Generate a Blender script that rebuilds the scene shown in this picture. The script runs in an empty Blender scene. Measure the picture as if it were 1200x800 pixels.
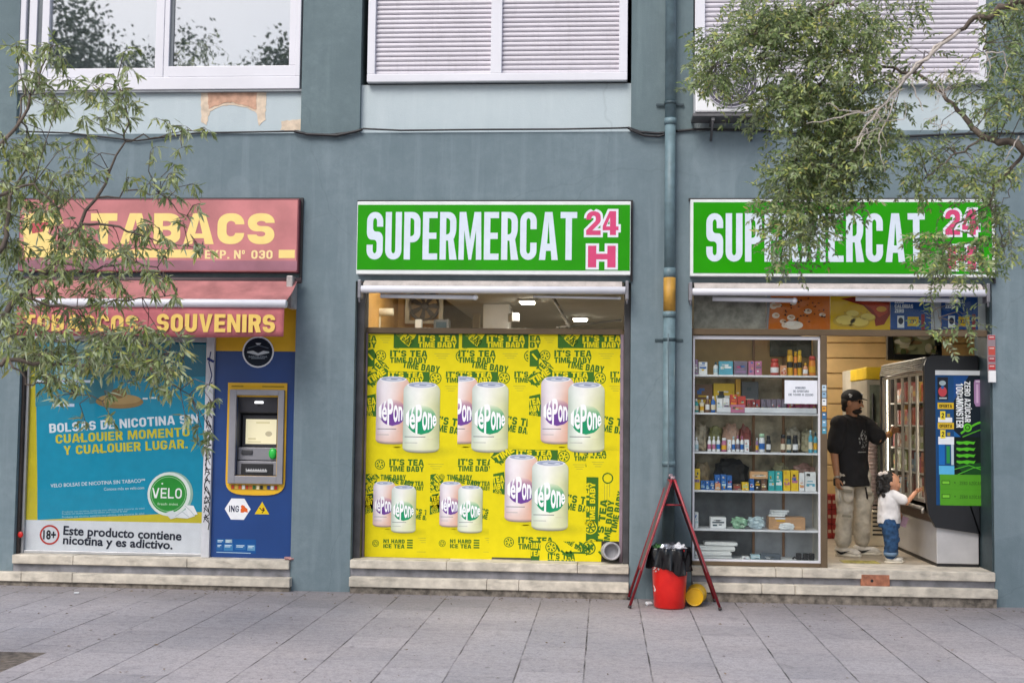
import bpy, bmesh, math, random
from mathutils import Vector, Matrix
from mathutils.geometry import tessellate_polygon
random.seed(11)
SC = bpy.context.scene
COL = SC.collection

# ---------------------------------------------------------------- camera, world, sun, exposure
F = 1455.0                                   # focal length in pixels of a 1200 px wide picture
YAW, PITCH, ROLL = math.atan(109/1455.0), math.atan(88.7/1455.0), 0.0125
CAM = Vector((0, -11.6, 1.65))
fwd = Vector((-math.sin(YAW)*math.cos(PITCH), math.cos(YAW)*math.cos(PITCH), math.sin(PITCH)))
r0 = Vector((math.cos(YAW), math.sin(YAW), 0)); u0 = r0.cross(fwd)
RT = math.cos(ROLL)*r0 + math.sin(ROLL)*u0
UP = -math.sin(ROLL)*r0 + math.cos(ROLL)*u0
cd = bpy.data.cameras.new('camera'); cam = bpy.data.objects.new('camera', cd); COL.objects.link(cam)
cd.sensor_width = 36; cd.lens = F/1200*36; cd.clip_end = 500; cd.clip_start = .1
cd.dof.use_dof = True; cd.dof.focus_distance = 11.6; cd.dof.aperture_fstop = 2.8
M = Matrix((RT, UP, -fwd)).transposed().to_4x4(); M.translation = CAM
cam.matrix_world = M
SC.camera = cam

W = bpy.data.worlds.new('World'); SC.world = W; W.use_nodes = True
nt = W.node_tree; bg = nt.nodes['Background']
sky = nt.nodes.new('ShaderNodeTexSky'); sky.sky_type = 'NISHITA'; sky.sun_disc = False
SUN_EL, SUN_AZ = math.radians(48), math.radians(205)      # azimuth clockwise from +Y: behind the camera, a little to the left
sky.sun_elevation = SUN_EL; sky.sun_rotation = SUN_AZ
sky.air_density = 1.0; sky.dust_density = 3.0; sky.ozone_density = 1.0
nt.links.new(sky.outputs[0], bg.inputs[0]); bg.inputs[1].default_value = 0.12
sl = bpy.data.lights.new('sun', 'SUN'); sl.energy = 1.5; sl.angle = math.radians(32); sl.color = (1, .98, .96)
so = bpy.data.objects.new('sun', sl); COL.objects.link(so)
sd = Vector((math.sin(SUN_AZ)*math.cos(SUN_EL), math.cos(SUN_AZ)*math.cos(SUN_EL), math.sin(SUN_EL)))
so.rotation_euler = sd.to_track_quat('Z', 'Y').to_euler(); so.location = (-6, -14, 16)
SC.view_settings.view_transform = 'Standard'; SC.view_settings.look = 'None'
SC.view_settings.exposure = 0.5; SC.view_settings.gamma = 1
SC.view_settings.use_curve_mapping = False

# ---------------------------------------------------------------- measuring from the photograph
def ray(px, py):
    return fwd + RT*((px-600)/F) + UP*((400-py)/F)
def at(px, py, Y=0.0):
    d = ray(px, py); t = (Y-CAM.y)/d.y
    return CAM + d*t
def atz(px, py, z):
    d = ray(px, py); t = (z-CAM.z)/d.z
    return CAM + d*t
def R(x0, y0, x1, y1, Y=0.0):
    xm, ym = (x0+x1)/2, (y0+y1)/2
    return at(x0, ym, Y).x, at(x1, ym, Y).x, at(xm, y1, Y).z, at(xm, y0, Y).z
def scl(px, py, Y):                          # metres per photo pixel at a plane
    return (at(px+1, py, Y)-at(px, py, Y)).length

# ---------------------------------------------------------------- materials
def lin(c):
    if isinstance(c, str):
        c = [int(c[i:i+2], 16)/255 for i in (0, 2, 4)]
        c = [x/12.92 if x <= .04045 else ((x+.055)/1.055)**2.4 for x in c]
    return (c[0], c[1], c[2], 1.0)
MATS = {}
def N(t, kind, **kw):
    n = t.nodes.new(kind)
    for k, v in kw.items(): setattr(n, k, v)
    return n
def posvec(t, scale=(1, 1, 1)):
    g = N(t, 'ShaderNodeNewGeometry'); mp = N(t, 'ShaderNodeMapping'); mp.inputs['Scale'].default_value = scale
    t.links.new(g.outputs['Position'], mp.inputs[0]); return mp.outputs[0]
def noise(t, scale, detail=4, vec=(1, 1, 1), rough=.55):
    n = N(t, 'ShaderNodeTexNoise'); n.inputs['Scale'].default_value = scale; n.inputs['Detail'].default_value = detail
    n.inputs['Roughness'].default_value = rough
    t.links.new(posvec(t, vec), n.inputs['Vector']); return n.outputs['Fac']
def ramp(t, fac, p0, p1, c0=(0, 0, 0, 1), c1=(1, 1, 1, 1)):
    r = N(t, 'ShaderNodeValToRGB'); e = r.color_ramp.elements
    e[0].position, e[1].position = p0, p1; e[0].color, e[1].color = c0, c1
    t.links.new(fac, r.inputs[0]); return r.outputs[0]
def mix(t, fac, a, b, blend='MIX'):
    m = N(t, 'ShaderNodeMix'); m.data_type = 'RGBA'; m.blend_type = blend
    for s, v in ((m.inputs[0], fac), (m.inputs[6], a), (m.inputs[7], b)):
        if isinstance(v, (int, float, tuple)): s.default_value = v
        else: t.links.new(v, s)
    return m.outputs[2]
def bumped(t, bs, h, strength=.2, dist=.01):
    b = N(t, 'ShaderNodeBump'); b.inputs['Strength'].default_value = strength; b.inputs['Distance'].default_value = dist
    t.links.new(h, b.inputs['Height']); t.links.new(b.outputs[0], bs.inputs['Normal'])
def new(name):
    m = bpy.data.materials.new(name); m.use_nodes = True; t = m.node_tree
    return m, t, t.nodes['Principled BSDF']
def mat(name, c, rough=.6, metal=0.0, var=.12, vs=6.0, bump=.0, bs=60.0, spec=.5, dirt=0.0, dv=(3, 3, .35)):
    """painted / plastic / stone surface with uneven tone, roughness and a little relief"""
    if name in MATS: return MATS[name]
    m, t, b = new(name); c = lin(c)
    d = tuple(max(0, x*(1-var*1.6)) for x in c[:3])+(1,); l = tuple(min(1, x*(1+var)) for x in c[:3])+(1,)
    col = mix(t, ramp(t, noise(t, vs, 5), .3, .7), d, l)
    if dirt:
        col = mix(t, ramp(t, noise(t, vs*2.3, 6, dv), .52, .75, (0, 0, 0, 1), (dirt,)*3+(1,)), col, (.09, .08, .07, 1))
    t.links.new(col, b.inputs['Base Color'])
    b.inputs['Roughness'].default_value = rough; b.inputs['Metallic'].default_value = metal
    b.inputs['Specular IOR Level'].default_value = spec
    if bump: bumped(t, b, noise(t, bs, 4), bump, .006)
    MATS[name] = m; return m
def glow(name, c, s):
    if name in MATS: return MATS[name]
    m, t, b = new(name); b.inputs['Base Color'].default_value = lin(c)
    b.inputs['Emission Color'].default_value = lin(c); b.inputs['Emission Strength'].default_value = s
    MATS[name] = m; return m
def glass(name, refl=1.0, tint=(.96, .98, .97), base=.03):
    if name in MATS: return MATS[name]
    m = bpy.data.materials.new(name); m.use_nodes = True; t = m.node_tree; t.nodes.clear()
    o = N(t, 'ShaderNodeOutputMaterial'); mx = N(t, 'ShaderNodeMixShader')
    tr = N(t, 'ShaderNodeBsdfTransparent'); tr.inputs[0].default_value = (*tint, 1)
    gl = N(t, 'ShaderNodeBsdfGlossy'); gl.inputs['Roughness'].default_value = .015
    fr = N(t, 'ShaderNodeFresnel'); fr.inputs[0].default_value = 1.5
    ma = N(t, 'ShaderNodeMath', operation='MULTIPLY_ADD'); ma.inputs[1].default_value = refl; ma.inputs[2].default_value = base
    ma.use_clamp = True
    t.links.new(fr.outputs[0], ma.inputs[0]); t.links.new(ma.outputs[0], mx.inputs[0])
    t.links.new(tr.outputs[0], mx.inputs[1]); t.links.new(gl.outputs[0], mx.inputs[2]); t.links.new(mx.outputs[0], o.inputs[0])
    MATS[name] = m; return m
def print_mat():
    m, t, b = new('printed_ink'); a = N(t, 'ShaderNodeVertexColor'); a.layer_name = 'Col'
    v = ramp(t, noise(t, 9, 4), .3, .75, (.93, .93, .93, 1), (1.04, 1.04, 1.04, 1))
    t.links.new(mix(t, 1.0, a.outputs[0], v, 'MULTIPLY'), b.inputs['Base Color'])
    b.inputs['Roughness'].default_value = .5; b.inputs['Specular IOR Level'].default_value = .2
    bumped(t, b, noise(t, 5, 3), .12, .01)
    MATS['print'] = m; return m
PRINT = print_mat()

# ---------------------------------------------------------------- mesh building
def tag(o, label=None, cat=None, group=None, kind=None):
    if label: o['label'] = label
    if cat: o['category'] = cat
    if group: o['group'] = group
    if kind: o['kind'] = kind
    return o
def thing(name, loc, label, cat, group=None):
    o = bpy.data.objects.new(name, None); o.empty_display_size = .1; COL.objects.link(o); o.location = loc
    WORLD[o.name] = Vector(loc)
    return tag(o, label, cat, group)
WORLD = {}
class MB:
    def __init__(s): s.bm = bmesh.new(); s.mi = 0
    def _fin(s, faces):
        for f in faces: f.material_index = s.mi
    def box(s, x0, x1, y0, y1, z0, z1, bev=0.0, seg=2):
        x0, x1 = sorted((x0, x1)); y0, y1 = sorted((y0, y1)); z0, z1 = sorted((z0, z1))
        v = [s.bm.verts.new(p) for p in ((x0, y0, z0), (x1, y0, z0), (x1, y1, z0), (x0, y1, z0), (x0, y0, z1), (x1, y0, z1), (x1, y1, z1), (x0, y1, z1))]
        fs = [s.bm.faces.new([v[i] for i in q]) for q in ((3, 2, 1, 0), (4, 5, 6, 7), (0, 1, 5, 4), (1, 2, 6, 5), (2, 3, 7, 6), (3, 0, 4, 7))]
        s._fin(fs)
        if bev:
            ed = list({e for f in fs for e in f.edges})
            bmesh.ops.bevel(s.bm, geom=ed, offset=min(bev, .45*min(x1-x0, y1-y0, z1-z0)), segments=seg, affect='EDGES', profile=.5)
        return v
    def rbox(s, cen, half, rot, bev=0.0):     # rotated box
        s2 = MB(); s2.mi = s.mi; s2.box(-half[0], half[0], -half[1], half[1], -half[2], half[2], bev)
        Mx = Matrix.Translation(cen) @ rot.to_4x4(); s.merge(s2, Mx)
    def merge(s, o, Mx=None):
        mp = {}
        for v in o.bm.verts: mp[v] = s.bm.verts.new(Mx @ v.co if Mx else v.co)
        for f in o.bm.faces:
            try: g = s.bm.faces.new([mp[v] for v in f.verts]); g.material_index = f.material_index; g.smooth = f.smooth
            except ValueError: pass
        o.bm.free()
    def ring(s, c, ax, r, n, ph=0.0):
        ax = Vector(ax).normalized(); a = ax.orthogonal().normalized() if abs(ax.z) < .9 else Vector((1, 0, 0)); a = (a - ax*a.dot(ax)).normalized(); b = ax.cross(a)
        return [s.bm.verts.new(Vector(c)+a*(r*math.cos(ph+2*math.pi*i/n))+b*(r*math.sin(ph+2*math.pi*i/n))) for i in range(n)]
    def skin(s, rings, cap0=True, cap1=True, smooth=True):
        fs = []
        for A, B in zip(rings, rings[1:]):
            n = len(A)
            for i in range(n):
                f = s.bm.faces.new((A[i], A[(i+1) % n], B[(i+1) % n], B[i])); f.smooth = smooth; fs.append(f)
        if cap0: fs.append(s.bm.faces.new(list(reversed(rings[0]))))
        if cap1: fs.append(s.bm.faces.new(rings[-1]))
        s._fin(fs); return fs
    def tube(s, pts, rad, n=8, cap=True):
        pts = [Vector(p) for p in pts]
        if not isinstance(rad, (list, tuple)): rad = [rad]*len(pts)
        rs = []; prev = None
        for i, p in enumerate(pts):
            d = (pts[min(i+1, len(pts)-1)]-pts[max(i-1, 0)]).normalized()
            if prev is None: a = d.orthogonal().normalized()
            else: a = (prev - d*prev.dot(d)).normalized()
            prev = a; b = d.cross(a)
            rs.append([s.bm.verts.new(p+a*(rad[i]*math.cos(2*math.pi*k/n))+b*(rad[i]*math.sin(2*math.pi*k/n))) for k in range(n)])
        s.skin(rs, cap, cap)
    def lathe(s, cen, prof, n=24, ax=(0, 0, 1), cap0=True, cap1=True):     # prof: (radius, distance along axis)
        ax = Vector(ax).normalized()
        s.skin([s.ring(Vector(cen)+ax*h, ax, max(r, .0004), n) for r, h in prof], cap0, cap1)
    def prism(s, poly, y0, y1, plane='xz'):
        def P(u, v, w): return (u, w, v) if plane == 'xz' else ((w, u, v) if plane == 'yz' else (u, v, w))
        A = [s.bm.verts.new(P(u, v, y0)) for u, v in poly]; B = [s.bm.verts.new(P(u, v, y1)) for u, v in poly]; n = len(poly)
        fs = [s.bm.faces.new(A), s.bm.faces.new(list(reversed(B)))]
        fs += [s.bm.faces.new((A[i], B[i], B[(i+1) % n], A[(i+1) % n])) for i in range(n)]
        s._fin(fs)
    def sphere(s, c, r, n=12):
        rx, ry, rz = r if isinstance(r, (tuple, list)) else (r, r, r)
        rings = []
        for i in range(1, n):
            th = math.pi*i/n
            rings.append([s.bm.verts.new((c[0]+rx*math.sin(th)*math.cos(2*math.pi*k/n), c[1]+ry*math.sin(th)*math.sin(2*math.pi*k/n), c[2]-rz*math.cos(th))) for k in range(n)])
        s.skin(rings)
    def build(s, name, mats, parent=None, label=None, cat=None, group=None, kind=None, base=None):
        bmesh.ops.recalc_face_normals(s.bm, faces=s.bm.faces)
        return link(name, s.bm, mats, parent, label, cat, group, kind, base)
def link(name, bm, mats, parent=None, label=None, cat=None, group=None, kind=None, base=None):
    me = bpy.data.meshes.new(name)
    co = [v.co for v in bm.verts]
    if parent is None:
        xs = [c.x for c in co]; ys = [c.y for c in co]; zs = [c.z for c in co]
        org = Vector(base) if base else Vector(((min(xs)+max(xs))/2, (min(ys)+max(ys))/2, min(zs)))
    else: org = WORLD[parent.name]
    for v in bm.verts: v.co -= org
    bm.to_mesh(me); bm.free()
    o = bpy.data.objects.new(name, me); COL.objects.link(o)
    for m in (mats if isinstance(mats, (list, tuple)) else [mats]): me.materials.append(m)
    if parent is None: o.location = org
    else: o.parent = parent
    WORLD[o.name] = org
    return tag(o, label, cat, group, kind)
def copy_thing(src, loc, label=None, parent=None, rot=None):
    c = src.copy(); COL.objects.link(c)
    if parent is not None: c.parent = parent
    else:
        c.location = loc
        if rot is not None: c.rotation_euler = rot
    if label: c['label'] = label
    for ch in list(src.children): copy_thing(ch, None, None, c)
    return c

# ---------------------------------------------------------------- lettering: heavy condensed glyphs drawn as outlines
def rp(pts):
    out = []; n = len(pts)
    for i in range(n):
        p = pts[i]; r = p[2] if len(p) > 2 else 0
        P = Vector(p[:2])
        if r <= 0: out.append(P); continue
        a = Vector(pts[i-1][:2])-P; b = Vector(pts[(i+1) % n][:2])-P
        ra = min(r, a.length*.5 if len(pts[i-1]) > 2 else a.length*.98); rb = min(r, b.length*.5 if len(pts[(i+1) % n]) > 2 else b.length*.98)
        A = P+a.normalized()*ra; B = P+b.normalized()*rb
        k = .58
        for j in range(7):
            t = j/6; c1 = A+(P-A)*k; c2 = B+(P-B)*k
            out.append((1-t)**3*A+3*(1-t)**2*t*c1+3*(1-t)*t*t*c2+t**3*B)
    return out
def glyph(ch, w, s, b):
    R_ = min(w*.5, .36); r = max(R_-s*.8, .03); q = w-s
    g = {
    'E': [[(0,0),(w,0),(w,b),(s,b),(s,.5-b/2),(w*.93,.5-b/2),(w*.93,.5+b/2),(s,.5+b/2),(s,1-b),(w,1-b),(w,1),(0,1)]],
    'F': [[(0,0),(s,0),(s,.5-b/2),(w*.93,.5-b/2),(w*.93,.5+b/2),(s,.5+b/2),(s,1-b),(w,1-b),(w,1),(0,1)]],
    'L': [[(0,0),(w,0),(w,b),(s,b),(s,1),(0,1)]],
    'I': [[(0,0),(s,0),(s,1),(0,1)]],
    'T': [[(w/2-s/2,0),(w/2+s/2,0),(w/2+s/2,1-b),(w,1-b),(w,1),(0,1),(0,1-b),(w/2-s/2,1-b)]],
    'H': [[(0,0),(s,0),(s,.5-b/2),(q,.5-b/2),(q,0),(w,0),(w,1),(q,1),(q,.5+b/2),(s,.5+b/2),(s,1),(0,1)]],
    'U': [[(0,1),(0,0,R_),(w,0,R_),(w,1),(q,1),(q,b,r),(s,b,r),(s,1)]],
    'P': [[(0,0),(s,0),(s,.36),(w,.36,R_),(w,1,R_),(0,1)],[(s,.36+b),(q,.36+b,r),(q,1-b,r),(s,1-b)]],
    'R': [[(0,0),(s,0),(s,.40),(s+.05,.40),(q-.01,0),(w+.02,0),(w*.84,.43),(w,.54,.12),(w,1,R_),(0,1)],[(s,.40+b),(q,.40+b,r),(q,1-b,r),(s,1-b)]],
    'B': [[(0,0),(w,0,R_),(w,.51,.14),(w*.93,.53),(w*.97,.55,.1),(w*.97,1,R_),(0,1)],[(s,b),(q,b,r),(q,.46,r),(s,.46)],[(s,.58),(q*.97,.58,r),(q*.97,1-b,r),(s,1-b)]],
    'D': [[(0,0),(w,0,R_),(w,1,R_),(0,1)],[(s,b),(q,b,r),(q,1-b,r),(s,1-b)]],
    'O': [[(0,0,R_),(w,0,R_),(w,1,R_),(0,1,R_)],[(s,b,r),(q,b,r),(q,1-b,r),(s,1-b,r)]],
    'C': [[(0,0,R_),(w,0,R_),(w,.36),(q,.36),(q,b,r),(s,b,r),(s,1-b,r),(q,1-b,r),(q,.64),(w,.64),(w,1,R_),(0,1,R_)]],
    'G': [[(0,0,R_),(w,0,R_),(w,.52),(w*.48,.52),(w*.48,.38),(q,.38),(q,b,r),(s,b,r),(s,1-b,r),(q,1-b,r),(q,.68),(w,.68),(w,1,R_),(0,1,R_)]],
    'S': [[(0,0,R_),(w,0,R_),(w,.585,R_*.8),(s,.585,r),(s,1-b,r),(q,1-b,r),(q,.69),(w,.69),(w,1,R_),(0,1,R_),(0,.415,R_*.8),(q,.415,r),(q,b,r),(s,b,r),(s,.31),(0,.31)]],
    'A': [[(0,0),(s,0),(s*1.12,.19),(w-s*1.12,.19),(w-s,0),(w,0),(w*.7,1),(w*.3,1)],[(s*1.28,.34),(w-s*1.28,.34),(w*.5,.80)]],
    'M': [[(0,0),(s*.86,0),(s*.9,.62),(w*.44,0),(w*.56,0),(w-s*.9,.62),(w-s*.86,0),(w,0),(w*.97,1),(w*.68,1),(w*.5,.42),(w*.32,1),(w*.03,1)]],
    'N': [[(0,0),(s*.92,0),(s*.92,.56),(w-s*.92,0),(w,0),(w,1),(w-s*.92,1),(w-s*.92,.44),(s*.92,1),(0,1)]],
    'V': [[(w*.34,0),(w*.66,0),(w,1),(w-s*1.02,1),(w*.5,.28),(s*1.02,1),(0,1)]],
    'X': [[(0,0),(s*1.1,0),(w/2,.3),(w-s*1.1,0),(w,0),(w*.68,.5),(w,1),(w-s*1.1,1),(w/2,.7),(s*1.1,1),(0,1),(w*.32,.5)]],
    'Y': [[(w/2-s/2,0),(w/2+s/2,0),(w/2+s/2,.4),(w,1),(w-s*1.05,1),(w/2,.6),(s*1.05,1),(0,1),(w/2-s/2,.4)]],
    'Z': [[(0,0),(w,0),(w,b),(s*1.15,b),(w,1-b),(w,1),(0,1),(0,1-b),(w-s*1.15,1-b),(0,b)]],
    'K': [[(0,0),(s,0),(s,.36),(w-s*1.1,0),(w,0),(w*.66,.53),(w,1),(w-s*1.1,1),(s,.64),(s,1),(0,1)]],
    '2': [[(0,0),(w,0),(w,b),(s*1.25,b),(w,.55,.08),(w,1,R_),(0,1,R_),(0,.64),(s,.64),(s,1-b,r),(q,1-b,r),(q,.6,.06),(0,b*1.05)]],
    '4': [[(w*.46,0),(w*.84,0),(w*.84,.2),(w,.2),(w,.36),(w*.84,.36),(w*.84,1),(w*.42,1),(0,.38),(0,.2),(w*.46,.2)],[(w*.46,.36),(w*.46,.74),(w*.21,.36)]],
    '3': [[(0,0,R_),(w,0,R_),(w,.5,.13),(w,1,R_),(0,1,R_),(0,.69),(s,.69),(s,1-b,r),(q,1-b,r),(q,.5+b/2,r),(w*.35,.5+b/2),(w*.35,.5-b/2),(q,.5-b/2,r),(q,b,r),(s,b,r),(s,.31),(0,.31)]],
    '1': [[(w*.36,0),(w*.36+s,0),(w*.36+s,1),(w*.4,1),(0,.82),(0,.64),(w*.36,.76)]],
    '0': [[(0,0,R_),(w,0,R_),(w,1,R_),(0,1,R_)],[(s,b,r),(q,b,r),(q,1-b,r),(s,1-b,r)]],
    "'": [[(0,.62),(s*.7,.62),(s,1),(0,1)]],
    '.': [[(0,0),(s,0),(s,.2),(0,.2)]],
    ':': [[(0,.05),(s,.05),(s,.27),(0,.27)],],
    'º': [[(0,.55,.12),(w*.6,.55,.12),(w*.6,1,.12),(0,1,.12)],[(w*.2,.68,.05),(w*.4,.68,.05),(w*.4,.87,.05),(w*.2,.87,.05)]],
    }
    return g.get(ch)
GW = {'I': 0, 'M': 1.4, "'": 0, '.': 0, ':': 0, ' ': 0, 'E': .9, 'F': .88, 'L': .88, 'T': 1.0, 'A': 1.14, 'V': 1.1, 'N': 1.06, '1': .8, 'º': .75, 'X': 1.1, 'Y': 1.1}
def area2(c):
    return sum(a.x*b.y-b.x*a.y for a, b in zip(c, c[1:]+c[:1]))
def grow(c, d):                               # offset a closed outline outward by d
    if area2(c) < 0: c = list(reversed(c))
    n = len(c); out = []
    for i in range(n):
        e0 = (c[i]-c[i-1]); e1 = (c[(i+1) % n]-c[i])
        if e0.length < 1e-7 or e1.length < 1e-7: out.append(c[i]); continue
        n0 = Vector((e0.y, -e0.x)).normalized(); n1 = Vector((e1.y, -e1.x)).normalized()
        m = n0+n1; L = m.dot(n0)
        if abs(L) < .25: L = .25
        out.append(c[i]+m*(d/L) if L > 0 else c[i]+n0*d)
    return out
_HV = {}
def heavy(text, w=.42, s=.15, b=.15, gap=.05, off=0.0):
    """triangles of a line of heavy letters, letter height 1, plus its width"""
    key = (text, w, s, b, gap, off)
    if key in _HV: return _HV[key]
    x = 0; tris = []
    for ch in text:
        if ch == ' ': x += w*.55; continue
        gw = GW.get(ch, 1)*w
        if ch in "I'.:": gw = s
        cs = glyph('U' if ch == 'Ú' else ch, gw, s, b)
        if cs is None: x += w; continue
        cs = [rp(c) for c in cs]
        if off: cs = [grow(cs[0], off)]+[grow(c, -off) for c in cs[1:]]
        cs = [[Vector((p.x+x, p.y, 0)) for p in c] for c in cs]
        flat = [p for c in cs for p in c]
        for t in tessellate_polygon(cs): tris.append(tuple((flat[i].x, flat[i].y) for i in t))
        if ch == ':': tris += [tuple((p[0], p[1]+.45) for p in t) for t in tris[-2:]]
        if ch == 'Ú':
            q4 = [(x+gw*.35, 1.06), (x+gw*.58, 1.06), (x+gw*.85, 1.24), (x+gw*.5, 1.24)]
            tris += [(q4[0], q4[1], q4[2]), (q4[0], q4[2], q4[3])]
        x += gw+gap
    _HV[key] = (tris, x-gap); return _HV[key]
_BF = {}
def plain(text, off=0.0):
    """triangles of a line in the built-in sans face"""
    if (text, off) in _BF: return _BF[(text, off)]
    cu = bpy.data.curves.new('lettering', 'FONT'); cu.body = text; cu.offset = off; cu.resolution_u = 3
    o = bpy.data.objects.new('lettering', cu); COL.objects.link(o)
    dg = bpy.context.evaluated_depsgraph_get(); me = o.evaluated_get(dg).to_mesh(); me.calc_loop_triangles()
    tris = [tuple((me.vertices[i].co.x, me.vertices[i].co.y) for i in t.vertices) for t in me.loop_triangles]
    o.evaluated_get(dg).to_mesh_clear(); bpy.data.objects.remove(o); bpy.data.curves.remove(cu)
    _BF[(text, off)] = tris; return tris
def clip_poly(poly, x0, y0, x1, y1):
    for ax, lim, sg in ((0, x0, 1), (0, x1, -1), (1, y0, 1), (1, y1, -1)):
        out = []
        for i in range(len(poly)):
            a, b = poly[i-1], poly[i]; da, db = (a[ax]-lim)*sg, (b[ax]-lim)*sg
            if (da >= 0) != (db >= 0):
                t = da/(da-db); out.append(tuple(a[k]+(b[k]-a[k])*t for k in range(len(a))))
            if db >= 0: out.append(b)
        poly = out
        if len(poly) < 3: return []
    return poly
class Canvas:
    """flat printed artwork, laid out in photo pixels on a facade-parallel rectangle; every ink is a thin layer of one mesh"""
    def __init__(s, x0, y0, x1, y1, Y, clip=True, step=.00045):
        s.b = (x0, y0, x1, y1); s.Y = Y; s.w = R(x0, y0, x1, y1, Y); s.clip = clip; s.step = step; s.polys = []
    def uv(s, p):
        x0, y0, x1, y1 = s.b; X0, X1, Z0, Z1 = s.w
        return X0+(p[0]-x0)/(x1-x0)*(X1-X0), Z1-(p[1]-y0)/(y1-y0)*(Z1-Z0)
    def poly(s, pts, c, layer=1):
        """pts may carry a colour each (x, y, colour)"""
        if len(pts[0]) > 2: pts = [(p[0], p[1], *lin(p[2])[:3]) for p in pts]
        else:
            cc = lin(c)[:3]; pts = [(p[0], p[1], *cc) for p in pts]
        if s.clip: pts = clip_poly(pts, *s.b)
        if len(pts) >= 3: s.polys.append((pts, layer))
    def rect(s, x0, y0, x1, y1, c, layer=1): s.poly([(x0, y0), (x1, y0), (x1, y1), (x0, y1)], c, layer)
    def disc(s, cx, cy, rx, c, layer=1, ry=None, n=28):
        ry = ry or rx
        s.poly([(cx+rx*math.cos(2*math.pi*i/n), cy+ry*math.sin(2*math.pi*i/n)) for i in range(n)], c, layer)
    def ringd(s, cx, cy, r0, r1, c, layer=1, n=28):
        for i in range(n):
            a, b = 2*math.pi*i/n, 2*math.pi*(i+1)/n
            s.poly([(cx+r*math.cos(t), cy+r*math.sin(t)) for r, t in ((r0, a), (r1, a), (r1, b), (r0, b))], c, layer)
    def line(s, pts, w, c, layer=1):
        for a, b in zip(pts, pts[1:]):
            d = Vector((b[0]-a[0], b[1]-a[1])); n = Vector((-d.y, d.x)).normalized()*w/2
            s.poly([(a[0]+n.x, a[1]+n.y), (b[0]+n.x, b[1]+n.y), (b[0]-n.x, b[1]-n.y), (a[0]-n.x, a[1]-n.y)], c, layer)
    def text(self, t, box, c, layer=2, rot=0, font='heavy', off=.0, warp=None, **kw):
        tris = heavy(t, off=off, **kw)[0] if font == 'heavy' else plain(t, off)
        if not tris: return
        xs = [p[0] for q in tris for p in q]; ys = [p[1] for q in tris for p in q]
        a0, a1, b0, b1 = min(xs), max(xs), min(ys), max(ys)
        if font == 'heavy' and not off: b0, b1 = 0.0, max(1.0, b1)
        x0, y0, x1, y1 = box; cx, cy = (x0+x1)/2, (y0+y1)/2; cr, sr = math.cos(math.radians(rot)), math.sin(math.radians(rot))
        for q in tris:
            pts = []
            for p in q:
                u, v = (p[0]-a0)/(a1-a0), (p[1]-b0)/(b1-b0)
                if warp: u, v = warp(u, v)
                x, y = x0+u*(x1-x0)-cx, y1-v*(y1-y0)-cy
                pts.append((cx+x*cr+y*sr, cy-x*sr+y*cr))
            self.poly(pts, c, layer)
    def build(s, name, parent=None, label=None, cat=None, group=None, back=None, thick=.001, mats=None):
        bm = bmesh.new(); cl = bm.loops.layers.float_color.new('Col')
        def face(vs, cols):
            try: f = bm.faces.new(vs)
            except ValueError: return
            for l, c in zip(f.loops, cols): l[cl] = (*c, 1)
        if back:
            X0, X1, Z0, Z1 = s.w; c = lin(back)[:3]; Y = s.Y
            v = [bm.verts.new(p) for p in ((X0, Y, Z0), (X1, Y, Z0), (X1, Y+thick, Z0), (X0, Y+thick, Z0), (X0, Y, Z1), (X1, Y, Z1), (X1, Y+thick, Z1), (X0, Y+thick, Z1))]
            for q in ((3, 2, 1, 0), (4, 5, 6, 7), (0, 1, 5, 4), (1, 2, 6, 5), (2, 3, 7, 6), (3, 0, 4, 7)): face([v[i] for i in q], [c]*4)
        for pts, layer in s.polys:
            vs = []; ar = 0; q = [s.uv(p) for p in pts]
            for (xa, za), (xb, zb) in zip(q, q[1:]+q[:1]): ar += xa*zb-xb*za
            if abs(ar) < 1e-9: continue
            order = range(len(q)) if ar > 0 else range(len(q)-1, -1, -1)
            vs = [bm.verts.new((q[i][0], s.Y-layer*s.step, q[i][1])) for i in order]
            face(vs, [pts[i][2:5] for i in order])
        return link(name, bm, mats or PRINT, parent, label, cat, group)
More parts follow.
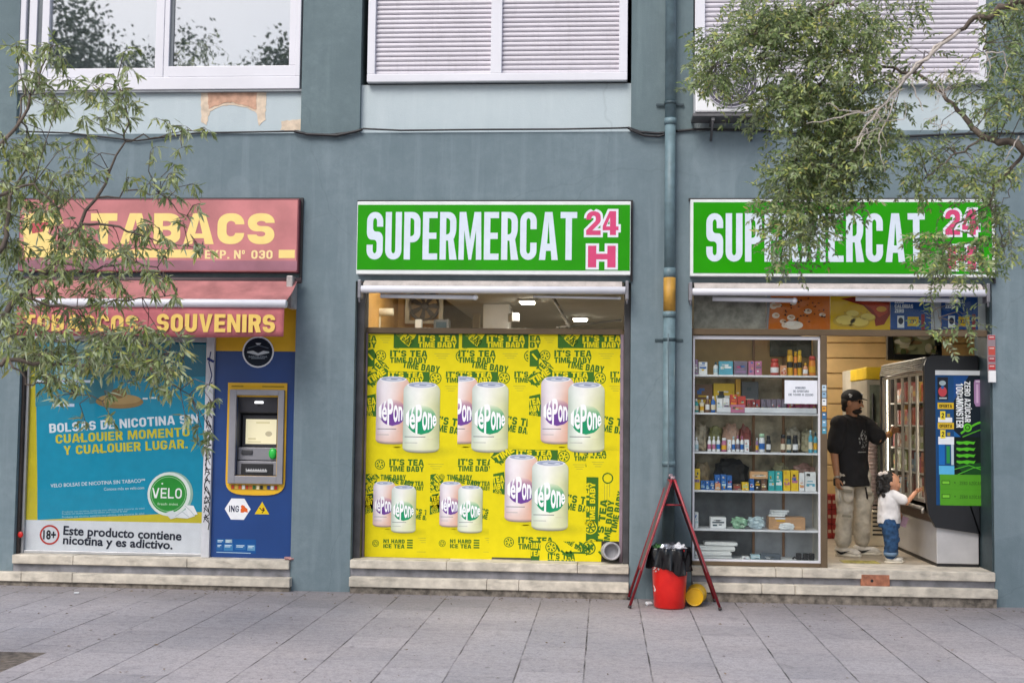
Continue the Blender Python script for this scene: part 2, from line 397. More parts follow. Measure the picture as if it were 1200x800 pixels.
# ================================================================ materials of the place
def N_col(t, s):
    n = N(t, 'ShaderNodeTexNoise'); n.inputs['Scale'].default_value = s; t.links.new(posvec(t), n.inputs['Vector']); return n.outputs['Color']
def wall_mat(name, base, dark, light):
    m, t, b = new(name)
    c = mix(t, ramp(t, noise(t, 1.3, 8, rough=.7), .3, .7), lin(dark), lin(light))
    c = mix(t, ramp(t, noise(t, 11, 7, rough=.7), .35, .62, (.25, .25, .25, 1), (.8, .8, .8, 1)), c, lin(base))
    st = ramp(t, noise(t, 3.2, 5, (2.2, 2.2, .16), .6), .52, .72, (0, 0, 0, 1), (.5, .5, .5, 1))      # rain streaks
    c = mix(t, st, c, lin(light))
    sd_ = ramp(t, noise(t, 4.1, 6, (2.6, 2.6, .22), .65), .56, .8, (0, 0, 0, 1), (.38, .38, .38, 1))
    c = mix(t, sd_, c, lin(dark))
    sp = ramp(t, noise(t, 34, 6, rough=.7), .64, .7, (0, 0, 0, 1), (.4, .4, .4, 1))                        # chips and scuffs
    c = mix(t, sp, c, lin(light))
    gr = N(t, 'ShaderNodeTexVoronoi'); gr.feature = 'DISTANCE_TO_EDGE'; gr.inputs['Scale'].default_value = .55; t.links.new(mix(t, .22, posvec(t), N_col(t, 3.0)), gr.inputs['Vector'])
    ck = ramp(t, gr.outputs['Distance'], .001, .003, (.13, .13, .13, 1), (0, 0, 0, 1)); c = mix(t, ck, c, lin('3f4a4e'))                 # hairline cracks
    pt = ramp(t, noise(t, .62, 2), .60, .605, (0, 0, 0, 1), (.22, .22, .22, 1)); c = mix(t, pt, c, lin(light))                          # touched-up paint
    t.links.new(c, b.inputs['Base Color']); b.inputs['Roughness'].default_value = .75
    b.inputs['Specular IOR Level'].default_value = .3
    h = mix(t, .5, noise(t, 120, 4), noise(t, 14, 5)); bumped(t, b, h, .3, .012)
    MATS[name] = m; return m
WALL = wall_mat('painted_render_blue_grey', '697a81', '5f7077', '84939a')
WALL2 = wall_mat('painted_render_green_grey', '627277', '5a6b6f', '788a8d')
PALE = wall_mat('painted_render_pale', 'b6c3c7', 'adbabf', 'c2cdd0')
STONE = mat('pale_step_stone', 'cbc3b4', .8, var=.2, vs=7, bump=.3, bs=90, dirt=.45, dv=(.45, 1, 1.3))
GREYST = mat('grey_cement', '85858a', .85, var=.25, vs=7, bump=.3, bs=80, dirt=.4, dv=(.5, 1, 1))
ROUGHC = mat('rough_cement', '7d756b', .9, var=.45, vs=16, bump=.6, bs=40, dirt=.6, dv=(.6, 1, 1))
PVC = mat('white_pvc', 'dcdce2', .35, var=.03, vs=2)
ALU = mat('aluminium', 'b5b7ba', .4, .6, var=.1, vs=8)
BROWN = mat('bronze_anodised', '6b5a45', .45, .35, var=.1, vs=5)
DARK = mat('dark_jamb', '2c2a2b', .6, var=.2)
BLACK = mat('black_rubber', '17171a', .5, var=.2)
PIPEM = mat('pipe_paint', '667d84', .5, var=.18, vs=8, bump=.1)
TERRA = mat('bare_brick', 'c8a088', .9, var=.2, vs=14, bump=.5, bs=50)
OLDPL = mat('old_plaster', 'd8c6b0', .9, var=.16, vs=14, bump=.4, bs=50)
TAN = mat('tan_panel', 'd8b67e', .6, var=.1, vs=3)
CREAM = mat('cream_paint', 'd8cdb4', .7, var=.06)
CEIL = mat('ceiling_tile_paint', 'c2c2ba', .8, var=.05)
TILE = mat('shop_floor_tile', 'a89c8a', .45, var=.15, vs=5, dirt=.35)
WHITE = mat('white_paint', 'e2e3e4', .45, var=.04, vs=4)
FABRICW = mat('white_awning_cloth', 'b9b1ac', .85, var=.14, vs=9, dirt=.3)
GLASS = glass('window_glass', .35, base=.0)
GLASSR = glass('window_glass_reflecting', 1.0, base=.38)
DGLASS = glass('dusty_glass', .3, (.94, .95, .94), .0)

# ---------------------------------------------------------------- ground
def ground_mat():
    m, t, b = new('grey_paving_slabs')
    g = N(t, 'ShaderNodeNewGeometry'); sx = N(t, 'ShaderNodeSeparateXYZ'); t.links.new(g.outputs['Position'], sx.inputs[0])
    def mth(op, a, bb=0.0, cc=None):
        n = N(t, 'ShaderNodeMath', operation=op)
        for i, v in enumerate((a, bb, cc)):
            if v is None: continue
            if isinstance(v, (int, float)): n.inputs[i].default_value = v
            else: t.links.new(v, n.inputs[i])
        return n.outputs[0]
    PX, PY = .437, .44
    u = mth('DIVIDE', mth('ADD', sx.outputs[0], .117), PX)
    iu = mth('FLOOR', u)
    v = mth('ADD', mth('DIVIDE', mth('ADD', sx.outputs[1], .1), PY), mth('MULTIPLY', mth('PINGPONG', iu, 1.0), .5))
    iv = mth('FLOOR', v)
    def joint(val, w):                              # 1 on the joint
        f = mth('SUBTRACT', val, mth('FLOOR', val)); d = mth('MINIMUM', f, mth('SUBTRACT', 1.0, f))
        mr = N(t, 'ShaderNodeMapRange'); mr.interpolation_type = 'SMOOTHSTEP'
        mr.inputs['From Min'].default_value = w*.35; mr.inputs['From Max'].default_value = w
        mr.inputs['To Min'].default_value = 1; mr.inputs['To Max'].default_value = 0
        t.links.new(d, mr.inputs['Value']); return mr.outputs[0]
    wob = mth('MULTIPLY', mth('SUBTRACT', noise(t, 9, 3), .5), .022)
    j1 = joint(mth('ADD', u, wob), .016); j2 = joint(mth('ADD', v, wob), .012)
    cv = N(t, 'ShaderNodeCombineXYZ'); t.links.new(iu, cv.inputs[0]); t.links.new(iv, cv.inputs[1])
    wn = N(t, 'ShaderNodeTexWhiteNoise'); t.links.new(cv.outputs[0], wn.inputs[0])
    base = mix(t, wn.outputs[0], lin('8d8b91'), lin('a39fa4'))
    base = mix(t, ramp(t, noise(t, .55, 5), .35, .65, (0, 0, 0, 1), (.6, .6, .6, 1)), base, lin('b0a5a4'))
    base = mix(t, ramp(t, noise(t, 60, 6, rough=.75), .4, .62, (0, 0, 0, 1), (.55, .55, .55, 1)), base, lin('77757a'))
    base = mix(t, ramp(t, noise(t, 130, 3), .58, .7, (0, 0, 0, 1), (.5, .5, .5, 1)), base, lin('cac6c4'))
    base = mix(t, ramp(t, noise(t, 3.5, 6, rough=.7), .56, .72, (0, 0, 0, 1), (.5, .5, .5, 1)), base, lin('67656a'))
    vo = N(t, 'ShaderNodeTexVoronoi'); vo.inputs['Scale'].default_value = 2.6; vo.inputs['Randomness'].default_value = 1
    t.links.new(posvec(t, (1, 1, 0)), vo.inputs['Vector'])
    gum = ramp(t, vo.outputs['Distance'], .035, .06, (.55, .55, .55, 1), (0, 0, 0, 1))
    base = mix(t, gum, base, lin('4a484b'))
    v2 = N(t, 'ShaderNodeTexVoronoi'); v2.inputs['Scale'].default_value = 10; t.links.new(posvec(t, (1, 1.3, 0)), v2.inputs['Vector'])
    nick = mth('MULTIPLY', ramp(t, v2.outputs['Distance'], .05, .12, (.75, .75, .75, 1), (0, 0, 0, 1)), ramp(t, noise(t, 3.1, 3), .5, .6))
    base = mix(t, nick, base, lin('3f3c3d'))
    v3 = N(t, 'ShaderNodeTexVoronoi'); v3.inputs['Scale'].default_value = 34; t.links.new(posvec(t, (1, 1, 0)), v3.inputs['Vector'])
    base = mix(t, ramp(t, v3.outputs['Distance'], .1, .3, (.4, .4, .4, 1), (0, 0, 0, 1)), base, lin('565457'))
    jm = mth('MAXIMUM', j1, mth('MULTIPLY', j2, mth('MULTIPLY_ADD', noise(t, 1.4, 3), 1.6, -.35)))
    jm2 = mth('MULTIPLY', jm, mth('MULTIPLY_ADD', noise(t, 2.6, 6), 3.4, -1.2))
    base = mix(t, 1.0, base, (1.22, 1.22, 1.22, 1), 'MULTIPLY')
    base = mix(t, ramp(t, noise(t, 17, 7, rough=.8), .47, .68, (0, 0, 0, 1), (.55, .55, .55, 1)), base, lin('6e6c6e'))
    base = mix(t, ramp(t, noise(t, 23, 5, (1, .6, 1), rough=.7), .56, .7, (0, 0, 0, 1), (.4, .4, .4, 1)), base, lin('b9b6b4'))
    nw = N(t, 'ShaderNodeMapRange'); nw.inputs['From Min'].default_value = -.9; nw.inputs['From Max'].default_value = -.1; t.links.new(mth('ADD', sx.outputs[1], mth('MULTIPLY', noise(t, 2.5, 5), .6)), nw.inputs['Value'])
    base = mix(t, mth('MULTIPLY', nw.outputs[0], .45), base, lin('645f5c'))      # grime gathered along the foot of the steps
    base = mix(t, jm2, base, lin('332e2b'))
    t.links.new(base, b.inputs['Base Color']); b.inputs['Roughness'].default_value = .72
    b.inputs['Specular IOR Level'].default_value = .35
    hh = mth('SUBTRACT', mth('MULTIPLY', noise(t, 70, 5), .25), jm); hh = mth('ADD', hh, mth('MULTIPLY', wn.outputs[0], .25))
    bumped(t, b, hh, .55, .01)
    return m
g = MB(); g.box(-200, 200, -200, 200, -.3, -.004)
g.build('ground', mat('worn_asphalt', (.06, .06, .062), .9, var=.2, vs=2), kind='structure')
PIT = (-4.82, -3.80, -4.25, -3.22)                # tree pit: x0 x1 y0 y1
g = MB()
g.box(-30, PIT[0], -14, .8, -.003, 0); g.box(PIT[1], 30, -14, .8, -.003, 0)
g.box(PIT[0], PIT[1], -14, PIT[2], -.003, 0); g.box(PIT[0], PIT[1], PIT[3], .8, -.003, 0)
g.build('pavement', ground_mat(), kind='structure', base=(0, 0, 0))
g = MB(); g.box(PIT[0], PIT[1], PIT[2], PIT[3], -.003, -.002)
g.build('tree_pit_soil', mat('pit_soil', '6e655d', .95, var=.4, vs=18, bump=.8, bs=30), kind='structure')

# ---------------------------------------------------------------- the building
bld = thing('apartment_building', (0, 0, 0), 'blue grey rendered block with shops below and pale panels under white upstairs windows', 'building')
ZT = at(580, 155).z                                # top of the beam
ZS = at(580, 330).z                                # underside of the beam
EDG = {'a0': at(21, 500).x, 'a1': at(344, 500).x, 'b0': at(413.5, 500).x, 'b1': at(738.5, 500).x, 'c0': at(810.5, 500).x, 'c1': at(1164, 500).x}
Z9 = 9.6; XL, XR = -9.5, 8.0
w = MB()
for x0, x1 in ((XL, EDG['a0']), (EDG['a1'], EDG['b0']), (EDG['b1'], EDG['c0']), (EDG['c1'], XR)):
    w.box(x0, x1, 0, .55, -.002, ZS)
w.box(XL, XR, 0, .55, ZS, ZT)
w.box(XL, XL+.3, .55, 9, -.002, Z9); w.box(XR-.3, XR, .55, 9, -.002, Z9); w.box(XL+.3, XR-.3, 8.7, 9, -.002, Z9)
w.build('wall', WALL, bld)
UP_ = [(at(-200, 80).x, at(20.5, 80).x), (at(353.5, 80).x, at(422.5, 80).x), (at(740, 80).x, at(812.5, 80).x), (at(1157, 80).x, XR)]
w = MB(); UP_[0] = (XL, UP_[0][1])
for x0, x1 in UP_: w = MB(); w.box(x0, x1, .012, .55, ZT, Z9); w.build('pillar', WALL2, bld)
ZW = 6.75                                          # head of the upper windows
w = MB()
for (a, b) in ((0, 1), (1, 2), (2, 3)): w.box(UP_[a][1], UP_[b][0], .06, .55, ZW, Z9)
w.box(XL+.3, XR-.3, .55, 8.7, Z9-.25, Z9)
w.build('upper_wall', PALE, bld)
def sill_panel(a, b, ytop):
    z = at(580, ytop).z; m = MB(); m.box(UP_[a][1], UP_[b][0], .07, .5, ZT, z); m.build('parapet_panel', PALE, bld); return z
ZP = [sill_panel(0, 1, 103), sill_panel(1, 2, 96.5), sill_panel(2, 3, 100)]
# bare patch on the left parapet where an old unit was taken down
m = MB(); x0, x1, z0, z1 = R(235, 103, 312, 152, .07); px = lambda p, q: R(p, q, p+1, q+1, .068)[0:3:2]
def patch(pts, mt, Y, nm):
    random.seed(3); b = MB(); poly = []
    for i in range(len(pts)):
        a, c = Vector(pts[i]), Vector(pts[(i+1) % len(pts)]); k = max(2, int((c-a).length/3))
        for j in range(k):
            p = a+(c-a)*j/k; poly.append(p+Vector((random.uniform(-.7, .7), random.uniform(-.7, .7))))
    poly = [px(p.x, p.y) for p in poly]
    b.prism([(u, v) for u, v in poly], Y, .0702); b.build(nm, mt, bld)
patch([(235, 103.5), (312, 103.5), (311, 140), (303, 146), (301, 132), (292, 126), (272, 122), (258, 124), (246, 130), (242, 146), (236, 142)], OLDPL, .067, 'bare_plaster')
patch([(243, 104), (301, 104), (300, 128), (290, 124), (273, 119), (258, 121), (245, 127)], TERRA, .064, 'bare_plaster')
patch([(330, 141), (353, 139), (353, 152), (329, 152)], OLDPL, .067, 'bare_plaster')

# upstairs windows
def window(name, Y, outer, frames, panes, kind):
    X0, X1, Z0, Z1 = outer
    fr = MB()
    for (x0, x1, z0, z1, d) in frames: fr.box(x0, x1, Y-d, Y+.06, z0, z1, .006)
    wn = fr.build('window', PVC, bld)
    for (x0, x1, z0, z1) in panes:
        if kind == 'glass':
            q = MB(); q.box(x0-.005, x1+.005, Y+.02, Y+.028, z0-.005, z1+.005); q.build('pane', GLASSR, wn)
            q = MB(); q.box(x0-.05, x1+.05, Y+.10, Y+.11, z0-.1, z1+.05); q.build('blind', mat('pale_blind', 'e6edf3', .8, var=.03, vs=2), wn)
        else:
            q = MB(); z = z0; p = .046; prof = []
            while z < z1+.02:
                q.prism([(Y+.028, z), (Y+.016, z+.004), (Y+.010, z+.016), (Y+.012, z+.03), (Y+.020, z+.041), (Y+.030, z+.0435)], x0-.012, x1+.012, 'yz'); z += p
            q.build('roller_shutter', mat('shutter_slat', 'cfcbd2', .45, var=.05, vs=3, dirt=.12), wn)
    return wn
def wz(py, px=580): return at(px, py, .05).z
def wx(px, py=50): return at(px, py, .05).x
Y = .05
# left: glazed two-leaf window
T_ = ZW
L0, L1 = wx(24), wx(353); zb = ZP[0]+.012; z_of = lambda py: at(200, py, .05).z
fr = [(L0, L1, zb, z_of(91.5), .03), (L0, L1, T_-.09, T_, .03), (L0, wx(31), z_of(91.5), T_-.09, .03), (wx(34), wx(43), z_of(91.5), T_-.09, .012), (wx(49.5), wx(58), z_of(91.5), T_-.09, .02), (wx(347.5), L1, z_of(91.5), T_-.09, .03), (wx(183), wx(193), z_of(91.5), T_-.09, .025),
      (wx(58), wx(183), z_of(91), z_of(80), .015), (wx(198), wx(347.5), z_of(91), z_of(78.5), .018), (wx(193), wx(199), z_of(91.5), T_-.09, .018), (wx(339.5), wx(347.5), z_of(78.5), T_-.09, .018)]
window('window', Y, (L0, L1, zb, T_), fr, [(wx(58), wx(183), z_of(80), T_-.09), (wx(203), wx(339.5), z_of(78.5), T_-.09)], 'glass')
for a, b, lo in ((199, 203, 78.5), (43, 49.5, 91), (31, 34, 91)): m = MB(); m.box(wx(a), wx(b), Y+.008, Y+.05, z_of(lo), T_-.09); m.build('window_gasket', mat('grey_gasket', '6a7177', .6), bld)
m = MB(); m.box(UP_[0][1], UP_[1][0], .03, .12, ZP[0]-.012, ZP[0]+.010, .004); m.build('window_sill', mat('sill_grey', '8d9296', .6), bld)
# middle and right: closed roller shutters
def shutters(a0, a1, p, div, q, cb):
    z_of = lambda py: at((a0+a1)/2, py, .05).z
    X0, X1 = wx(a0), wx(a1); zb = z_of(cb); zi = z_of(cb-9)
    fr = [(X0, X1, zb, zi, .035), (X0, X1, T_-.09, T_, .035), (X0, wx(p), zi, T_-.09, .03), (wx(q), X1, zi, T_-.09, .03), (wx(div[0]), wx(div[1]), zi, T_-.09, .03)]
    window('window', Y, (X0, X1, zb, T_), fr, [(wx(p), wx(div[0]), zi, T_-.09), (wx(div[1]), wx(q), zi, T_-.09)], 'shutter')
    s = MB(); s.box(X0+.01, X1-.01, -.0, .05, zb-.014, zb-.002, .003); s.build('window_sill', mat('sill_grey', '8d9296', .6), bld)
shutters(431.5, 735.5, 440.5, (575.5, 588.5), 725.5, 96)
shutters(814, 1157, 826, (978, 991), 1147, 100)

# steps in front of the three shops
def steps(x0, x1, xl0, xl1, pxm, ytop, ymid, ylow_top, ylow_bot, ybase):
    """two stone treads with a grey riser between; heights measured at column pxm"""
    Yu, Yl = -.035, -.10
    zu = at(pxm, ytop, Yu).z; zub = at(pxm, ymid, Yu).z; zl = at(pxm, ylow_top, Yl).z; zlb = at(pxm, ylow_bot, Yl).z
    s = MB(); n = 4; random.seed(int(pxm))
    def slabs(a, b, y0, y1, z0, z1):
        cuts = [a]+sorted(random.uniform(a+.3, b-.3) for _ in range(2))+[b]
        for c, d in zip(cuts, cuts[1:]): s.box(c+.0015, d-.0015, y0, y1, z0, z1+random.uniform(-.002, .002), .007)
    slabs(x0+.003, x1-.003, Yu, .5, zub, zu); slabs(xl0, xl1, Yl, -.004, zlb, zl)
    o = s.build('step', STONE, bld)
    s = MB(); s.box(x0+.004, x1-.004, .0, .5, -.002, zub); s.build('riser', GREYST, o)
    s = MB(); s.box(xl0+.01, xl1-.01, Yl+.02, -.004, -.002, zlb); s.build('step_base', ROUGHC, o)
    return zu
ex = EDG
ZA = steps(ex['a0'], ex['a1'], at(-22, 684, -.1).x, at(339.5, 684, -.1).x, 180, 653, 663.5, 673.5, 684.5, 693)
ZB = steps(ex['b0'], ex['b1'], at(408.5, 684, -.1).x, at(737, 684, -.1).x, 575, 659, 669, 679.5, 691, 698)
ZC = steps(ex['c0'], ex['c1'], at(812, 690, -.1).x, at(1170, 690, -.1).x, 985, 667, 677.5, 686.5, 697.5, 704)
m = MB(); x0, x1, z0, z1 = R(1009, 672.5, 1043, 687, -.037)
m.box(x0, x1, -.0365, -.001, z0, z1, .008); tb = m.build('hollow_brick', mat('hollow_terracotta', 'a86e54', .85, var=.25, vs=20, bump=.4), bld)
m = MB(); m.lathe(((x0*.62+x1*.38), -.0375, (z0+z1)/2-.004), [(.014, 0), (.014, .0006)], 12, (0, 1, 0)); m.build('hole', BLACK, tb)

# ---------------------------------------------------------------- interior of the two supermarket bays
FZ = ZC - .004; CZ = 2.97; CZL = 3.36; IX0, IX1, IY1 = EDG['b0']-.25, 5.6, 7.2
m = MB(); m.box(IX0, IX1, .5, IY1, FZ-.2, FZ); m.box(EDG['c0']+.005, EDG['c1']-.005, .06, .5, FZ-.003, FZ+.001)
m.build('floor', TILE, kind='structure')
XSP = at(560, 360, 2.5).x - .35
m = MB(); m.box(IX0, XSP, .552, IY1, CZL, CZL+.1); m.box(XSP+.002, IX1, .552, IY1, CZ, CZL+.1); m.build('ceiling', CEIL, kind='structure')
m = MB(); m.box(IX1-.08, IX1, .552, IY1, FZ, CZ-.002); m.box(IX0+.08, IX1-.08, IY1-.1, IY1, FZ, CZ-.002)
m.build('interior_wall', CREAM, bld)
m = MB(); m.box(IX0, IX0+.079, .552, IY1, FZ, CZL-.002); m.build('interior_wall', mat('ochre_paint', 'bd9250', .7, var=.12, vs=3), bld)
m = MB(); m.box(IX0+.08, XSP, IY1-.1, IY1, CZ, CZL-.002); m.build('interior_wall', CREAM, bld)
# slat-board wall at the back of the right bay and the tan partition in the middle bay
SLY = 4.6; x0, x1, _, _ = R(940, 400, 1180, 560, SLY)
m = MB(); z = FZ; k = 0
while z < CZ-.02:
    m.box(x0, x1, SLY+(.0 if z > 1 else .001), SLY+.05, z+.006, min(z+.19, CZ-.004), .006); z += .196
m.box(x0, x1, SLY+.051, SLY+.1, FZ, CZ-.004)
m.build('slat_wall', TAN, bld)
x0, x1, _, _ = R(380, 350, 516, 385, 3.4); x0 = max(x0, IX0+.085)
m = MB(); m.box(x0, x1, 3.4, 3.48, FZ, CZL-.003); m.build('partition', mat('ochre_paint', 'bd9250', .7, var=.12, vs=3), bld)
x0, x1, _, _ = R(516, 350, 556, 385, 5.2)
m = MB(); m.box(x0-.3, min(x1, XSP-.01), 5.2, 5.3, FZ, CZL-.003); m.build('partition', mat('dull_beige', 'a59a80', .7), bld)
x0, x1, _, _ = R(566, 350, 597, 385, 2.8)
m = MB(); m.box(x0, x1, 2.8, 3.1, FZ, CZ-.003, .01); m.build('column', WHITE, bld)
x0, x1, _, _ = R(554, 356, 562, 385, 4.2)
m = MB(); m.box(x0, x1, 4.2, 4.3, FZ, CZ-.003); m.build('column', mat('cream_post', 'e6dcc2', .6), bld)
m = MB(); m.tube([at(648, 348, 2.0), at(668, 384, 1.2)], .018, 8); m.tube([at(652, 384, 1.4), at(728, 375, 1.6)], .012, 8); m.build('ceiling_pipe', mat('grey_conduit', '77736c', .6), bld)
# ================================================================ shop fronts
def bar(m, x0, y0, x1, y1, Ya, Yb, bev=.003):
    X0, X1, Z0, Z1 = R(x0, y0, x1, y1, Ya); m.box(X0, X1, Ya, Yb, Z0, Z1, bev)
# --- middle bay: shutter guides, brown transom bar, glass
shB = thing('shop_window', ((ex['b0']+ex['b1'])/2, .22, ZB), 'wide shop window covered in yellow posters under a narrow clear strip of glass and brown bar', 'shop window')
bx0, bx1 = ex['b0'], ex['b1']
pw0, pw1, pz0, pz1 = R(427.5, 391, 730, 654.5, .22)
m = MB(); m.box(bx0+.002, pw0-.002, .10, .30, ZB, ZS-.003, .004); m.box(pw1+.002, bx1-.002, .10, .30, ZB, ZS-.003, .004); m.build('shutter_guide', mat('guide_grey', '4b4a4d', .5, .3, var=.2, dirt=.3), shB)
m = MB(); m.box(pw0-.001, pw0+.012, .19, .228, ZB, pz1, .002); m.box(pw1-.03, pw1+.001, .19, .236, ZB, pz1, .003); m.build('jamb_strip', mat('mauve_strip', '8d7a85', .5, var=.2), shB)
m = MB(); bar(m, 428, 384.5, 730, 391, .20, .30); m.build('transom_bar', BROWN, shB)
m = MB(); bar(m, 428, 655.5, 732, 660, .20, .30); m.build('bottom_rail', mat('grey_rail', '8b8076', .6, dirt=.4), shB)
m = MB(); X0, X1, Z0, Z1 = R(428, 330, 730, 386, .25); m.box(X0, X1, .25, .256, Z0, Z1); m.build('transom_glass', DGLASS, shB)
m = MB(); m.box(pw0, pw1, .2305, .24, ZB+.004, pz1); m.build('window_panel', mat('hidden_window', '55564a', .5), shB)
# --- right bay
shC = thing('shop_entrance', ((ex['c0']+ex['c1'])/2, .12, ZC), 'open shop doorway in a bronze frame beside a glazed display case', 'shop entrance')
m = MB()
bar(m, 811, 386, 1157, 393, .07, .16); m2 = R(811, 386, 1157, 393, .07)
X0, X1, Z0, Z1 = R(962, 393, 969.5, 664, .07); m.box(X0, X1, .07, .16, ZC+.001, m2[2]-.001, .004)
m.box(ex['c0']+.002, R(811, 0, 811, 0, .07)[0], .07, .16, ZC+.001, ZS-.003)
X0, X1, Z0, Z1 = R(811, 658.5, 962, 665, .075); m.box(X0, X1-.001, .075, .16, ZC+.001, Z1, .003)
m.build('door_frame', BROWN, shC)
m = MB(); X0, X1, Z0, Z1 = R(811, 330, 1157, 387, .11); m.box(X0, X1, .11, .116, Z0+.01, Z1); m.build('transom_glass', DGLASS, shC)
m = MB(); X0 = at(1158, 500, .1).x; m.box(X0, ex['c1']-.001, .02, .40, ZC+.001, ZS-.004, .003); m.build('shutter_guide', mat('guide_teal', '3c4d52', .5, .2, var=.2), shC)
# stickers down the post
c = Canvas(963.2, 450, 968.6, 509, .0695, step=.0003)
for (a, b, k) in ((451, 458, 'bcd0dd'), (459, 466, '8fb0c8'), (467, 475, 'e2e4e6'), (476, 482, 'd79a3a'), (483, 491, '3f6f97'), (492, 500, '6fa3bf'), (501, 508, '4d93a8')):
    c.rect(963.4, a, 968.4, b, k, 1); c.rect(964.4, a+2, 967, a+3.2, 'f0f0f0' if k[0] in '346' else '39485a', 2)
c.build('sticker_strip', None, 'strip of small blue and white payment stickers on the bronze door post', 'sticker')

# --- tobacconist bay
shA = thing('shop_window', ((ex['a0']+at(249, 500, .12).x)/2, .12, ZA), 'tobacconist shop window in aluminium frame behind the nicotine advert', 'shop window')
m = MB(); X0 = ex['a0']+.002
xA1, xA2, xA3 = at(25.5, 530, .05).x, at(31.5, 530, .1).x, at(240, 530, .1).x; xA4 = at(249.5, 530, .1).x
m.box(X0, xA1, .05, .4, ZA, ZS-.003, .004); m.build('dark_post', mat('brown_post', '3f3531', .6, var=.2), shA)
m = MB(); m.box(xA1+.002, xA2, .09, .2, ZA, ZS-.003, .004); zt = at(140, 400, .1).z
m.box(xA2+.001, xA3-.001, .10, .2, zt, zt+.05, .004); zb2 = at(140, 652, .1).z
m.box(xA2+.001, xA3-.001, .10, .2, ZA+.001, max(zb2, ZA+.03), .004)
m.build('window_frame', ALU, shA)
m = MB(); m.box(xA2, xA3, .121, .127, ZA+.03, zt); m.build('window_glass', glass('advert_glass', .5, (.99, 1, 1), .0), shA)
m = MB(); m.box(xA2, xA3, .15, .16, zt+.05, ZS-.004); m.box(ex['a0'], ex['a1'], .5, .55, ZA-.2, ZS-.004); m.build('back_panel', mat('grey_back', '6d7277', .6), shA)
m = MB(); m.box(xA3, xA4, .06, .2, ZA, ZS-.003, .004); po = m.build('white_post', mat('scribbled_white', 'c9cbd0', .5, var=.1, dirt=.2), shA)
random.seed(5)
c = Canvas(239.5, 398, 249, 652, .0595, step=.0003)
for y0, y1 in ((468, 560), (562, 615)):
    y = y0; p = [(244, y)]
    while y < y1:
        y += random.uniform(3, 8); p.append((random.choice((241, 242, 246.5, 247.5)), y+random.uniform(-4, 3)))
    c.line(p, 1.1, '1d1d22', 1)
for yy in range(474, 616, 11):
    c.line([(240.8, yy), (247.5, yy+random.uniform(-5, 7))], 1.0, '202026', 2); c.line([(241, yy+6), (243, yy-3), (247, yy+5)], .9, '24242a', 3)
c.line([(244, 412), (242, 425), (246, 440), (243, 452), (247, 448)], 1.3, '24306a', 1); c.line([(240, 420), (248, 424)], 3, '22306e', 2)
c.build('graffiti', po)
m = MB(); p = at(24, 626, .045); m.sphere((p.x, .045, p.z), (.028, .012, .03), 10); m.build('red_knob', mat('red_plastic', 'c8231e', .4), shA)

# advert
ad = Canvas(31.5, 401, 239.5, 650, .128)
ad.rect(31.5, 401, 239.5, 650, 'e3e5ea', 1)
ad.rect(31.5, 401, 239.5, 611, 'd5c62a', 2)
ad.poly([(37, 401), (239.5, 401), (239.5, 598), (47, 611), (45, 560)], '1698b8', 3)
ad.poly([(37, 401), (239.5, 401), (239.5, 440), (39, 452)], '157a96', 4)
ad.poly([(37, 401), (120, 401), (118, 470), (40, 478)], '2f8ea6', 5)
ad.poly([(60, 401), (100, 401), (96, 452), (62, 456)], '8fc4cf', 6); ad.rect(38, 446, 108, 449, 'dfe9f4', 7); ad.rect(60, 474, 86, 477.5, 'cfdcf0', 7)
ad.rect(165, 420, 181, 436, 'a36a6a', 6); ad.poly([(96, 430), (130, 425), (132, 470), (104, 474)], '3f7f8c', 6)
ad.disc(139, 471, 28, '9c8256', 7, 8); ad.disc(139, 468, 25, 'b89c6a', 8, 6); ad.disc(138, 461, 9, '8a6f4a', 9, 6)
ad.rect(166, 466, 172, 468, 'e8f0f0', 7); ad.rect(174, 465, 182, 467, 'e8f0f0', 7)
ad.text('BOLSAS DE NICOTINA SIN', (57, 491, 232, 501.8), 'e6edf2', 6, 4.6, w=.62, s=.2, b=.19, gap=.1)
ad.text('CUALQUIER MOMENTO'.replace('Q', 'O'), (65, 505.2, 222, 515.8), 'd8cc3c', 6, 4.0, w=.62, s=.2, b=.19, gap=.1)
ad.text('Y CUALQUIER LUGAR.'.replace('Q', 'O'), (75, 518.8, 220, 529.4), 'd8cc3c', 7, 4.0, w=.62, s=.2, b=.19, gap=.1)
q = at(0, 0)
for (qx, qy) in ((94.5, 515.5), (118.5, 530)): ad.line([(qx-1, qy-2.5), (qx+3, qy+1.2)], 2, 'd8cc3c', 8)
ad.text('VELO BOLSAS DE NICOTINA SIN TABACO**', (61, 564.3, 172, 568.8), 'dfeaf0', 6, 4.2, 'plain', .012)
ad.text('Conoce más en velo.com', (124, 570.6, 171, 574), 'cfe3ea', 7, 3.0, 'plain', .008)
for i in range(3): ad.text('Producto con nicotina, sustancia muy adictiva, para mayores de edad', (76, 597+i*3.2-(i*.3), 172-20*(i == 1), 599.6+i*3.2), 'a5d5de', 6+i, 3.6, 'plain', .004)
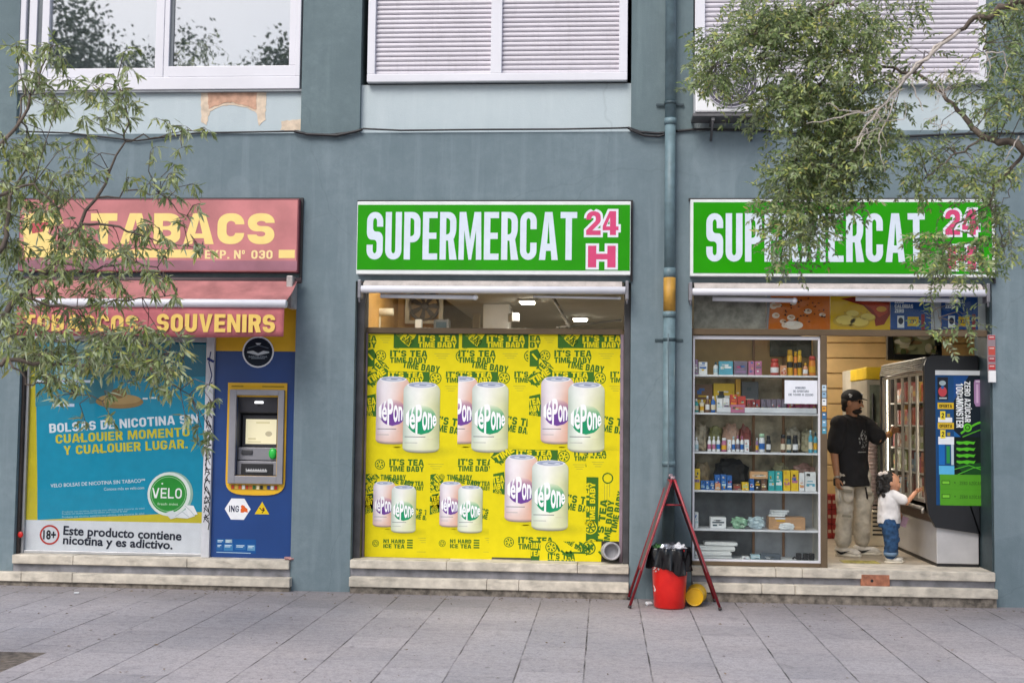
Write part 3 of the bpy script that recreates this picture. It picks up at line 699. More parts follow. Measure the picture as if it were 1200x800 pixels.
# the tin
ad.disc(203, 578, 25, '9fc3b4', 9, 26); ad.disc(200, 578, 25, 'e6efe9', 10, 25.5); ad.disc(199.5, 578, 21.5, '2f9a3c', 11, 22); ad.ringd(199.5, 578, 19.6, 20.3, '9fd3a0', 12)
ad.text('VELO', (180.5, 571, 215, 583), 'f4f8f4', 13, 0, w=.75, s=.16, b=.15, gap=.16); ad.disc(192, 566, 1, 'f0fff0', 12)
ad.text('fresh mint', (187, 588, 211, 591), 'cdebc9', 12, 0, 'plain', .01)
for kk, pts in enumerate(([(199, 601), (216, 598), (226, 592), (231, 603), (222, 606), (208, 605)], [(196, 600), (205, 597), (214, 604), (203, 607)], [(218, 590), (229, 591), (234, 601), (224, 603)])): ad.poly(pts, ('e8ecee', 'dde3e6', 'f1f3f4')[kk], 13+kk)
ad.line([(208, 604), (216, 598), (224, 604)], .7, 'b9c4c8', 17); ad.line([(219, 591), (226, 597), (230, 602)], .7, 'b9c4c8', 18)
ad.ringd(62, 628, 9.6, 11.6, 'c0392f', 6); ad.text('18+', (54.5, 622.5, 69.5, 633.5), '20242c', 7, 0, 'plain', .03)
ad.text('Este producto contiene', (78, 619, 216, 633), '272d3c', 6, -1.6, 'plain', .026)
ad.text('nicotina y es adictivo.', (78, 630, 206, 643.5), '272d3c', 7, -1.6, 'plain', .026)
ad.build('advertisement', None, 'turquoise and yellow nicotine pouch advert filling the window left of the cash machine', 'advert', back='d5c62a')

# ================================================================ cash machine
Yc = .10
cx0, cx1 = at(249.5, 530, Yc).x+.002, ex['a1']-.003
atm = thing('cash_machine', ((cx0+cx1)/2, Yc, ZA), 'cash machine in a deep blue panel with yellow surround and grey bezel', 'cash machine')
BLUE = mat('atm_blue', '103d7c', .35, var=.06, vs=3); YEL = mat('atm_yellow', 'dfae1c', .4, var=.05); GRY = mat('atm_grey', '8f8f95', .45, .2, var=.06)
zA = at(298, 411.5, Yc).z
def hole_frame(m, X0, X1, Z0, Z1, h, Ya, Yb, bev=0):         # rectangle with a rectangular hole h
    a0, a1, c0, c1 = h
    m.box(X0, a0, Ya, Yb, Z0, Z1, bev); m.box(a1, X1, Ya, Yb, Z0, Z1, bev); m.box(a0, a1, Ya, Yb, Z0, c0, bev); m.box(a0, a1, Ya, Yb, c1, Z1, bev)
hx = R(277, 465, 325, 557, Yc)
m = MB(); hole_frame(m, cx0, cx1, ZA+.001, zA, hx, Yc, Yc+.02); m.build('front_panel', BLUE, atm)
m = MB(); m.box(cx0, cx1, Yc, Yc+.02, zA+.001, ZS-.004); m.build('header_panel', YEL, atm)
m = MB(); x0, x1, z0, z1 = R(266, 448.5, 335.5, 580, Yc); zk = at(300, 562, Yc).z
poly = [(x0, z1), (x1, z1), (x1, zk)]; n = 14
for i in range(n+1):
    t = i/n*math.pi; poly.append(((x0+x1)/2+(x1-x0)/2*math.copysign(abs(math.cos(t))**.55, math.cos(t)), zk-(zk-z0)*math.sin(t)**.75))
out = poly+[(x0, zk)]
# yellow surround drawn as four pieces round the recess
m.prism([(x0, z1), (x1, z1), (x1, hx[3]), (x0, hx[3])][::-1], Yc-.012, Yc-.002)
m.box(x0, hx[0], Yc-.012, Yc-.002, hx[2], hx[3]-.0005); m.box(hx[1], x1, Yc-.012, Yc-.002, hx[2], hx[3]-.0005)
low = [(x0, hx[2]-.0005), (x1, hx[2]-.0005)]+[p for p in poly[3:]]
m.prism(low[::-1], Yc-.012, Yc-.002); m.build('yellow_surround', YEL, atm)
m = MB(); x0, x1, z0, z1 = R(268.5, 456.5, 332.5, 566.5, Yc-.03); hole_frame(m, x0, x1, z0, z1, R(276.5, 463, 325.5, 557.5, Yc-.03), Yc-.05, Yc-.013, .004); m.build('bezel', GRY, atm)
m = MB(); a0, a1, c0, c1 = hx; dk = mat('atm_recess', '5b5c62', .5, var=.1)
m.box(a0-.002, a1+.002, .42, .44, c0, c1); m.box(a0-.01, a0, Yc+.021, .42, c0, c1); m.box(a1, a1+.01, Yc+.021, .42, c0, c1); m.box(a0, a1, Yc+.021, .42, c1, c1+.01); m.box(a0, a1, Yc+.021, .42, c0-.01, c0); m.build('recess', dk, atm)
m = MB(); x0, x1, z0, z1 = R(277, 467, 325, 484, Yc+.1); m.prism([(Yc+.02, c1-.002), (Yc+.06, z0+.01), (.40, z0-.05), (.40, c1-.002)], a0+.004, a1-.004, 'yz'); m.build('canopy', mat('atm_dark', '3c3d42', .5), atm)
m = MB(); x0, x1, z0, z1 = R(298, 470, 308, 472.6, Yc); m.box(x0, x1, Yc+.012, Yc+.02, z0, z1, .002); m.build('lamp', glow('atm_lamp', 'ffffff', 1.2), atm)
m = MB(); x0, x1, z0, z1 = R(299, 472, 303, 476, Yc); m.sphere(((x0+x1)/2+.01, Yc+.024, (z0+z1)/2), .012, 10); m.build('camera_lens', BLACK, atm)
ys = .22; m = MB(); x0, x1, z0, z1 = R(284, 486, 325, 523, ys); m.box(x0, a1-.003, ys, ys+.05, z0, z1, .004); sb = m.build('screen_housing', mat('atm_dark', '3c3d42', .5), atm)
cs = Canvas(288, 491, 324, 520, ys-.001)
cs.rect(288, 491, 324, 520, 'd8d0ae', 1); cs.rect(300, 494, 316, 496, 'c2b88f', 2); cs.disc(315, 508, 4, 'a89f84', 2, 3); cs.rect(291, 513, 300, 515, 'bfb58e', 2); cs.rect(291, 517, 306, 518, 'b9b08c', 2)
sm, t_, b_ = new('lit_screen'); vc = N(t_, 'ShaderNodeVertexColor'); vc.layer_name = 'Col'; t_.links.new(vc.outputs[0], b_.inputs['Base Color']); t_.links.new(vc.outputs[0], b_.inputs['Emission Color']); b_.inputs['Emission Strength'].default_value = .45; b_.inputs['Roughness'].default_value = .2
cs.build('screen', sb, back='4a4a44', mats=sm)
m = MB(); x0, x1, z0, z1 = R(277, 524, 325, 539, Yc+.06); m.box(a0+.003, a1-.003, Yc+.06, .41, z0, z1, .006); m.build('card_shelf', GRY, atm)
m = MB(); x0, x1, z0, z1 = R(283, 527, 296, 532.5, Yc+.055); m.box(x0, x1, Yc+.045, Yc+.062, z0, z1, .008); m.build('card_slot', mat('atm_dark', '3c3d42', .5), atm)
m = MB(); x0, x1, z0, z1 = R(314.5, 524.5, 324.5, 538, Yc+.04); m.sphere(((x0+x1)/2, Yc+.05, (z0+z1)/2), ((x1-x0)/2, .03, (z1-z0)/2), 12); m.build('card_reader', mat('green_reader', '2ec04a', .25), atm)
m = MB(); x0, x1, z0, z1 = R(277, 540, 325, 557, Yc+.03); m.box(a0+.003, a1-.003, Yc+.035, .41, z0+.004, z1, .006); m.build('dispenser', GRY, atm)
m = MB(); x0, x1, z0, z1 = R(282.5, 543, 320, 556, Yc+.03); m.box(x0, x1, Yc+.028, Yc+.034, z0, z1, .002); dd = m.build('cash_slot', mat('atm_black', '232428', .4), atm)
m = MB(); x0, x1, z0, z1 = R(288, 550.5, 313, 553, Yc+.02); m.box(x0, x1, Yc+.018, Yc+.0275, z0, z1, .002)
for i in range(9): m.box(x0+(x1-x0)*i/9, x0+(x1-x0)*(i+.5)/9, Yc+.018, Yc+.0275, z1+.001, z1+.014)
m.build('shutter_lip', ALU, dd)
CV = lambda: Canvas(258, 394, 344, 650, Yc-.0005, clip=False, step=.0004)
c = CV()
c.disc(300, 412.5, 18.6, 'e3e6ea', 8); c.disc(300, 412.5, 16.8, '17202e', 9)
c.poly([(287, 412), (294, 411), (300, 414), (306, 411), (313, 412), (313, 413.5), (300, 416.5), (287, 413.5)], 'c8d0d6', 10); c.poly([(296.5, 402), (303.5, 402), (301.5, 404), (298.5, 404)], 'c8d0d6', 10); c.line([(288, 408), (300, 404.5), (312, 408)], .7, '6b7a88', 10); c.line([(292, 420), (308, 420)], 1, '8995a0', 10)
c.text('BARCELONA', (289, 416.8, 311, 419.2), '8d99a5', 11, 0, 'plain', .02)
c.build('round_emblem', atm); c = CV()
hexa = [(280.5+15.2*math.cos(math.pi/3*i), 597+14.2*math.sin(math.pi/3*i)) for i in range(6)]
c.poly(hexa, 'e9ebee', 2); c.text('ING', (270.5, 593, 282, 600.5), '2a2f4a', 3, 0, w=.6, s=.17, b=.16, gap=.14)
c.poly([(284, 601), (284, 597), (286, 594), (288, 592.5), (289.5, 595), (292, 596.5), (292.5, 601), (289, 600), (287, 601)], 'd9622a', 3); c.disc(286, 594, 1.8, 'd9622a', 4)
c.build('hexagon_sticker', atm); c = CV()
c.poly([(300.5, 602.5), (309, 588), (317.5, 602.5)], 'e3c21d', 2); c.line([(306, 595), (309, 598), (312, 597), (309, 601)], 1.1, '3a3322', 3); c.disc(310.5, 596, 1.2, '8a3524', 4)
c.build('warning_sticker', atm); c = CV()
for i, k in enumerate(('b8442e', 'd8b04a', 'c9552f', 'e0e0d8', 'b5412e', 'd0703c', '3a6b3e', 'e6d6b0', '2d2d2d', 'c9a12c', '2d3f7a', 'dcdcdc', 'b03030')):
    c.rect(273+i*4.2, 569, 276.2+i*4.2, 573.5, k, 40)
c.rect(272.5, 568.5, 327.8, 574, '9a8a40', 38); c.build('flag_row', atm); c = CV(); c.rect(256.5, 632, 303, 648.2, '18508f', 1)
for (a, b, q, d, k) in ((257, 632.5, 266, 636, '2d6a9c'), (267, 632.5, 275, 636.5, '8fa6b0'), (257, 638, 264, 645, '2a5f98'), (265.5, 638, 276, 645.5, '3d78a8'), (279, 638, 291, 644, '2b659c'), (293, 638.5, 302, 645, '5b8db4')):
    c.rect(a, b, q, d, k, 2); c.rect(a+1, b+1, q-1.5, b+1.8, 'cfe0ea', 3); c.rect(a+1, b+2.6, q-3, b+3.3, 'cfe0ea', 3)
c.line([(257, 647.5), (297, 648)], .8, 'a9c3d6', 2)
c.build('small_stickers', atm); c = CV(); c.rect(270, 452, 332, 454.2, 'd9a91b', 29)
c.rect(270, 452.5, 284, 453.8, '8a7420', 30); c.rect(306, 452.5, 332, 453.8, '8a7420', 30)
c.build('instruction_line', atm)

# ================================================================ signs
def lightbox(x0, y0, x1, y1, Ya, frame, face, label, border=(3, 3, 3, 3)):
    X0, X1, Z0, Z1 = R(x0, y0, x1, y1, Ya)
    s = thing('shop_sign', ((X0+X1)/2, 0, Z0), label, 'sign')
    m = MB(); m.box(X0, X1, Ya+.004, -.003, Z0, Z1, .004); m.build('casing', mat('sign_white', 'dfe3e2', .35, var=.05), s)
    fx = R(x0+border[0], y0+border[1], x1-border[2], y1-border[3], Ya)
    m = MB(); m.box(fx[0], fx[1], Ya, Ya+.003, fx[2], fx[3]); m.build('face', face, s)
    m = MB(); m.box(X0-.012, X1+.022, -.03, -.0025, Z1+.001, Z1+.022); m.box(X1+.001, X1+.022, -.03, -.0025, Z0-.05, Z1+.0005); m.build('dark_trim', DARK, s)
    return s
GREEN = mat('sign_green_acrylic', '279407', .3, var=.06, vs=2.2, spec=.15, dirt=.10)
def green_sign(x0, y0, x1, y1, tx, ty, tw, hx0, hx1, label, border):
    s = lightbox(x0, y0, x1, y1, -.09, None, GREEN, label, border)
    c = Canvas(x0, y0, x1, y1, -.0905, clip=False, step=.0006)
    sizes = dict(w=.40, s=.152, b=.13, gap=.06)
    c.text('SUPERMERCAT', (tx, ty[0], tx+tw, ty[1]), 'd2dee9', 1, 0, **sizes); c.build('lettering', s)
    c = Canvas(x0, y0, x1, y1, -.0905, clip=False, step=.0006); my = (y0+y1)/2
    H = y1-y0; wv = hx1-hx0
    for t, bx, L_ in (('2', (hx0+wv*.04, y0+H*.135, hx0+wv*.47, my-H*.04), 1), ('4', (hx0+wv*.53, y0+H*.135, hx1-wv*.0, my-H*.04), 1.5), ('H', (hx0+wv*.10, my+H*.105, hx1-wv*.08, y1-H*.1), 1)):
        ww = dict(w=.62, s=.21, b=.19, gap=.07) if t != 'H' else dict(w=1.0, s=.3, b=.26)
        k = 2.6
        c.text(t, (bx[0]-k, bx[1]-k, bx[2]+k, bx[3]+k), 'dfe3ea', L_, 0, off=.095, **ww); c.text(t, bx, 'cf4a76', 2.5, 0, **ww)
    c.build('numerals', s)
    return s
green_sign(418, 236, 739, 321.5, 430, (248.5, 304.5), 247, 686, 725, 'long green sign with white lettering and pink 24 H above the yellow poster window', (.8, 4, .8, 5))
green_sign(809, 233.5, 1166, 324, 828, (250, 307), 257, 1107, 1147, 'wide green white-edged sign above the open shop door, partly behind hanging branches', (3.5, 3.5, 3.5, 3.5))
RED = mat('faded_red_acrylic', 'c27a7b', .5, var=.16, vs=2.4)
s = lightbox(22, 233, 349.5, 318.5, -.10, None, RED, 'faded red sign with yellow lettering above the tobacconist awning', (1.2, 1.5, 1.6, 1.2))
s.children[0].data.materials[0] = mat('sign_red_edge', '7e4048', .5)
c = Canvas(22, 233, 349.5, 318.5, -.1005, clip=False, step=.0006)
YL = 'f3d98a'
c.text('TABACS', (107, 250, 322, 286), YL, 1, 0, w=.80, s=.27, b=.25, gap=.10)
c.rect(30, 292.5, 238, 302, YL, 1); c.rect(327.5, 292.5, 346, 302, YL, 1)
c.text('EXP. Nº 030', (242, 293, 320.5, 303), 'f2dca0', 1, 0, w=.62, s=.2, b=.18, gap=.12)
c.poly([(28, 250), (70, 250), (75, 262), (58, 266), (57, 274), (66, 280), (64, 302), (30, 302), (27, 270)], YL, 2); c.poly([(36, 262), (58, 260), (50, 272), (38, 274)], 'b9555a', 3)
c.build('lettering', s)
m = MB(); X0, X1, Z0, Z1 = R(22, 305, 348, 316.5, -.101); m.box(X0, X1, -.1025, -.1008, Z0, Z1); m.build('lower_band', mat('faded_mauve', '9c6a78', .5, var=.15, vs=3), s)

# ================================================================ awnings
ALB = mat('awning_white_bar', 'd2d3da', .35, var=.04, vs=3)
def rolled_awning(x0, x1, ya, yb, yc, label, arms):
    """cloth wound on its roller: cloth strip ya..yb, white front rail yb..yc, folding arms under it"""
    Yf = -.16
    X0, X1, Z0, Z1 = R(x0, yb, x1, yc, Yf); zc = at((x0+x1)/2, ya, Yf+.02).z
    a = thing('awning', ((X0+X1)/2, -.1, Z0), label, 'awning')
    m = MB(); r = (Z1-Z0)/2; m.lathe((X0, Yf+r, (Z0+Z1)/2), [(r*.9, 0), (r, .004), (r, X1-X0-.004), (r*.9, X1-X0)], 20, (1, 0, 0)); m.build('front_rail', ALB, a)
    m = MB(); n = 10; top = []; 
    for i in range(n+1):
        t = i/n; top.append((Yf+.02+.13*t*t+.01*math.sin(t*3), Z1-.004+(zc-Z1+.012)*math.sin(t*math.pi/2)))
    m.prism([(y, z) for y, z in top]+[(y+.012, z-.012) for y, z in reversed(top)], X0+.02, X1-.03, 'yz'); m.build('rolled_cloth', FABRICW, a)
    for e in (X0-.03, X1):
        m = MB(); m.box(e, e+.03, Yf+.01, -.004, Z0-.05, zc+.0, .006); m.tube([(e+.015, Yf+.03, Z0-.02), (e+.015, Yf+.03, Z0-.09)], .01, 8); m.build('end_bracket', mat('bracket_grey', '8b8a90', .45, .4, var=.25, dirt=.4), a)
    for (p, q, v, wd) in arms:
        A, B = at(p, v, -.06), at(q, v+2, -.08); m = MB(); m.tube([A, B], wd, 10); m.sphere(B, wd*1.25, 8); m.build('folding_arm', ALB, a)
    return a
rolled_awning(422.5, 733, 328.5, 334.5, 343.5, 'rolled white awning under the green sign of the poster window', [(446, 557, 346.5, .022), (625, 726, 347.5, .012)])
rolled_awning(811.5, 1157, 331.5, 338, 346.5, 'rolled white awning over the open shop door', [(835, 931, 350, .022), (1003, 1120, 350, .022)])
# red tobacconist awning, half out
RC = mat('red_awning_cloth', 'a86e6d', .85, var=.2, vs=5, bump=.15, bs=200)
tz = at(180, 328, -.14).z
aw = thing('awning', (at(180, 355, -.3).x, -.2, at(180, 395, -.5).z), 'red awning with white front bar and yellow lettered valance over the nicotine advert', 'awning')
A0, A1 = at(20, 352, -.5).x, at(336, 352, -.5).x
zb1 = at(180, 350, -.5).z; zb0 = at(180, 360, -.5).z; zv = at(180, 394.5, -.5).z
m = MB(); n = 8; pr = [(-.11-.37*i/n, tz+(zb1-tz)*(i/n)-.018*math.sin(i/n*math.pi)) for i in range(n+1)]
m.prism(pr+[(y, z-.006) for y, z in reversed(pr)], A0+.01, A1-.004, 'yz'); m.build('canopy', RC, aw)
m = MB(); r = (zb1-zb0)/2; m.lathe((A0, -.5, (zb0+zb1)/2), [(r*.85, 0), (r, .01), (r, A1-A0-.01), (r*.85, A1-A0)], 18, (1, 0, 0)); m.build('front_bar', ALB, aw)
m = MB(); nx = 60; bmv = m.bm; rows = []
for j in range(5):
    row = []
    for i in range(nx+1):
        x = A0+(A1-.02-A0)*i/nx; t = j/4
        row.append(bmv.verts.new((x, -.503+.008*t*math.sin(x*9)+.006*t*math.sin(x*23+1), zb0+.004+(zv-zb0)*t+.006*t*math.sin(x*4+.6))))
    rows.append(row)
for a_, b_ in zip(rows, rows[1:]):
    for i in range(nx): f = bmv.faces.new((a_[i], b_[i], b_[i+1], a_[i+1])); f.smooth = True
va = m.build('valance', mat('red_valance_cloth', 'b5666b', .85, var=.14, vs=6, bump=.15, bs=200), aw)
sm_ = va.modifiers.new('thickness', 'SOLIDIFY'); sm_.thickness = .003; sm_.offset = 0
c = Canvas(22, 362, 335, 395, -.517, clip=False)
c.text('SOUVENIRS', (185, 367.5, 322.5, 388.5), 'e6c46a', 1, 0, w=.62, s=.22, b=.2, gap=.1); c.build('valance_lettering', aw); c = Canvas(22, 362, 335, 395, -.517, clip=False); c.text('TOBACCOS', (27, 369.5, 163, 389), 'e6c46a', 1, 0, w=.62, s=.22, b=.2, gap=.1)
c.build('valance_lettering', aw)
m = MB(); A, B = at(338, 330, -.12), at(338, 349, -.12); m.box(A.x, A.x+.06, -.2, -.003, B.z-.1, A.z+.05, .01); m.tube([(A.x+.03, -.18, B.z-.02), (A.x+.01, -.30, B.z-.0), (A.x-.02, -.46, zb0+.03)], .018, 8); m.build('side_arm', mat('dirty_white_arm', 'b9b3b0', .5, .2, var=.35, dirt=.7), aw)
m = MB(); X0 = at(22, 322, -.1).x; m.tube([(X0, -.09, tz+.005), (A1+.03, -.09, tz+.005)], .028, 12); m.build('roller', mat('roller_dark', '4a3a3c', .6), aw)
# ================================================================ the yellow drink posters (printed pictures)
PG, PY_, PGL = '3b6b22', 'dfd012', 'c9bf22'
def lerp(a, b, t): return tuple(a[i]+(b[i]-a[i])*t for i in range(3))
def rgb(h): return tuple(int(h[i:i+2], 16)/255 for i in (0, 2, 4))
def hx_(c): return ''.join('%02x' % max(0, min(255, int(x*255+.5))) for x in c)
def can(c, x0, y0, x1, y1, cols, logo, L):
    """printed drink can: tinted body, lid ellipse, round logo; cols = colours left to right"""
    w, h = x1-x0, y1-y0; n = 12; e = w*.10
    def X(u, v):            # shoulders and foot taper
        k = 1.0
        if v < .09: k = .80+.20*math.sin(v/.09*math.pi/2)
        if v > .95: k = 1-.12*((v-.95)/.05)**2
        return x0+w*(.5+(u-.5)*k)
    def Yc_(u, v): return y0+h*.035+(h*.93)*v+e*math.sqrt(max(0, 1-(2*u-1)**2))*(.55 if v > .5 else .3)
    vs = [0, .03, .06, .09, .2, .32, .6, .78, .86, .95, .965, .98, 1]
    def col(u, v):
        i = u*(len(cols)-1); k = min(int(i), len(cols)-2); q = lerp(rgb(cols[k]), rgb(cols[k+1]), i-k)
        if v < .32: q = lerp(q, (.93, .93, .95), .45*(1-v/.32))
        if v > .78: q = lerp(q, rgb(cols[4]), .5*min(1, (v-.78)/.15))
        if v > .955: q = lerp(q, (.36, .35, .33), min(1, (v-.955)/.045)*.75)
        return hx_(q)
    for a, b in zip(vs, vs[1:]):
        for i in range(n):
            u0, u1 = i/n, (i+1)/n
            c.poly([(X(u0, a), Yc_(u0, a), col(u0, a)), (X(u1, a), Yc_(u1, a), col(u1, a)), (X(u1, b), Yc_(u1, b), col(u1, b)), (X(u0, b), Yc_(u0, b), col(u0, b))], None, L)
    cx = (x0+x1)/2
    c.disc(cx, y0+h*.045, w*.405, 'e4e6ea', L+1, w*.085); c.disc(cx, y0+h*.043, w*.365, '9aa4bd', L+2, w*.066); c.disc(cx+w*.03, y0+h*.048, w*.25, 'c3cad8', L+3, w*.04); c.poly([(cx-w*.05, y0+h*.035), (cx+w*.16, y0+h*.04), (cx+w*.10, y0+h*.055), (cx-w*.08, y0+h*.05)], '7f8aa6', L+4)
    ly, lr = y0+h*.53, w*.41
    def cc_(x): 
        u = min(1, max(0, (x-x0)/w)); i = u*(len(cols)-1); k = min(int(i), len(cols)-2); return lerp(rgb(cols[k]), rgb(cols[k+1]), i-k)
    N_ = 14
    for i in range(N_):                                # the round badge fades out towards its top
        t0, t1 = -1+2*i/N_, -1+2*(i+1)/N_
        a0, a1 = lr*math.sqrt(max(0, 1-t0*t0)), lr*math.sqrt(max(0, 1-t1*t1))
        k0, k1 = (min(1, max(0, (t+1)/1.15))**1.1 for t in (t0, t1))
        q4 = [(cx-a0, ly+t0*lr, hx_(lerp(cc_(cx-a0), rgb(logo), k0))), (cx+a0, ly+t0*lr, hx_(lerp(cc_(cx+a0), rgb(logo), k0))), (cx+a1, ly+t1*lr, hx_(lerp(cc_(cx+a1), rgb(logo), k1))), (cx-a1, ly+t1*lr, hx_(lerp(cc_(cx-a1), rgb(logo), k1)))]
        c.poly(q4, None, L+1)
    for ch, a, b in (('l', .0, .10), ('é', .11, .30), ('P', .315, .52), ('o', .53, .70), ('n', .715, .86), ('e', .87, 1.0)):
        up = {'l': .95, 'é': .92, 'P': 1.0, 'o': .55, 'n': .52, 'e': .50}[ch]; dn = {'P': .92}.get(ch, .70)
        def warp(u, v):
            x = a+u*(b-a); e_ = math.sqrt(max(.12, 1-.86*(2*x-1)**2)); top, bot = up*e_, -dn*e_
            return u, (bot+(top-bot)*v+1)/2
        c.text(ch, (cx-lr*1.02+a*lr*2.04, ly-lr*1.05, cx-lr*1.02+b*lr*2.04, ly+lr*1.05), 'f5f6f8', L+3, 0, 'plain', .025, warp=warp)
    c.rect(x0+w*.05, y0+h*.765, x0+w*.62, y0+h*.775, '6a6d70', L+1); c.rect(x0+w*.05, y0+h*.85, x0+w*.4, y0+h*.857, '9a9c9c', L+1); c.rect(x0+w*.66, y0+h*.80, x0+w*.9, y0+h*.804, 'c9b8a0', L+1)
PINK = ['b9acb4', 'e6dfe4', 'ece2e2', 'e3cbc2', 'd9ab95', 'c98f76']
LIME = ['aebdb0', 'dfe8de', 'eef0e6', 'e2e5c8', 'd3d6aa', 'aab184']
def lemon(c, x, y, r, k, L):
    c.ringd(x, y, r*.84, r, k, L, 20)
    for i in range(6):
        a = math.pi*i/3+.3; c.poly([(x+r*.15*math.cos(a), y+r*.15*math.sin(a)), (x+r*.7*math.cos(a-.32), y+r*.7*math.sin(a-.32)), (x+r*.7*math.cos(a+.32), y+r*.7*math.sin(a+.32))], k, L)
def tea(c, box, k, L, rot=0):
    x0, y0, x1, y1 = box; m = y0+(y1-y0)*.55; cx, cy = (x0+x1)/2, (y0+y1)/2
    def rb(b):               # rotate each line's centre round the block centre
        bx, by = (b[0]+b[2])/2-cx, (b[1]+b[3])/2-cy; a = math.radians(rot); X_, Y_ = bx*math.cos(a)+by*math.sin(a), -bx*math.sin(a)+by*math.cos(a)
        return (cx+X_-(b[2]-b[0])/2, cy+Y_-(b[3]-b[1])/2, cx+X_+(b[2]-b[0])/2, cy+Y_+(b[3]-b[1])/2)
    kw = dict(w=.74, s=.27, b=.24, gap=.08)
    c.text("IT'S TEA", rb((x0, y0, x1, m-(y1-y0)*.04)), k, L, rot, **kw)
    c.text('TIME BABY', rb((x0, m, x1, y1)), k, L, rot, **kw)
def small_print(c, x, y, w, L):
    for i in range(3): c.rect(x+w*.12*i, y+i*2.6, x+w*(.9-.1*i), y+i*2.6+.55, 'a7a53a', L)
def poster(box, dx, dy, s, variant, Yp, label):
    c = Canvas(*box, Yp, step=.0003)
    T = lambda x, y: (dx+(x-427)*s+427, dy+(y-391)*s+391)
    def B(x0, y0, x1, y1): return (*T(x0, y0), *T(x1, y1))
    big = variant == 'big'
    # strip at the top
    if big:
        c.rect(*B(460, 391, 540, 408), PG, 1); tea(c, B(489, 392.5, 534, 407), PY_, 2); c.text('EA', B(427, 393.5, 440, 400), PG, 2, w=.74, s=.27, b=.24); c.text('BY', B(427, 401, 440, 408), PG, 2, w=.74, s=.27, b=.24)
        c.poly([T(462, 391), T(487, 391), T(478, 407), T(470, 400)], PY_, 2); tea(c, B(458, 389, 486, 399), PG, 3, -38); lemon(c, *T(479, 402), 5*s, PG, 3); lemon(c, *T(464, 405), 4*s, PG, 2)
        small_print(c, *T(444, 396), 14*s, 2)
        tea(c, B(456, 410.5, 500, 425.5), PG, 2); c.text('TIME BABY', B(471, 426, 515, 434), PG, 3, -8, w=.74, s=.27, b=.24, gap=.08); small_print(c, *T(508, 414), 20*s, 2)
        c.rect(*B(427, 412, 438, 430), PG, 1); lemon(c, *T(445, 417), 6.5*s, PG, 2); c.poly([T(427, 412), T(436, 409), T(441, 418), T(433, 428), T(427, 425)], PG, 2); c.line([T(430, 415), T(436, 422)], 2.2*s, PY_, 3); lemon(c, *T(540, 417), 7*s, PG, 2)
        tea(c, B(424, 430, 456, 446), PG, 3, 50); c.poly([T(427, 440), T(452, 432), T(456, 437), T(429, 452)], PG, 1); c.text('TIME', B(428, 437, 452, 445), PY_, 4, 32, w=.74, s=.27, b=.24)
    else:
        c.text('TIME BABY', B(453, 429.5, 497, 439), PG, 2, w=.74, s=.27, b=.24, gap=.08); c.text('TIME BABY', B(464, 437, 512, 446), PG, 3, -8, w=.74, s=.27, b=.24, gap=.08)
        c.poly([T(424, 430), T(436, 428), T(447, 440), T(441, 458), T(424, 462)], PG, 2); tea(c, B(418, 433, 450, 447), PY_, 3, 48); tea(c, B(420, 447, 446, 459), PY_, 4, 30); lemon(c, *T(444, 434), 5*s, PG, 5)
        c.poly([T(424, 468), T(441, 464), T(444, 494), T(424, 500)], PG, 2); lemon(c, *T(432, 492), 6*s, PY_, 4); tea(c, B(496, 440, 528, 456), PG, 4)
        for k in range(8): x, y = random.uniform(426, 450), random.uniform(430, 468); c.line([T(x, y), T(x+random.uniform(-7, 7), y+random.uniform(3, 8))], 2.0*s, random.choice((PG, PY_)), 6)
        tea(c, B(427, 392, 470, 406), PG, 2); tea(c, B(480, 392, 520, 406), PG, 2)
    if big:
        c.rect(*B(448, 435.5, 503, 449), PG, 2); tea(c, B(454, 436, 496, 448.5), PY_, 3); lemon(c, *T(510, 443), 7*s, PG, 2); c.disc(*T(510, 443), 5*s, PY_, 1); tea(c, B(522, 435, 560, 448), PG, 2); small_print(c, *T(521, 452), 16*s, 2)
        if variant == 'big': c.rect(*B(431, 449, 439, 452), PG, 2)
    c.poly([T(427, 465), T(440, 462), T(442, 489), T(427, 487)], PG, 2); c.text('TEA', B(426, 467, 440, 475), PY_, 3, 8, w=.74, s=.27, b=.24); c.text('BABY', B(424, 476, 440, 483), PY_, 3, 8, w=.74, s=.27, b=.24); lemon(c, *T(433, 487), 4*s, PY_, 4)
    tea(c, B(507, 489, 549, 507), PG, 2, -8)
    # printed ground tint and the two cans
    gx, gy = T(505, 528)
    for k in range(5): c.disc(gx-6*s, gy, (40-k*6)*s, hx_(lerp(rgb(PY_), rgb('8f8a1e'), .06+.08*k)), 3+k, (9-k*1.6)*s)
    gx, gy = T(462, 518)
    for k in range(5): c.disc(gx+4*s, gy, (30-k*4)*s, hx_(lerp(rgb(PY_), rgb('8f8a1e'), .06+.08*k)), 3+k, (7-k*1.2)*s)
    can(c, *B(441, 441, 479.5, 521.5), PINK, '6d4394', 9); can(c, *B(472.8, 447.5, 515.5, 531), LIME, '1e9465', 15)
    lemon(c, *T(446.5, 544.5 if big else 549), 6*s, PG, 2)
    if big: tea(c, B(457.5, 538, 498, 552.5), PG, 2); small_print(c, *T(503, 543), 20*s, 2)
    else:
        c.text('N1 HARD', B(460, 541.5, 497, 548.3), PG, 2, w=.66, s=.24, b=.22, gap=.08); c.text('ICE TEA', B(460, 549.8, 497, 557), PG, 2, w=.66, s=.24, b=.22, gap=.08)
        for i in range(4): c.rect(*B(501, 541.5+i*4.2, 511, 544+i*4.2), PG, 2)
        small_print(c, *T(520, 538), 22*s, 2); c.rect(*B(518, 562, 545, 562.7), 'a7a53a', 2)
    return c.build('poster', None, label, 'poster', 'yellow drink posters pasted over the window', back=PY_, thick=.0006)
random.seed(21)
poster((428, 391.5, 537, 566), 0, 0, 1, 'big', .2285, 'yellow iced tea poster at the top left of the window with both cans whole')
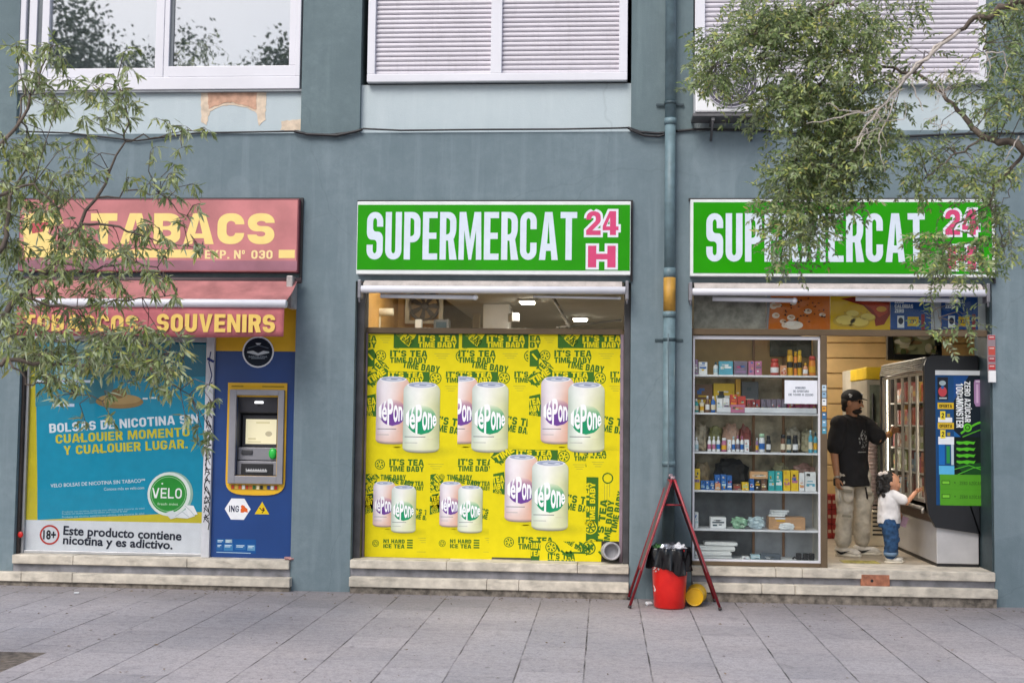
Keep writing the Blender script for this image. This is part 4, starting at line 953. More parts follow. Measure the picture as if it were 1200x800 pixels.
poster((536.5, 391.5, 619, 566), 80.3, 0, 1, 'big', .2275, 'yellow iced tea poster between two others, its pink can cut off at the left edge')
poster((618.5, 391.5, 730, 566), 193, 0, 1, 'big', .2265, 'yellow iced tea poster at the top right of the window beside the drainpipe pillar')
poster((428, 554.5, 500, 654.5), .6, 139, .675, 'small', .2275, 'small yellow poster with little cans in the bottom left corner of the window')
poster((499.5, 554.5, 577, 654.5), 78.6, 139, .675, 'small', .2265, 'small yellow poster with little cans, second along the bottom, left of the large low poster')
poster((573.5, 527, 730, 654), 150.5, 91.5, 1, 'big', .2240, 'large yellow poster set low in the window, overlapping the posters above it')
def strip_poster(box, Yp, label, fn):
    c = Canvas(*box, Yp, step=.0004); fn(c); c.build('poster_strip', None, label, 'poster', 'yellow drink posters pasted over the window', back=PY_, thick=.0006)
def f1(c):
    c.rect(687, 559, 701, 654, PG, 1); 
    tea(c, (666, 583, 715, 597), PY_, 2, 90); c.rect(701, 559, 701.5, 640, 'b5ad20', 2); lemon(c, 692, 618, 8, PY_, 2); lemon(c, 694, 638, 8, PG, 3); c.disc(694, 638, 6.6, PY_, 2)
    tea(c, (681, 605, 737, 621), PG, 3, 84); c.text('TIME BABY', (698, 596, 748, 603), PG, 4, 80, w=.74, s=.27, b=.24, gap=.08)
    for i in range(3): c.rect(708+i*3, 566, 708.6+i*3, 590-4*i, 'a7a53a', 2)
    c.ringd(712, 560, 5, 6.5, PG, 2); small_print(c, 693, 541, 16, 2); c.text('A', (682, 540, 687, 547), PG, 2, w=.7, s=.27, b=.24)
strip_poster((686, 537, 727, 634), .2215, 'narrow yellow poster with sideways lettering at the right edge above the vent pipe', f1)
def f2(c):
    tea(c, (642, 648, 674, 662), PG, 2); lemon(c, 646, 641, 7, PG, 2); c.poly([(622, 634), (634, 634), (632, 657), (622, 657)], PG, 1); c.text('BABY', (621, 636, 634, 643), PY_, 2, 0, w=.74, s=.27, b=.24); c.text('TEA', (621, 645, 634, 652), PY_, 2, 0, w=.74, s=.27, b=.24)
    for k in range(10): x, y = 652+k*5.5, random.uniform(634, 646); c.line([(x, y), (x+random.uniform(-5, 8), y+random.uniform(4, 9))], 2.4, PG, 3)
    lemon(c, 690, 641, 8, PG, 4); c.rect(663, 646, 686, 648, PG, 3); tea(c, (656, 632, 694, 642), PG, 2, -30)
strip_poster((622, 634, 704.5, 657), .2190, 'torn low strip of yellow poster along the window bottom beside the vent pipe', f2)

# ================================================================ vent pipe stub in the poster window
m = MB(); x0, x1, z0, z1 = R(704.8, 634, 729.5, 656, .214); m.box(x0, x1, .214, .2225, z0, z1); 
m.build('plywood_patch', mat('dark_board', '2f2a28', .8, var=.3), None, 'dark board closing the bottom right corner of the poster window', 'board')
q0, q1 = at(717, 645.5, .05), at(714, 645, .214); q1.y = .213
m = MB(); d = (q1-q0).normalized(); r = 10.5*scl(717, 645, .05)
L_ = (q1-q0).length; m.lathe(q0, [(r*.80, .09), (r*.80, .004), (r*.84, 0), (r*.97, 0), (r, .004), (r, L_-.012)], 28, d, True, False)
m.build('vent_pipe', mat('grey_plastic_pipe', 'a9a8ac', .5, var=.15, dirt=.3), None, 'short grey vent pipe poking out at the bottom right of the yellow posters', 'pipe')

# ================================================================ drainpipe, cables, box, air conditioner
p0, p1 = at(785.5, 20, -.07), at(784, 590, -.07); xp = (p0.x+p1.x)/2; rp_ = 6.3*scl(785, 200, -.07)
dpz = lambda py: at(785, py, -.07).z
dp = thing('drainpipe', (xp, -.07, 0), 'teal painted drainpipe running down the pillar between the green signs', 'drainpipe')
m = MB(); m.tube([(xp, -.07, 9.2), (xp, -.07, dpz(141))], rp_, 20); m.tube([(xp, -.07, dpz(143.5)), (xp, -.07, dpz(325))], rp_, 20); m.tube([(xp, -.07, dpz(366)), (xp, -.07, .02)], rp_*1.12, 20); m.build('pipe', PIPEM, dp)
for a, b, k in ((139, 146, 1.14), (314, 325.5, 1.12), (365, 372, 1.22), (540, 546, 1.24)): m = MB(); m.tube([(xp, -.07, dpz(a)), (xp, -.07, dpz(b))], rp_*k, 20); m.build('coupling', PIPEM, dp)

m = MB(); m.tube([(xp, -.07, dpz(325.4)), (xp, -.07, dpz(365.4))], rp_*1.13, 20); m.build('ochre_sleeve', mat('ochre_pipe', 'b68a35', .55, var=.2, vs=10, dirt=.3), dp)
for py in (121, 398):
    m = MB(); z = dpz(py); m.tube([(xp, -.07, z-.015), (xp, -.07, z+.015)], rp_*1.16, 20); m.box(xp-.13, xp+.13, -.012, -.001, z-.012, z+.012, .003); m.box(xp-.02, xp+.02, -.05, -.0, z-.01, z+.01); m.build('bracket', mat('bracket_dark', '3b4c52', .5, .2), dp)
CAB = mat('cable_black', '1d1d20', .5)
def cable(pts, label, r=.011, Yc_=-.02, mt=CAB):
    P_ = []; 
    for a, b in zip(pts, pts[1:]):
        for k in range(6): t = k/6; P_.append((a[0]+(b[0]-a[0])*t, a[1]+(b[1]-a[1])*t))
    P_.append(pts[-1]); random.seed(int(pts[0][0]*7+pts[0][1]))
    m = MB(); V = [at(x, y, Yc_+random.uniform(-.004, .004)) for x, y in P_]; m.tube(V, r, 7)
    return m.build('cable', mt, None, label, 'cable')
cable([(22, 154), (80, 156), (160, 165), (230, 156), (344, 154), (352, 156.5), (385, 158), (412, 155), (426, 151), (470, 153), (560, 152), (660, 151.5), (738, 150)], 'long black cable along the ledge below the upstairs windows', .009)
cable([(345, 154), (360, 157.5), (395, 159), (418, 154), (424, 152)], 'short thick black cable sagging across the pillar beside the cash machine bay', .015, -.035)
cable([(736, 150), (750, 155), (770, 156.5), (779, 156)], 'upper of the two black cables left of the drainpipe', .014, -.03)
cable([(738, 152), (755, 159), (772, 160), (779, 158)], 'lower sagging black cable left of the drainpipe', .012, -.05)
cable([(792, 154), (812, 152), (826, 152), (890, 153), (960, 158), (1060, 160), (1157, 156), (1200, 157)], 'black cable on the ledge under the air conditioner and the branches', .012)
cable([(783, 391), (783.5, 470), (783, 570)], 'thin grey cable clipped to the front of the drainpipe', .006, -.16, mat('cable_grey', '5f7076', .5))
ax0, ax1, az0, az1 = R(815, 62, 898, 131, -.30)
ac = thing('air_conditioner', ((ax0+ax1)/2, -.15, az0), 'white air conditioner unit on brackets half hidden by branches', 'air conditioner')
m = MB(); m.box(ax0, ax1, -.30, -.02, az0, az1, .015); m.build('casing', WHITE, ac)
cxx, czz = at(857, 97, -.30).x, at(857, 97, -.30).z; rr = 30*scl(857, 97, -.3)
m = MB(); m.lathe((cxx, -.306, czz), [(rr, 0), (rr, .004)], 40, (0, 1, 0)); m.build('fan_opening', mat('fan_dark', '55525e', .5, var=.1), ac)
m = MB()
for k in range(1, 8):
    r = rr*k/7; m.tube([(cxx+r*math.cos(2*math.pi*i/40), -.312, czz+r*math.sin(2*math.pi*i/40)) for i in range(41)], .0045, 5)
for k in range(8): a = math.pi*k/8; m.tube([(cxx-rr*math.cos(a), -.315, czz-rr*math.sin(a)), (cxx+rr*math.cos(a), -.315, czz+rr*math.sin(a))], .004, 5)
m.build('fan_grille', mat('grille_pale', 'c6c4cc', .4), ac)
m = MB(); b0 = at(857, 148, -.15).z
m.box(ax0-.02, ax1+.05, -.28, -.001, az0-.035, az0-.004, .003)
for x in (ax0+.15, ax1-.12): m.box(x, x+.03, -.26, -.001, az0-.07, az0-.036); m.tube([(x+.015, -.25, az0-.06), (x+.015, -.01, az0-.20)], .012, 6)
m.build('bracket', mat('bracket_steel', '6b6a6c', .5, .5, dirt=.4), ac)
m = MB(); x0, x1, z0, z1 = R(1157.5, 392, 1167, 450, -.02); zz = lambda py: at(1162, py, -.02).z
bx = thing('shutter_switch', ((x0+x1)/2, -.02, zz(449)), 'narrow grey switch plate with red stickers on the right pillar by the shop door', 'switch')
m.box(x0, x1, -.02, -.001, zz(435), zz(392), .003); m.build('plate', mat('plate_mauve', '8f7f84', .5, var=.15), bx)
m = MB(); m.box(x0+.004, x1-.006, -.045, -.001, zz(448), zz(434.5), .004); m.build('switch_box', WHITE, bx)
c = Canvas(1157.5, 392, 1167, 435, -.0205)
c.rect(1158, 392.5, 1166.5, 434.5, '8f7f84', .5)
for a, b, k in ((393, 398, 'a8484c'), (406, 416, 'b54f45'), (418, 424, '9a3f47'), (427, 433, 'b03d3d')): c.rect(1158.3, a, 1166.2, b, k, 1); c.rect(1159.5, a+1.5, 1165, a+2.5, 'd8c8c4', 2)
c.build('stickers', bx)
# ================================================================ display case beside the door
YD, YDB = .10, .46
dc0, dc1, dz0, dz1 = R(811.5, 393.5, 961.5, 658.5, YD)
dcs = thing('display_case', ((dc0+dc1)/2, YD, dz0), 'white framed glass display case full of toiletries and boxes beside the open door', 'display case')
m = MB(); fw = .026
m.box(dc0, dc1, YD, YD+.03, dz1-fw*1.3, dz1, .004); m.box(dc0, dc1, YD, YD+.03, dz0, dz0+fw*.8, .004); m.box(dc0, dc0+fw*.75, YD, YD+.03, dz0+fw*.8, dz1-fw*1.3, .004); m.box(dc1-fw*.75, dc1, YD, YD+.03, dz0+fw*.8, dz1-fw*1.3, .004)
m.build('frame', PVC, dcs)
SHY = (440.5, 485, 531, 576, 621.5)
SZ = []
for py in SHY:
    z = at(886, py, YD+.035).z; SZ.append(z+.009)
    m = MB(); m.box(dc0+.002, dc1-.002, YD+.032, YDB-.02, z-.009, z+.009, .002); m.build('shelf', PVC, dcs)
SZ.append(dz0+.02)
m = MB(); m.box(dc0, dc1, YD+.032, YDB, dz0-.002, dz0+.019); m.build('bottom_board', WHITE, dcs)
m = MB(); m.box(dc0+.02, dc1-.02, YD+.008, YD+.014, dz0+.02, dz1-.034); m.build('glass_door', GLASS, dcs)
for a in (dc0, dc1-.012): m = MB(); m.box(a, a+.012, YD+.032, YDB, dz0+.02, dz1); m.build('side_panel', mat('clear_acrylic', 'c9c7bd', .3), dcs)
xm0 = at(882, 500, YDB).x
m = MB(); 
for px_ in (883, 918): x = at(px_, 500, YDB).x; m.box(x-.012, x+.012, YDB-.012, YDB+.008, dz0+.02, dz1, .003)
m.build('back_post', mat('copper_post', '8f6a4c', .5, .2), dcs)
ybk = YDB+.01
m = MB(); m.box(dc0+.012, dc1-.012, ybk, ybk+.012, SZ[0]-.02, dz1); m.build('back_panel', mat('tan_backing', 'bb9a66', .6, var=.08), dcs)
m = MB(); m.box(dc0+.012, dc1-.012, ybk+.001, ybk+.012, SZ[3], SZ[0]-.021); m.build('back_panel', mat('lit_store_backing', 'b3a78f', .5, var=.4, vs=9), dcs)  # lightened mottle stands in for the lit store seen through the back
m = MB(); m.box(dc0+.012, xm0, ybk, ybk+.012, dz0, SZ[3]-.001); m.build('back_panel', mat('dark_backing', '606468', .5, var=.3, vs=6), dcs)
m = MB(); m.box(xm0+.001, dc1-.012, ybk, ybk+.012, dz0, SZ[3]-.001); m.build('back_panel', mat('grey_backing', 'a9acb2', .5, var=.15, vs=6), dcs)
# framed dark picture leaning in the top compartment
m = MB(); x0, x1, z0, z1 = R(902, 398, 951, 418, YDB-.02); m.box(x0, x1, YDB-.03, YDB-.012, z0, z1, .003); m.build('picture', mat('dark_picture', '34383a', .2, var=.35, vs=9), None, 'dark framed picture high at the back of the display case', 'picture')
SHN = ['top shelf', 'second shelf', 'third shelf', 'fourth shelf', 'fifth shelf', 'bottom board']
CN = {'purple': '8a6a94', 'white': 'dcdde0', 'teal': '4f9db5', 'grey violet': '6d6478', 'pink': 'b06a8c', 'red': 'b23a34', 'peach': 'c98e6a', 'golden': 'd2a022', 'orange': 'cf7a2e', 'brown': '6b4a38', 'blue': '2461ab', 'dark red': '8c3038', 'magenta': 'b0356f', 'yellow': 'ddb822', 'black': '1e1f24', 'sea green': '2a9d9f', 'tan': 'c79a70', 'slate': '4b5560', 'cardboard': 'b68d67', 'light blue': 'a8c4cf', 'pale green': '9fc4a6', 'dark teal': '25444e', 'cream': 'd8ceb8'}
SEEN = {}
def spot(px0, px1, sh, Yp): 
    x0 = at(px0, SHY[min(sh, 4)], Yp).x; x1 = at(px1, SHY[min(sh, 4)], Yp).x; return x0, x1, SZ[sh]+.0015
def lab(color, kind, sh, extra=''):
    k = (color, kind, sh); SEEN[k] = SEEN.get(k, 0)+1
    o = ['', 'second ', 'third ', 'fourth ', 'fifth ', 'sixth ', 'seventh ', 'eighth '][SEEN[k]-1]
    return (o+color+' '+kind+extra+(' from the left' if o else '')+' on the '+SHN[sh]+' of the glass display case').strip()
def ptop(px0, px1, py, Yp): return at((px0+px1)/2, py, Yp).z
def carton(px0, px1, py, sh, color, band='white', Yp=.17, dep=.10, kind='carton'):
    x0, x1, z0 = spot(px0, px1, sh, Yp); z1 = ptop(px0, px1, py, Yp); random.seed(int(px0*10))
    m = MB(); m.box(x0+.001, x1-.001, Yp, Yp+dep, z0, z1, .003); h = z1-z0; w_ = x1-x0
    o = m.build(kind, mat('pack_'+color.replace(' ', '_'), CN[color], .4, var=.08, vs=14), None, lab(color, kind, sh), kind, 'goods in the glass display case')
    m = MB(); a = random.uniform(.12, .5); m.box(x0+w_*.12, x1-w_*.12, Yp-.0012, Yp-.0003, z0+h*a, z0+h*(a+.14))
    m.box(x0+w_*.2, x1-w_*.3, Yp-.0012, Yp-.0003, z0+h*(a+.24), z0+h*(a+.29))
    for q in range(3):
        m.mi = 1+q % 2; a2, b2 = random.uniform(.08, .6), random.uniform(.1, .85); m.box(x0+w_*a2, x0+w_*(a2+random.uniform(.15, .35)), Yp-.0024, Yp-.0014, z0+h*b2, z0+h*min(.97, b2+random.uniform(.06, .14)))
    k2 = random.choice(('white', 'golden', 'dark teal', 'red', 'blue', 'cream')); k3 = random.choice(('white', 'black', 'magenta', 'pale green', 'yellow'))
    m.build('printed_band', [mat('pack_'+z_.replace(' ', '_'), CN[z_], .4, var=.08, vs=14) for z_ in (band, k2, k3)], o)
    return o
def bottle(px0, px1, py, sh, color, cap='white', Yp=.18, kind='bottle', neck=.45):
    x0, x1, z0 = spot(px0, px1, sh, Yp); z1 = ptop(px0, px1, py, Yp); h = z1-z0; r = (x1-x0)/2*.92; c = ((x0+x1)/2, Yp+r, z0)
    t = thing(kind, c, lab(color, kind, sh), kind, 'goods in the glass display case')
    m = MB(); m.lathe(c, [(r*.9, 0), (r, .006), (r, h*.62), (r*.88, h*.70), (r*neck, h*.78), (r*neck, h*.82)], 16); m.build('body', mat('pack_'+color.replace(' ', '_'), CN[color], .4, var=.08, vs=14), t)
    m = MB(); m.lathe((c[0], c[1], z0+h*.8), [(r*neck*1.1, 0), (r*neck*1.1, h*.16), (r*neck*.8, h*.2)], 12); m.build('cap', mat('pack_'+cap.replace(' ', '_'), CN[cap], .35), t)
    m = MB(); m.lathe((c[0], c[1], z0+h*.16), [(r*1.012, 0), (r*1.012, h*.32)], 16, cap0=False, cap1=False)
    lc = random.choice(('light blue', 'pink', 'grey violet', 'blue') if color == 'white' else ('white', 'cream', 'golden')); m.build('paper_label', mat('pack_'+lc.replace(' ', '_'), CN[lc], .4, var=.08, vs=14), t)
    return t
def tubec(px0, px1, py, sh, color, cap='golden', Yp=.2):        # spray can / tall tube
    x0, x1, z0 = spot(px0, px1, sh, Yp); z1 = ptop(px0, px1, py, Yp); h = z1-z0; r = (x1-x0)/2*.95; c = ((x0+x1)/2, Yp+r, z0)
    t = thing('spray_can', c, lab(color, 'spray can', sh), 'spray can', 'goods in the glass display case')
    m = MB(); m.lathe(c, [(r*.95, 0), (r, .004), (r, h*.74), (r*.8, h*.78)], 16); m.build('body', mat('pack_'+color.replace(' ', '_'), CN[color], .4, var=.08, vs=14), t)
    m = MB(); m.lathe((c[0], c[1], z0+h*.77), [(r*.85, 0), (r*.85, h*.16), (r*.7, h*.21)], 14); m.build('cap', mat('pack_'+cap.replace(' ', '_'), CN[cap], .35), t)
    m = MB(); m.lathe((c[0], c[1], z0+h*.3), [(r*1.012, 0), (r*1.012, h*.22)], 16, cap0=False, cap1=False); m.build('paper_label', mat('pack_black', CN['black'], .4), t)
    return t
# top shelf
carton(813.5, 818, 421, 0, 'purple'); carton(818.5, 829, 424, 0, 'white', 'blue'); bottle(836, 842, 424, 0, 'white', 'dark teal'); carton(842.5, 859, 423, 0, 'teal', 'white'); carton(860, 876, 423, 0, 'grey violet', 'purple'); carton(877, 884, 423, 0, 'pink', 'purple'); carton(884.5, 893, 423, 0, 'pink', 'grey violet')
bottle(903, 914, 420, 0, 'red', 'red', neck=.8); carton(914.5, 922, 428, 0, 'peach', 'red'); tubec(922.5, 930, 409, 0, 'golden', 'golden'); tubec(930.5, 934.5, 411, 0, 'orange', 'golden'); tubec(934.8, 940, 409.5, 0, 'golden', 'yellow'); bottle(941, 947.5, 425, 0, 'peach', 'golden'); bottle(948, 957, 417, 0, 'orange', 'red', neck=.85)
# second shelf
for a, b, t, k, cp in ((813, 819, 467, 'sea green', 'white'), (820, 825.5, 468, 'cream', 'white'), (826.5, 832, 463.5, 'brown', 'white'), (833, 839, 464, 'blue', 'white')): bottle(a, b, t, 1, k, cp)
carton(840, 847, 467, 1, 'white', 'light blue'); carton(847.5, 855, 466, 1, 'white', 'grey violet')
for a, b, t, k in ((855.5, 864, 462, 'red'), (864.5, 874, 464, 'red'), (856, 873, 474, 'pink')): carton(a, b, t, 1, k, 'orange', Yp=.17 if t != 474 else .12, dep=.045, kind='sweets bag')
for i in range(3): carton(875+i*5.4, 880+i*5.4, 468, 1, 'dark red', 'brown')
for i in range(5): carton(892+i*6, 897.6+i*6, 467.5, 1, 'grey violet', 'slate')
for i in range(4): carton(923+i*8.6, 931+i*8.6, 471, 1, 'magenta', 'pink')
m = MB(); x0, x1, z0 = spot(840, 957, 1, .125); m.box(x0, x1, .122, .16, z0, z0+.05, .004); m.build('tray', mat('tray_white', 'cfd2da', .3), None, 'long white card tray along the front of the second display shelf', 'tray', None)
# flat packs standing behind on the second shelf
carton(814, 835, 450, 1, 'brown', 'yellow', Yp=.30, kind='flat pack'); carton(836, 861, 449, 1, 'yellow', 'white', Yp=.30, kind='flat pack'); carton(862, 868, 444, 1, 'golden', 'cream', Yp=.30, kind='flat pack'); carton(869, 889, 447, 1, 'slate', 'cream', Yp=.30, kind='flat pack')
# third shelf
for a, b in ((813.5, 819), (829, 834), (834.5, 839), (839.5, 844.5)): bottle(a, b, 511 if a > 820 else 512, 2, 'white', 'white')
bottle(845.5, 852, 513, 2, 'pink', 'white', neck=.8); carton(852.5, 857, 515, 2, 'white', 'grey violet'); bottle(857.5, 862, 511, 2, 'white', 'light blue'); bottle(862.5, 867, 510, 2, 'white', 'pink'); bottle(867.5, 872, 511, 2, 'white', 'pink'); carton(872.5, 878, 515, 2, 'white', 'light blue')
bottle(885.5, 889, 513, 2, 'purple', 'white'); bottle(889.5, 897, 508, 2, 'white', 'pale green', neck=.85); bottle(898, 904, 510, 2, 'black', 'black', neck=.7); bottle(915, 921, 509, 2, 'brown', 'black', neck=.8); bottle(921.8, 928, 510, 2, 'dark teal', 'black', neck=.8); bottle(929, 936, 509.5, 2, 'black', 'black', neck=.8); bottle(947.5, 953, 504, 2, 'teal', 'light blue'); bottle(953.5, 958.5, 506, 2, 'teal', 'dark teal')
# fourth shelf
carton(813, 820.5, 549, 3, 'yellow', 'purple'); 
for i in range(3): carton(821+i*5.6, 826.2+i*5.6, 563, 3, 'blue', 'light blue')
carton(837.5, 844.5, 556, 3, 'blue', 'white', Yp=.22); carton(838, 844.5, 566, 3, 'peach', 'white', Yp=.13, dep=.05); carton(845, 851.5, 556, 3, 'blue', 'light blue'); carton(852, 858, 557, 3, 'blue', 'white'); carton(859, 868.5, 567, 3, 'brown', 'red'); carton(869.5, 877.5, 565, 3, 'yellow', 'pale green')
carton(878.5, 884, 561, 3, 'blue', 'white'); carton(884.5, 891.5, 562, 3, 'black', 'golden'); carton(892, 898.5, 562, 3, 'brown', 'cream')
o = carton(879, 900, 552.5, 3, 'tan', 'cream'); x0, x1, z0 = spot(879, 900, 3, .17); zt = ptop(878.5, 898, 561, .17)
for v in o.data.vertices:
    if v.co.z < .02: v.co.z += zt-z0+.002
for v in o.children[0].data.vertices: v.co.z = (v.co.z*.35)+(zt-z0)+.012
carton(900.5, 908, 551.5, 3, 'sea green', 'light blue'); carton(908.5, 917, 552, 3, 'sea green', 'white'); carton(918, 926.5, 551, 3, 'yellow', 'pink'); carton(927, 936, 551, 3, 'yellow', 'pink'); carton(936.5, 943, 554, 3, 'white', 'peach'); carton(943.5, 956.5, 553, 3, 'white', 'teal')
# fifth shelf
carton(814, 818.5, 600, 4, 'white', 'light blue'); carton(832.5, 851, 606, 4, 'white', 'slate', dep=.14)
carton(901, 944, 606, 4, 'cardboard', 'tan', dep=.2, kind='cardboard box')
c_ = CN
def crumple(px0, px1, py, sh, mt, label, name='plastic_bag', cat='bag', Yp=.16, dep=.12, sd=1, base_off=0.0):
    """soft crumpled bundle"""
    x0, x1, z0 = spot(px0, px1, sh, Yp); z0 += base_off; z1 = ptop(px0, px1, py, Yp); random.seed(sd)
    bm = bmesh.new(); bmesh.ops.create_icosphere(bm, subdivisions=3, radius=1)
    ph = [random.uniform(0, 6) for _ in range(6)]
    for v in bm.verts:
        n = v.co.normalized(); k = 1+.16*math.sin(5*n.x+ph[0])*math.sin(6*n.y+ph[1])+.10*math.sin(11*n.z+ph[2]+5*n.x)+random.uniform(-.07, .07)
        p = Vector((math.copysign(abs(n.x)**.7, n.x), math.copysign(abs(n.y)**.7, n.y), math.copysign(abs(n.z)**.75, n.z)))*k
        v.co = Vector(((x0+x1)/2+p.x*(x1-x0)/2, Yp+dep/2+p.y*dep/2, max(z0, (z0+z1)/2+p.z*(z1-z0)/2)))
    return link(name, bm, mt, None, label, cat)
PLW = mat('thin_white_plastic', 'd6d9dc', .3, var=.08, vs=12)
crumple(859, 876, 606, 4, mat('green_film', '8db89a', .25, var=.3, vs=14), 'crumpled green plastic bag on the fifth shelf of the display case', sd=2)
crumple(877, 897, 606, 4, mat('pale_blue_film', 'a9bcc4', .2, var=.2, vs=14), 'crumpled pale blue plastic bag next to the cardboard box in the display case', sd=3)
crumple(913, 931, 613, 4, PLW, 'crumpled white paper in front of the cardboard box in the display case', 'crumpled_paper', 'paper', Yp=.13, dep=.035, sd=4)
m = MB(); zt = ptop(901, 944, 606, .17); 
for i in range(3): m.rbox(Vector((at(911+i*1.5, 600, .2).x, .22+.01*i, zt+.014+.02*i)), (.075, .05, .009), Matrix.Rotation(.25*i-.2, 3, 'Z'), .003)
m.build('paper_stack', PLW, None, 'small stack of white packets on top of the cardboard box in the display case', 'packets')
# bottom board: folded white cloths, small boxes, cables
for i, (a, b, t) in enumerate(((813, 858, 652), (814, 858, 646), (815, 862, 640), (826, 865, 635.5))):
    x0 = at(a, 650, .14).x; x1 = at(b, 650, .14).x; z1 = at(840, t, .14).z; z0 = SZ[5]+.0015 if i == 0 else zprev+.001; random.seed(i)
    mm = MB(); mm.box(x0, x1, .14+.01*i, .36, z0, z1, .018, 3)
    for v in mm.bm.verts: v.co.x += random.uniform(-.008, .008); v.co.y += random.uniform(-.006, .006)
    zprev = z1
    mm.build('folded_cloth', mat('folded_white', 'dadbdc', .8, var=.06, vs=10, bump=.3), None, ['lowest', 'second lowest', 'second from top', 'topmost'][i]+' folded white cloth of the stack in the display case', 'cloth', 'folded white cloths in the display case')
carton(870, 878.5, 652, 5, 'white', 'light blue'); carton(880, 891, 650, 5, 'light blue', 'white'); carton(891.5, 915, 649, 5, 'slate', 'slate')
m = MB(); zb5 = SZ[5]+.012
P_ = [at(929+i*2.2, 655-2.5*abs(math.sin(i*1.3)), .2) for i in range(12)]; m.tube([(p.x, .19+.02*math.sin(i*2.1), max(zb5, p.z)) for i, p in enumerate(P_)], .009, 6)
for k in (936, 944, 951): x = at(k, 652, .2).x; m.box(x-.025, x+.025, .18, .22, zb5-.01, zb5+.05, .008)
m.build('power_strip', BLACK, None, 'tangled black power strip lying at the bottom right of the display case', 'power strip')
# stock and bags standing at the back of the middle shelves
for i, (a, b, t, sh_, col, nm) in enumerate(((815, 829, 497, 2, 'b9ab94', 'beige'), (831, 846, 500, 2, '8a8a5a', 'olive'), (848, 866, 496, 2, 'c09a86', 'salmon'), (867, 880, 499, 2, '8d4a44', 'dark red'), (922, 938, 500, 2, 'a89f8c', 'greyish'), (940, 957, 503, 2, 'b3ac8e', 'straw coloured'), (815, 832, 541, 3, 'a58f6e', 'tan'), (905, 925, 543, 3, 'a9a07e', 'khaki'), (928, 957, 545, 3, 'b78f86', 'pinkish'))):
    crumple(a, b, t, sh_, mat('film_'+nm.replace(' ', '_'), col, .3, var=.35, vs=16), nm+' bag at the back of the '+SHN[sh_]+' of the display case', 'stock_bag', 'bag', Yp=.325, dep=.09, sd=20+i)
crumple(838, 876, 537, 3, mat('dark_bag_cloth', '232426', .7, var=.3), 'dark cloth bag at the back of the fourth shelf behind the blue cartons', 'cloth_bag', 'bag', Yp=.31, dep=.11, sd=41)
# paper notice taped inside the glass
c = Canvas(919.5, 445.5, 958, 473, YD+.003, step=.0004)
for y, a, b in ((453, 932, 944), (457, 929.5, 948), (461, 924, 953)): c.text('HORARIO' if y == 453 else ('DE APERTURA' if y == 457 else 'DE 10:00 A 22:00'), (a, y, b, y+2.6), '6d7784', 2, 0, w=.7, s=.2, b=.2)
c.build('paper_notice', None, 'white printed paper notice taped to the display case glass', 'notice', back='e3e6ee', thick=.0006)

# ================================================================ advertising panels behind the glass over the door
def ad_panel(x0, x1, name_label, fn):
    c = Canvas(x0, 346, x1, 386, .135, step=.0005); fn(c); return c
def pa(c):
    random.seed(8)
    for i in range(9):
        x, y = random.uniform(905, 970), random.uniform(350, 382); c.disc(x, y, random.uniform(3.5, 6), 'f0e0cc', 2+i, random.uniform(2, 4)); c.disc(x+1, y-.5, 2.4, 'd8b08a', 12, 1.4)
    for i in range(34): x, y = random.uniform(915, 968), random.uniform(349, 378); c.disc(x, y, random.uniform(.7, 1.6), '4a2412', 13, random.uniform(.6, 1.2), 10)
    c.disc(930, 381, 11, 'efe6da', 14, 5); c.disc(926, 379, 5, 'f8f2ea', 15, 3); c.poly([(898, 346), (903, 346), (900, 386), (898, 386)], '8c8f94', 14)
c = ad_panel(898, 972.5, '', pa); c.build('ad_panel', None, 'orange advertising panel with brown spots and puffed snacks over the door', 'poster', back='d2701e', thick=.004)
def pb(c):
    random.seed(9)
    c.poly([(985, 350), (1000, 348), (1032, 352), (1043, 350), (1043, 368), (1036, 380), (1026, 382), (1024, 370), (1012, 358), (998, 354)], '8e2a1c', 2)
    c.poly([(1000, 350), (1030, 354), (1042, 356), (1040, 366), (1030, 372), (1022, 362), (1008, 354)], 'b8442a', 3); c.disc(1033, 362, 6, 'd8a03a', 4, 3.2)
    for x, y, r in ((990, 376, 14), (1006, 378, 13), (1016, 372, 10), (998, 368, 9)): c.disc(x, y, r, 'c9a93a', 5, r*.5); c.disc(x+1, y-1, r*.82, 'e6cf6a', 6, r*.38)
    for i in range(10): c.disc(random.uniform(980, 1020), random.uniform(364, 382), 1, 'b8923a', 7, .7, 8)
c = ad_panel(973, 1043, '', pb); c.build('ad_panel', None, 'yellow advertising panel with crisps and a red brown packet over the door', 'poster', back='dcb41e', thick=.004)
def pc(x, words):
    def f(c):
        for i, t in enumerate(words): c.text(t, (x+5, 351+i*5.5, x+5+len(t)*2.7, 355.5+i*5.5), 'dfe8ef', 2, 0, w=.6, s=.22, b=.2)
        c.rect(x+8, 370, x+16, 384, 'dfe6ea', 2); c.disc(x+12, 376, 3, '27324a', 3, 4); c.rect(x+20, 371, x+33, 382, 'd9b52a', 2); c.text('XXL', (x+22, 374, x+31, 379), '2a3a66', 3, 0, w=.6, s=.2, b=.2); c.rect(x+36, 368, x+40, 386, '8a2a38', 2)
    return f
c = ad_panel(1043.5, 1091, '', pc(1043.5, ('ZERO', 'CALORÍAS'.replace('Í', 'I'), 'ZERO'))); c.build('ad_panel', None, 'blue drink panel over the door, next to the yellow one', 'poster', back='1d4f94', thick=.004)
c = ad_panel(1103, 1146, '', pc(1103, ('RED BULL', 'ZERO'))); c.build('ad_panel', None, 'blue drink panel over the shop door, nearest the right pillar', 'poster', back='1b4a8c', thick=.004)
m = MB(); x0, x1, z0, z1 = R(813, 346, 897.5, 386, .14); m.box(x0, x1, .14, .15, z0, z1); m.build('blank_panel', mat('glass_reflection_mottle', '9d9b93', .35, var=.35, vs=11), shC)  # opaque mottled panel stands in for reflections on see-through transom glass
